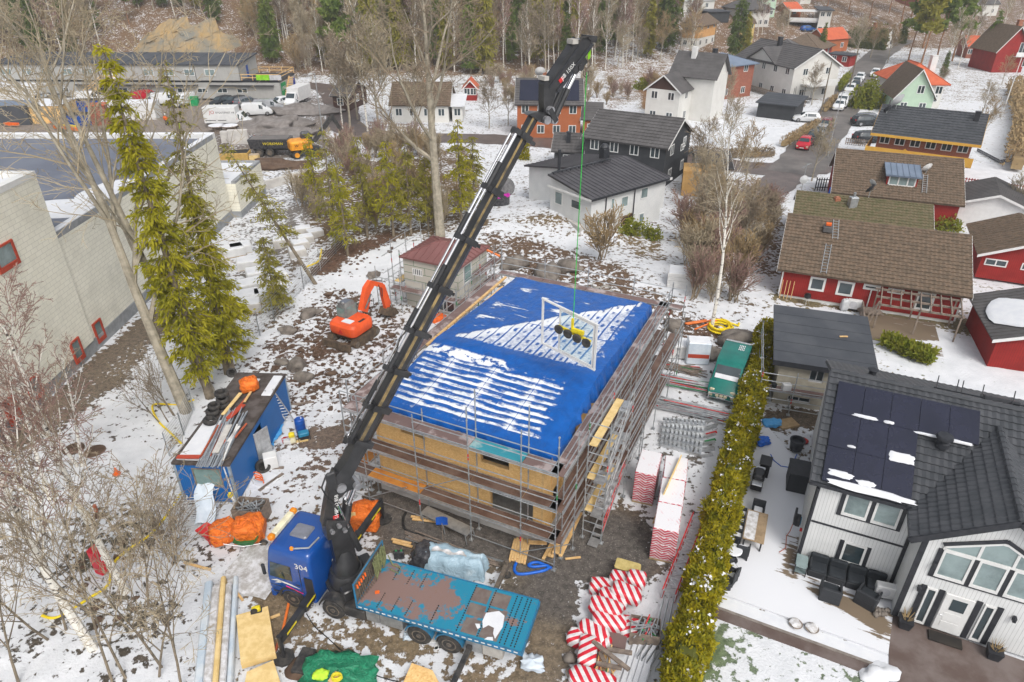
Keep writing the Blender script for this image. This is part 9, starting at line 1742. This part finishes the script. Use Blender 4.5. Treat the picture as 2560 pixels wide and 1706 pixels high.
for k,(r,x,y,H,lab)in enumerate(((4,1210,1300,4,'thin dark sapling left of the aspen base'),(4,1140,1320,3.5,'bent dark sapling on the snow by the yellow hose'),(7,1180,740,3.5,'dense twiggy bush in front of the white wire panel'))):bare('sapling',lab,'tree',G(r,x,y),H,.04,60+k,'bark','twig',lean=(-.3,.1),stems=2 if k<2 else 5,**{**NB,'mx':3})
bare('oak_tree','large bare oak with wide grey crown behind the small house','tree',G('V',1012,545),21,.48,71,'bark_grey','twig',mx=4,k=(12,8,6,4),st=(.33,.2,.2,.2),lr=(.52,.55,.5,.5),an=(.85,.75,.75,.75),rr=(.5,.55,.55,.6),rm=.018,up=(.08,.06,.03,.01,0),lean=(-.02,0))
for k,(x,y,H,Rd,lab)in enumerate(((775,560,10.5,2.3,'spruce at the left end of the evergreen group'),(800,590,8.5,1.8,'thin spruce nearest the excavator slope'),(845,545,9.5,2.1,'spruce with brown trunk second from the left of the group'),(905,545,9,2.3,'spruce in the middle of the group, left of the oak trunk'),(945,540,8.5,2.2,'olive spruce right behind the oak trunk'),(1060,520,10,2.1,'spruce right of the oak trunk beside the crane boom'),(1090,500,8,1.7,'small spruce partly behind the crane boom'),(735,500,8.5,1.6,'spruce beside the gravel strip at the group edge'),(985,530,7,1.8,'short dark spruce below the oak crown'))):spruce(lab,G('V',x,y),H,Rd,80+k,'needle' if k%2 else 'needle_olive',dens=.85,lf=.3,nw=19,gap=.38,z0=.18)
bare('birch_tree','tall slim birch standing beside the yellow hose coil','tree',G(6,215,690),13.5,.15,90,'bark_birch','twig_tan',lean=(.05,.1),**{**BI,'mx':3,'k':(18,7,4,3),'st':(.4,.2,.2,.2)})
F_=dict(mx=3,k=(24,8,5,3),rm=.03)
PR=[bare('birch_tree',None,'tree',(0,-90,-60),15,.14,100+k,'bark_birch',('twig_red','twig_tan','twig')[k],**{**F_,'an':(.5,.6,.6,.6),'lr':(.26,.5,.5,.5),'st':(.35,.2,.2,.2)})for k in range(3)]
PG=[bare('bare_tree',None,'tree',(0,-90,-60),12,.2,110+k,'bark_grey',('twig','twig_tan','twig_ochre')[k],**{**F_,'an':(.7,.7,.7,.7),'lr':(.5,.5,.5,.5)})for k in range(3)]
PS=[spruce(None,(0,-90,-60),16,2.6,120+k,('needle_dark','needle_olive','needle_pine')[k],dens=1.3,lf=.75,nw=24,gap=.12)for k in range(3)]
PP=[pine(None,(0,-90,-60),15,130+k,m=('needle_pine','needle_olive')[k])for k in range(2)]
PB=[bare('bare_shrub',None,'shrub',(0,-90,-60),2.6,.045,140+k,'twig',('twig_red','twig_ochre','twig_tan')[k],stems=6,**{**NB,'mx':2,'k':(9,7,4),'rm':.018})for k in range(3)]
PC_=[leafbush('thuja_column',None,'shrub',(0,-90,-60),(1.6,1.6,4.5),900,'thuja_dark',7,.3)]
used_=set()
RT=random.Random(77)
def put(PL_,p,s,lab,grp=None):
 src=RT.choice(PL_);p=Vector(p)
 if src.name not in used_:used_.add(src.name);o=src;o.location=p;o.rotation_euler=(0,0,RT.uniform(0,6.3));o.scale=(s,s,s);o['label']=lab
 else:o=dup(src,p,RT.uniform(0,6.3),lab,s)
 if grp:o['group']=grp
 elif 'group' in o:del o['group']
 return o
def px(x,y,z):
 d=Vector((x,y,z-CAM_H));f=d.y*_ct-d.z*_st;return 1176+1568*d.x/f,784+1568*(-d.y*_st-d.z*_ct)/f
n_=0
while n_<330:
 x,y=RT.uniform(-150,70),RT.triangular(149,225,165);u,v=px(x,y,gz(x,y))
 if not(-60<u<1600)or v<-60 or(250<u<575 and v>60)or(1150<u<1700 and v>200-.14*(u-1150))or(u<700 and v>148)or(840<u<1200 and v>170):continue
 n_+=1;ev=RT.random();g_=ev<(.34 if u<560 else .24)
 if g_:put(PS+PP[:1],(x,y,gz(x,y)-.2),RT.uniform(.7,1.15),'dark evergreen in the mixed forest on the hillside','evergreens of the hillside forest')
 elif ev<.66:put(PR,(x,y,gz(x,y)-.2),RT.uniform(.75,1.25),'slender pale stemmed birch in the leafless hillside forest','birches of the hillside forest')
 else:put(PG,(x,y,gz(x,y)-.2),RT.uniform(.6,1.1),'grey leafless tree in the hillside forest','grey trees of the hillside forest')
for PL_,L_,grp in((PS,((860,165,1.25,'tall dark spruce at the forest edge left of the oak top'),(1115,170,1.3,'tall spruce at the forest edge right of the oak top'),(1010,150,1.1,'spruce rising above the oak crown'),(1236,150,1.2,'spruce on the slope left of the jib'),(1320,120,.9,'spruce on the hill behind the jib tip')),None),(PP[1:],((935,150,1.2,'olive crowned pine with orange trunk at the forest edge'),),None)):
 for x,y,s,lab in L_:put(PL_,G('V',x,y),s,lab,grp)
for PL_,L_ in((PS,((370,420,1.05,'tall dark spruce between the ochre and yellow houses'),(430,425,.7,'shorter spruce right beside the tall dark one'),(955,390,.5,'small spruce before the orange brick cottage'),(2080,460,.75,'spruce left of the red gabled house'),(1790,540,.35,'little spruce behind the orange roof'),(975,600,.35,'green garden conifer beside the big white house'))),(PP,((1640,470,1.15,'large pine on the right of the street'),(1560,420,1.0,'pine at the street edge below the larger one'),(1740,450,1.1,'dense pine behind the orange roofed house'),(1860,420,1.15,'tall pine further right with pale green crown'),(1660,330,1.2,'pine high behind the street end'),(1500,200,1.2,'pine beside the columnar hedge'),(1290,150,1.1,'pine behind the white modern house'),(1150,90,1.1,'pine at the top of the village'),(1000,80,1.0,'pine above the white modern house roof'),(1790,200,1.2,'pine in the far wood right of the street'),(1430,90,1.2,'pine at the top edge above the street'),(1580,120,1.2,'far pine at the top edge right of the street end'))),(PR,((1820,480,.8,'white birch behind the orange roofed house'),(1900,470,.75,'white birch left of the tall pine'),(2000,330,.8,'white birch beyond the red gabled house'),(2200,230,.9,'birch at the top right corner'),(2300,200,.9,'last birch at the right edge on top'),(530,250,.8,'white birch beside the yellow house'),(560,240,.7,'slim birch beside the first one at the yellow house'),(1960,150,1,'birch in the far right wood'),(2120,120,1,'birch above the red gabled house'),(2250,90,1,'birch near the top right corner'))),(PG,((700,300,.6,'bare tree between the yellow house and the cottage'),(650,250,.6,'bare tree left of the modern white house'),(1200,420,.7,'bare round tree beside the red shed'),(1300,400,.6,'bare round tree at the end of the columnar hedge'),(900,720,.5,'small bare fruit tree by the trampoline'),(320,770,.5,'small bare fruit tree in the snowy garden'),(2060,800,.4,'bare apple tree in the right garden'),(2200,580,.4,'bare apple tree below the red gabled house'),(2050,980,.45,'bare bushy tree right of the balcony house'),(1750,640,.35,'bare shrub tree between orange roof and pines'),(430,1330,.55,'yellowish bare tree at the junction by the timber shed'),(160,1330,.6,'bare tree before the slatted timber shed'),(330,1010,.5,'thin bare tree on the hedge corner of the snowy garden'),(2250,1500,.35,'bare apple tree at the village road garage'),(900,1240,.5,'brown bare tree in the thicket by the far row house'),(1420,430,.6,'brown bare tree at the street bend')))):
 for x,y,s,lab in L_:put(PL_,G(3,x,y),s,lab)
for r,x,y,s,lab in((2,1800,190,2.0,'bare bush below the jib on stony ground'),(5,1800,210,1.5,'spreading bare bush behind the concrete rings'),(1,2050,480,2.5,'scrub at the end of the module office')):put(PB,G(r,x,y),s,lab)
for x,y,s,lab in((20,880,.9,'pale bare tree by the road fence at the forest corner'),(70,900,1.0,'bare tree with straight stem beside the road'),(190,900,1.15,'tall tan bare tree before the low white house'),(265,895,1.1,'tan bare tree right next to the tall one'),(300,860,.95,'white stemmed bare tree left of the low white house'),(120,820,.8,'bare tree beside the small brown house'),(520,880,.7,'bare tree under the oak crown at the fence'),(1020,880,.55,'bare tree right of the snowy garage'),(1150,860,.45,'bare bushy tree left of the orange brick house')):put(PR[1:2]+PG[:2],G(2,x,y),s,lab)
for k in range(130):
 A_=((690,400,1050,540),(1590,480,1770,640),(1570,500,1700,700),(760,340,1000,400),(1230,200,1560,270),(1130,180,1300,240))[k%6];p_=G('V',RT.uniform(A_[0],A_[2]),RT.uniform(A_[1],A_[3]));put(PB,p_,RT.uniform(.7,1.4),('leafless brush between the road and the evergreens','reddish leafless brush above the garage and row houses','reddish leafless brush above the garage and row houses','leafless brush along the cross road','leafless brush on the brown slope behind the jib','leafless brush on the forest edge slope')[k%6],('brush by the evergreens','brush above the garage','brush above the garage','brush along the cross road','brush on the brown slope','brush on the forest edge')[k%6])
for k in range(12):put(PG,G('V',RT.uniform(1580,1740),RT.uniform(470,600)),RT.uniform(.3,.48),'thin leafless tree in the reddish thicket above the garage','thin trees of the reddish thicket')
for k in range(14):t_=k/13;put(PC_,G(3,1120+260*t_,315+30*t_),RT.uniform(.75,1.15),'dark columnar thuja in the row above the street','columnar thujas above the street')
for k,(x,y)in enumerate(((1515,300),(20,0))[:1]):put(PC_,G(3,x,y),1.1,'single dark columnar thuja right of the white cottage')
def hedge(lab,r,P,w_,hh_,m,seed,n_,lf=.16,name='garden_hedge'):
 Q=[G(r,*p)for p in P];t=thing(name,lab,'hedge',Q[0]);rg=np.random.RandomState(seed);b=B();st=B()
 for i in range(len(Q)-1):
  d=Q[i+1]-Q[i];s_=Vector((-d.y,d.x,0)).normalized();u=rg.rand(n_);v=rg.rand(n_)*2-1;w=rg.rand(n_)**.5;c=np.array(Q[i]-Q[0])+u[:,None]*np.array(d)+(v*w_/2)[:,None]*np.array(s_);c[:,2]+=w*hh_*(1-.25*v**2);leaves(b,c,lf,0,rg,2.2,1.2);st.beam(Q[i]-Q[0]+Vector((0,0,hh_*.35)),Q[i+1]-Q[0]+Vector((0,0,hh_*.35)),w_*.4,hh_*.45)
 b.build('foliage',m,t);st.build('inner_twigs',m,t);return t
hedge('brown clipped hedge along the street behind the parked cars',3,[(700,1010),(950,870)],1.4,1.5,'twig_ochre',1,1500,.1);hedge('brown leafless hedge along the cross road',3,[(10,1060),(350,1085),(640,1075)],1.0,1.3,'twig',2,1100,.09);hedge('green hedge beside the upper street wall',3,[(1090,630),(1140,560)],1.2,2,'shrub_green',3,900);hedge('olive hedge between the white estate and the telegraph pole',3,[(990,770),(1060,690)],1.2,1.2,'twig_ochre',4,900,.12);hedge('tall ochre hedge at the right edge of the gardens',3,[(2290,1180),(2330,900),(2280,620)],3,3,'twig_ochre',5,1800,.2);hedge('low yellow-green hedge right of the plastered garage',6,[(1385,800),(1560,880),(1720,935)],1.1,1.0,'shrub_green',6,1200,.14)
leafbush('green_bush','bright green conifer bush at the street edge','bush',G(3,1265,740),(5,4,4.5),1500,'shrub_green',1,.3);leafbush('green_bush','green shrub on the slope left of the cream gabled house','bush',G(2,2070,610),(4,3,2),600,'shrub_green',2,.2);leafbush('green_bush','yellow-green shrubs below the white angular house','bush',G(5,2000,40),(3.2,2,1.6),900,'shrub_green',3,.13);leafbush('green_bush','small green shrub right of the yellow-green ones','bush',G(5,2140,75),(1.8,1.5,1.2),500,'shrub_green',4,.12);leafbush('green_bush','yellow conifer beside the boom at the white angular house','bush',G(2,1260,1090),(1.8,1.8,3),700,'thuja',5,.16);leafbush('green_bush','bright green shrub at the right garages','bush',G(6,1830,20),(3,2,1.3),600,'shrub_green',6,.14);leafbush('green_bush','rusty round bush below the orange brick house','bush',G(2,1545,890),(3,2.4,2),700,'twig_red',7,.2)
b=B();cA,cB_=G('V',270,145),G('V',540,140)
def cliff(u,v):
 p=cA.lerp(cB_,u);hh_=10*math.sin(math.pi*min(1,max(0,u*.9+.08)))**.6*v;n1=mnoise.noise(Vector((u*8,v*4,0)));n2=mnoise.noise(Vector((u*26,v*14,5)));q_=Vector((p.x+n1*1.5,p.y+2+v*9+n1*2+n2*.9,0));q_.z=max(hh_*(1+.25*n1)+n2*.5-.3,gz(q_.x,q_.y)*.9-.3);return tuple(q_)
solo('rock_face',B().grid(60,24,cliff),'rock_cliff','ochre and grey cut rock face behind the module office','rock face')
q=bpy.data.materials.new('haze_air');q.use_nodes=True;n_t=q.node_tree;n_t.nodes.remove(n_t.nodes['Principled BSDF']);pv=n_t.nodes.new('ShaderNodeVolumePrincipled');pv.inputs['Color'].default_value=(.9,.93,.97,1);pv.inputs['Density'].default_value=.0004;n_t.links.new(pv.outputs[0],n_t.nodes['Material Output'].inputs['Volume'])
MT['haze_air']=q;o=B().bx(-430,430,-45,700,-62,75).build('haze','haze_air');o['kind']='stuff'
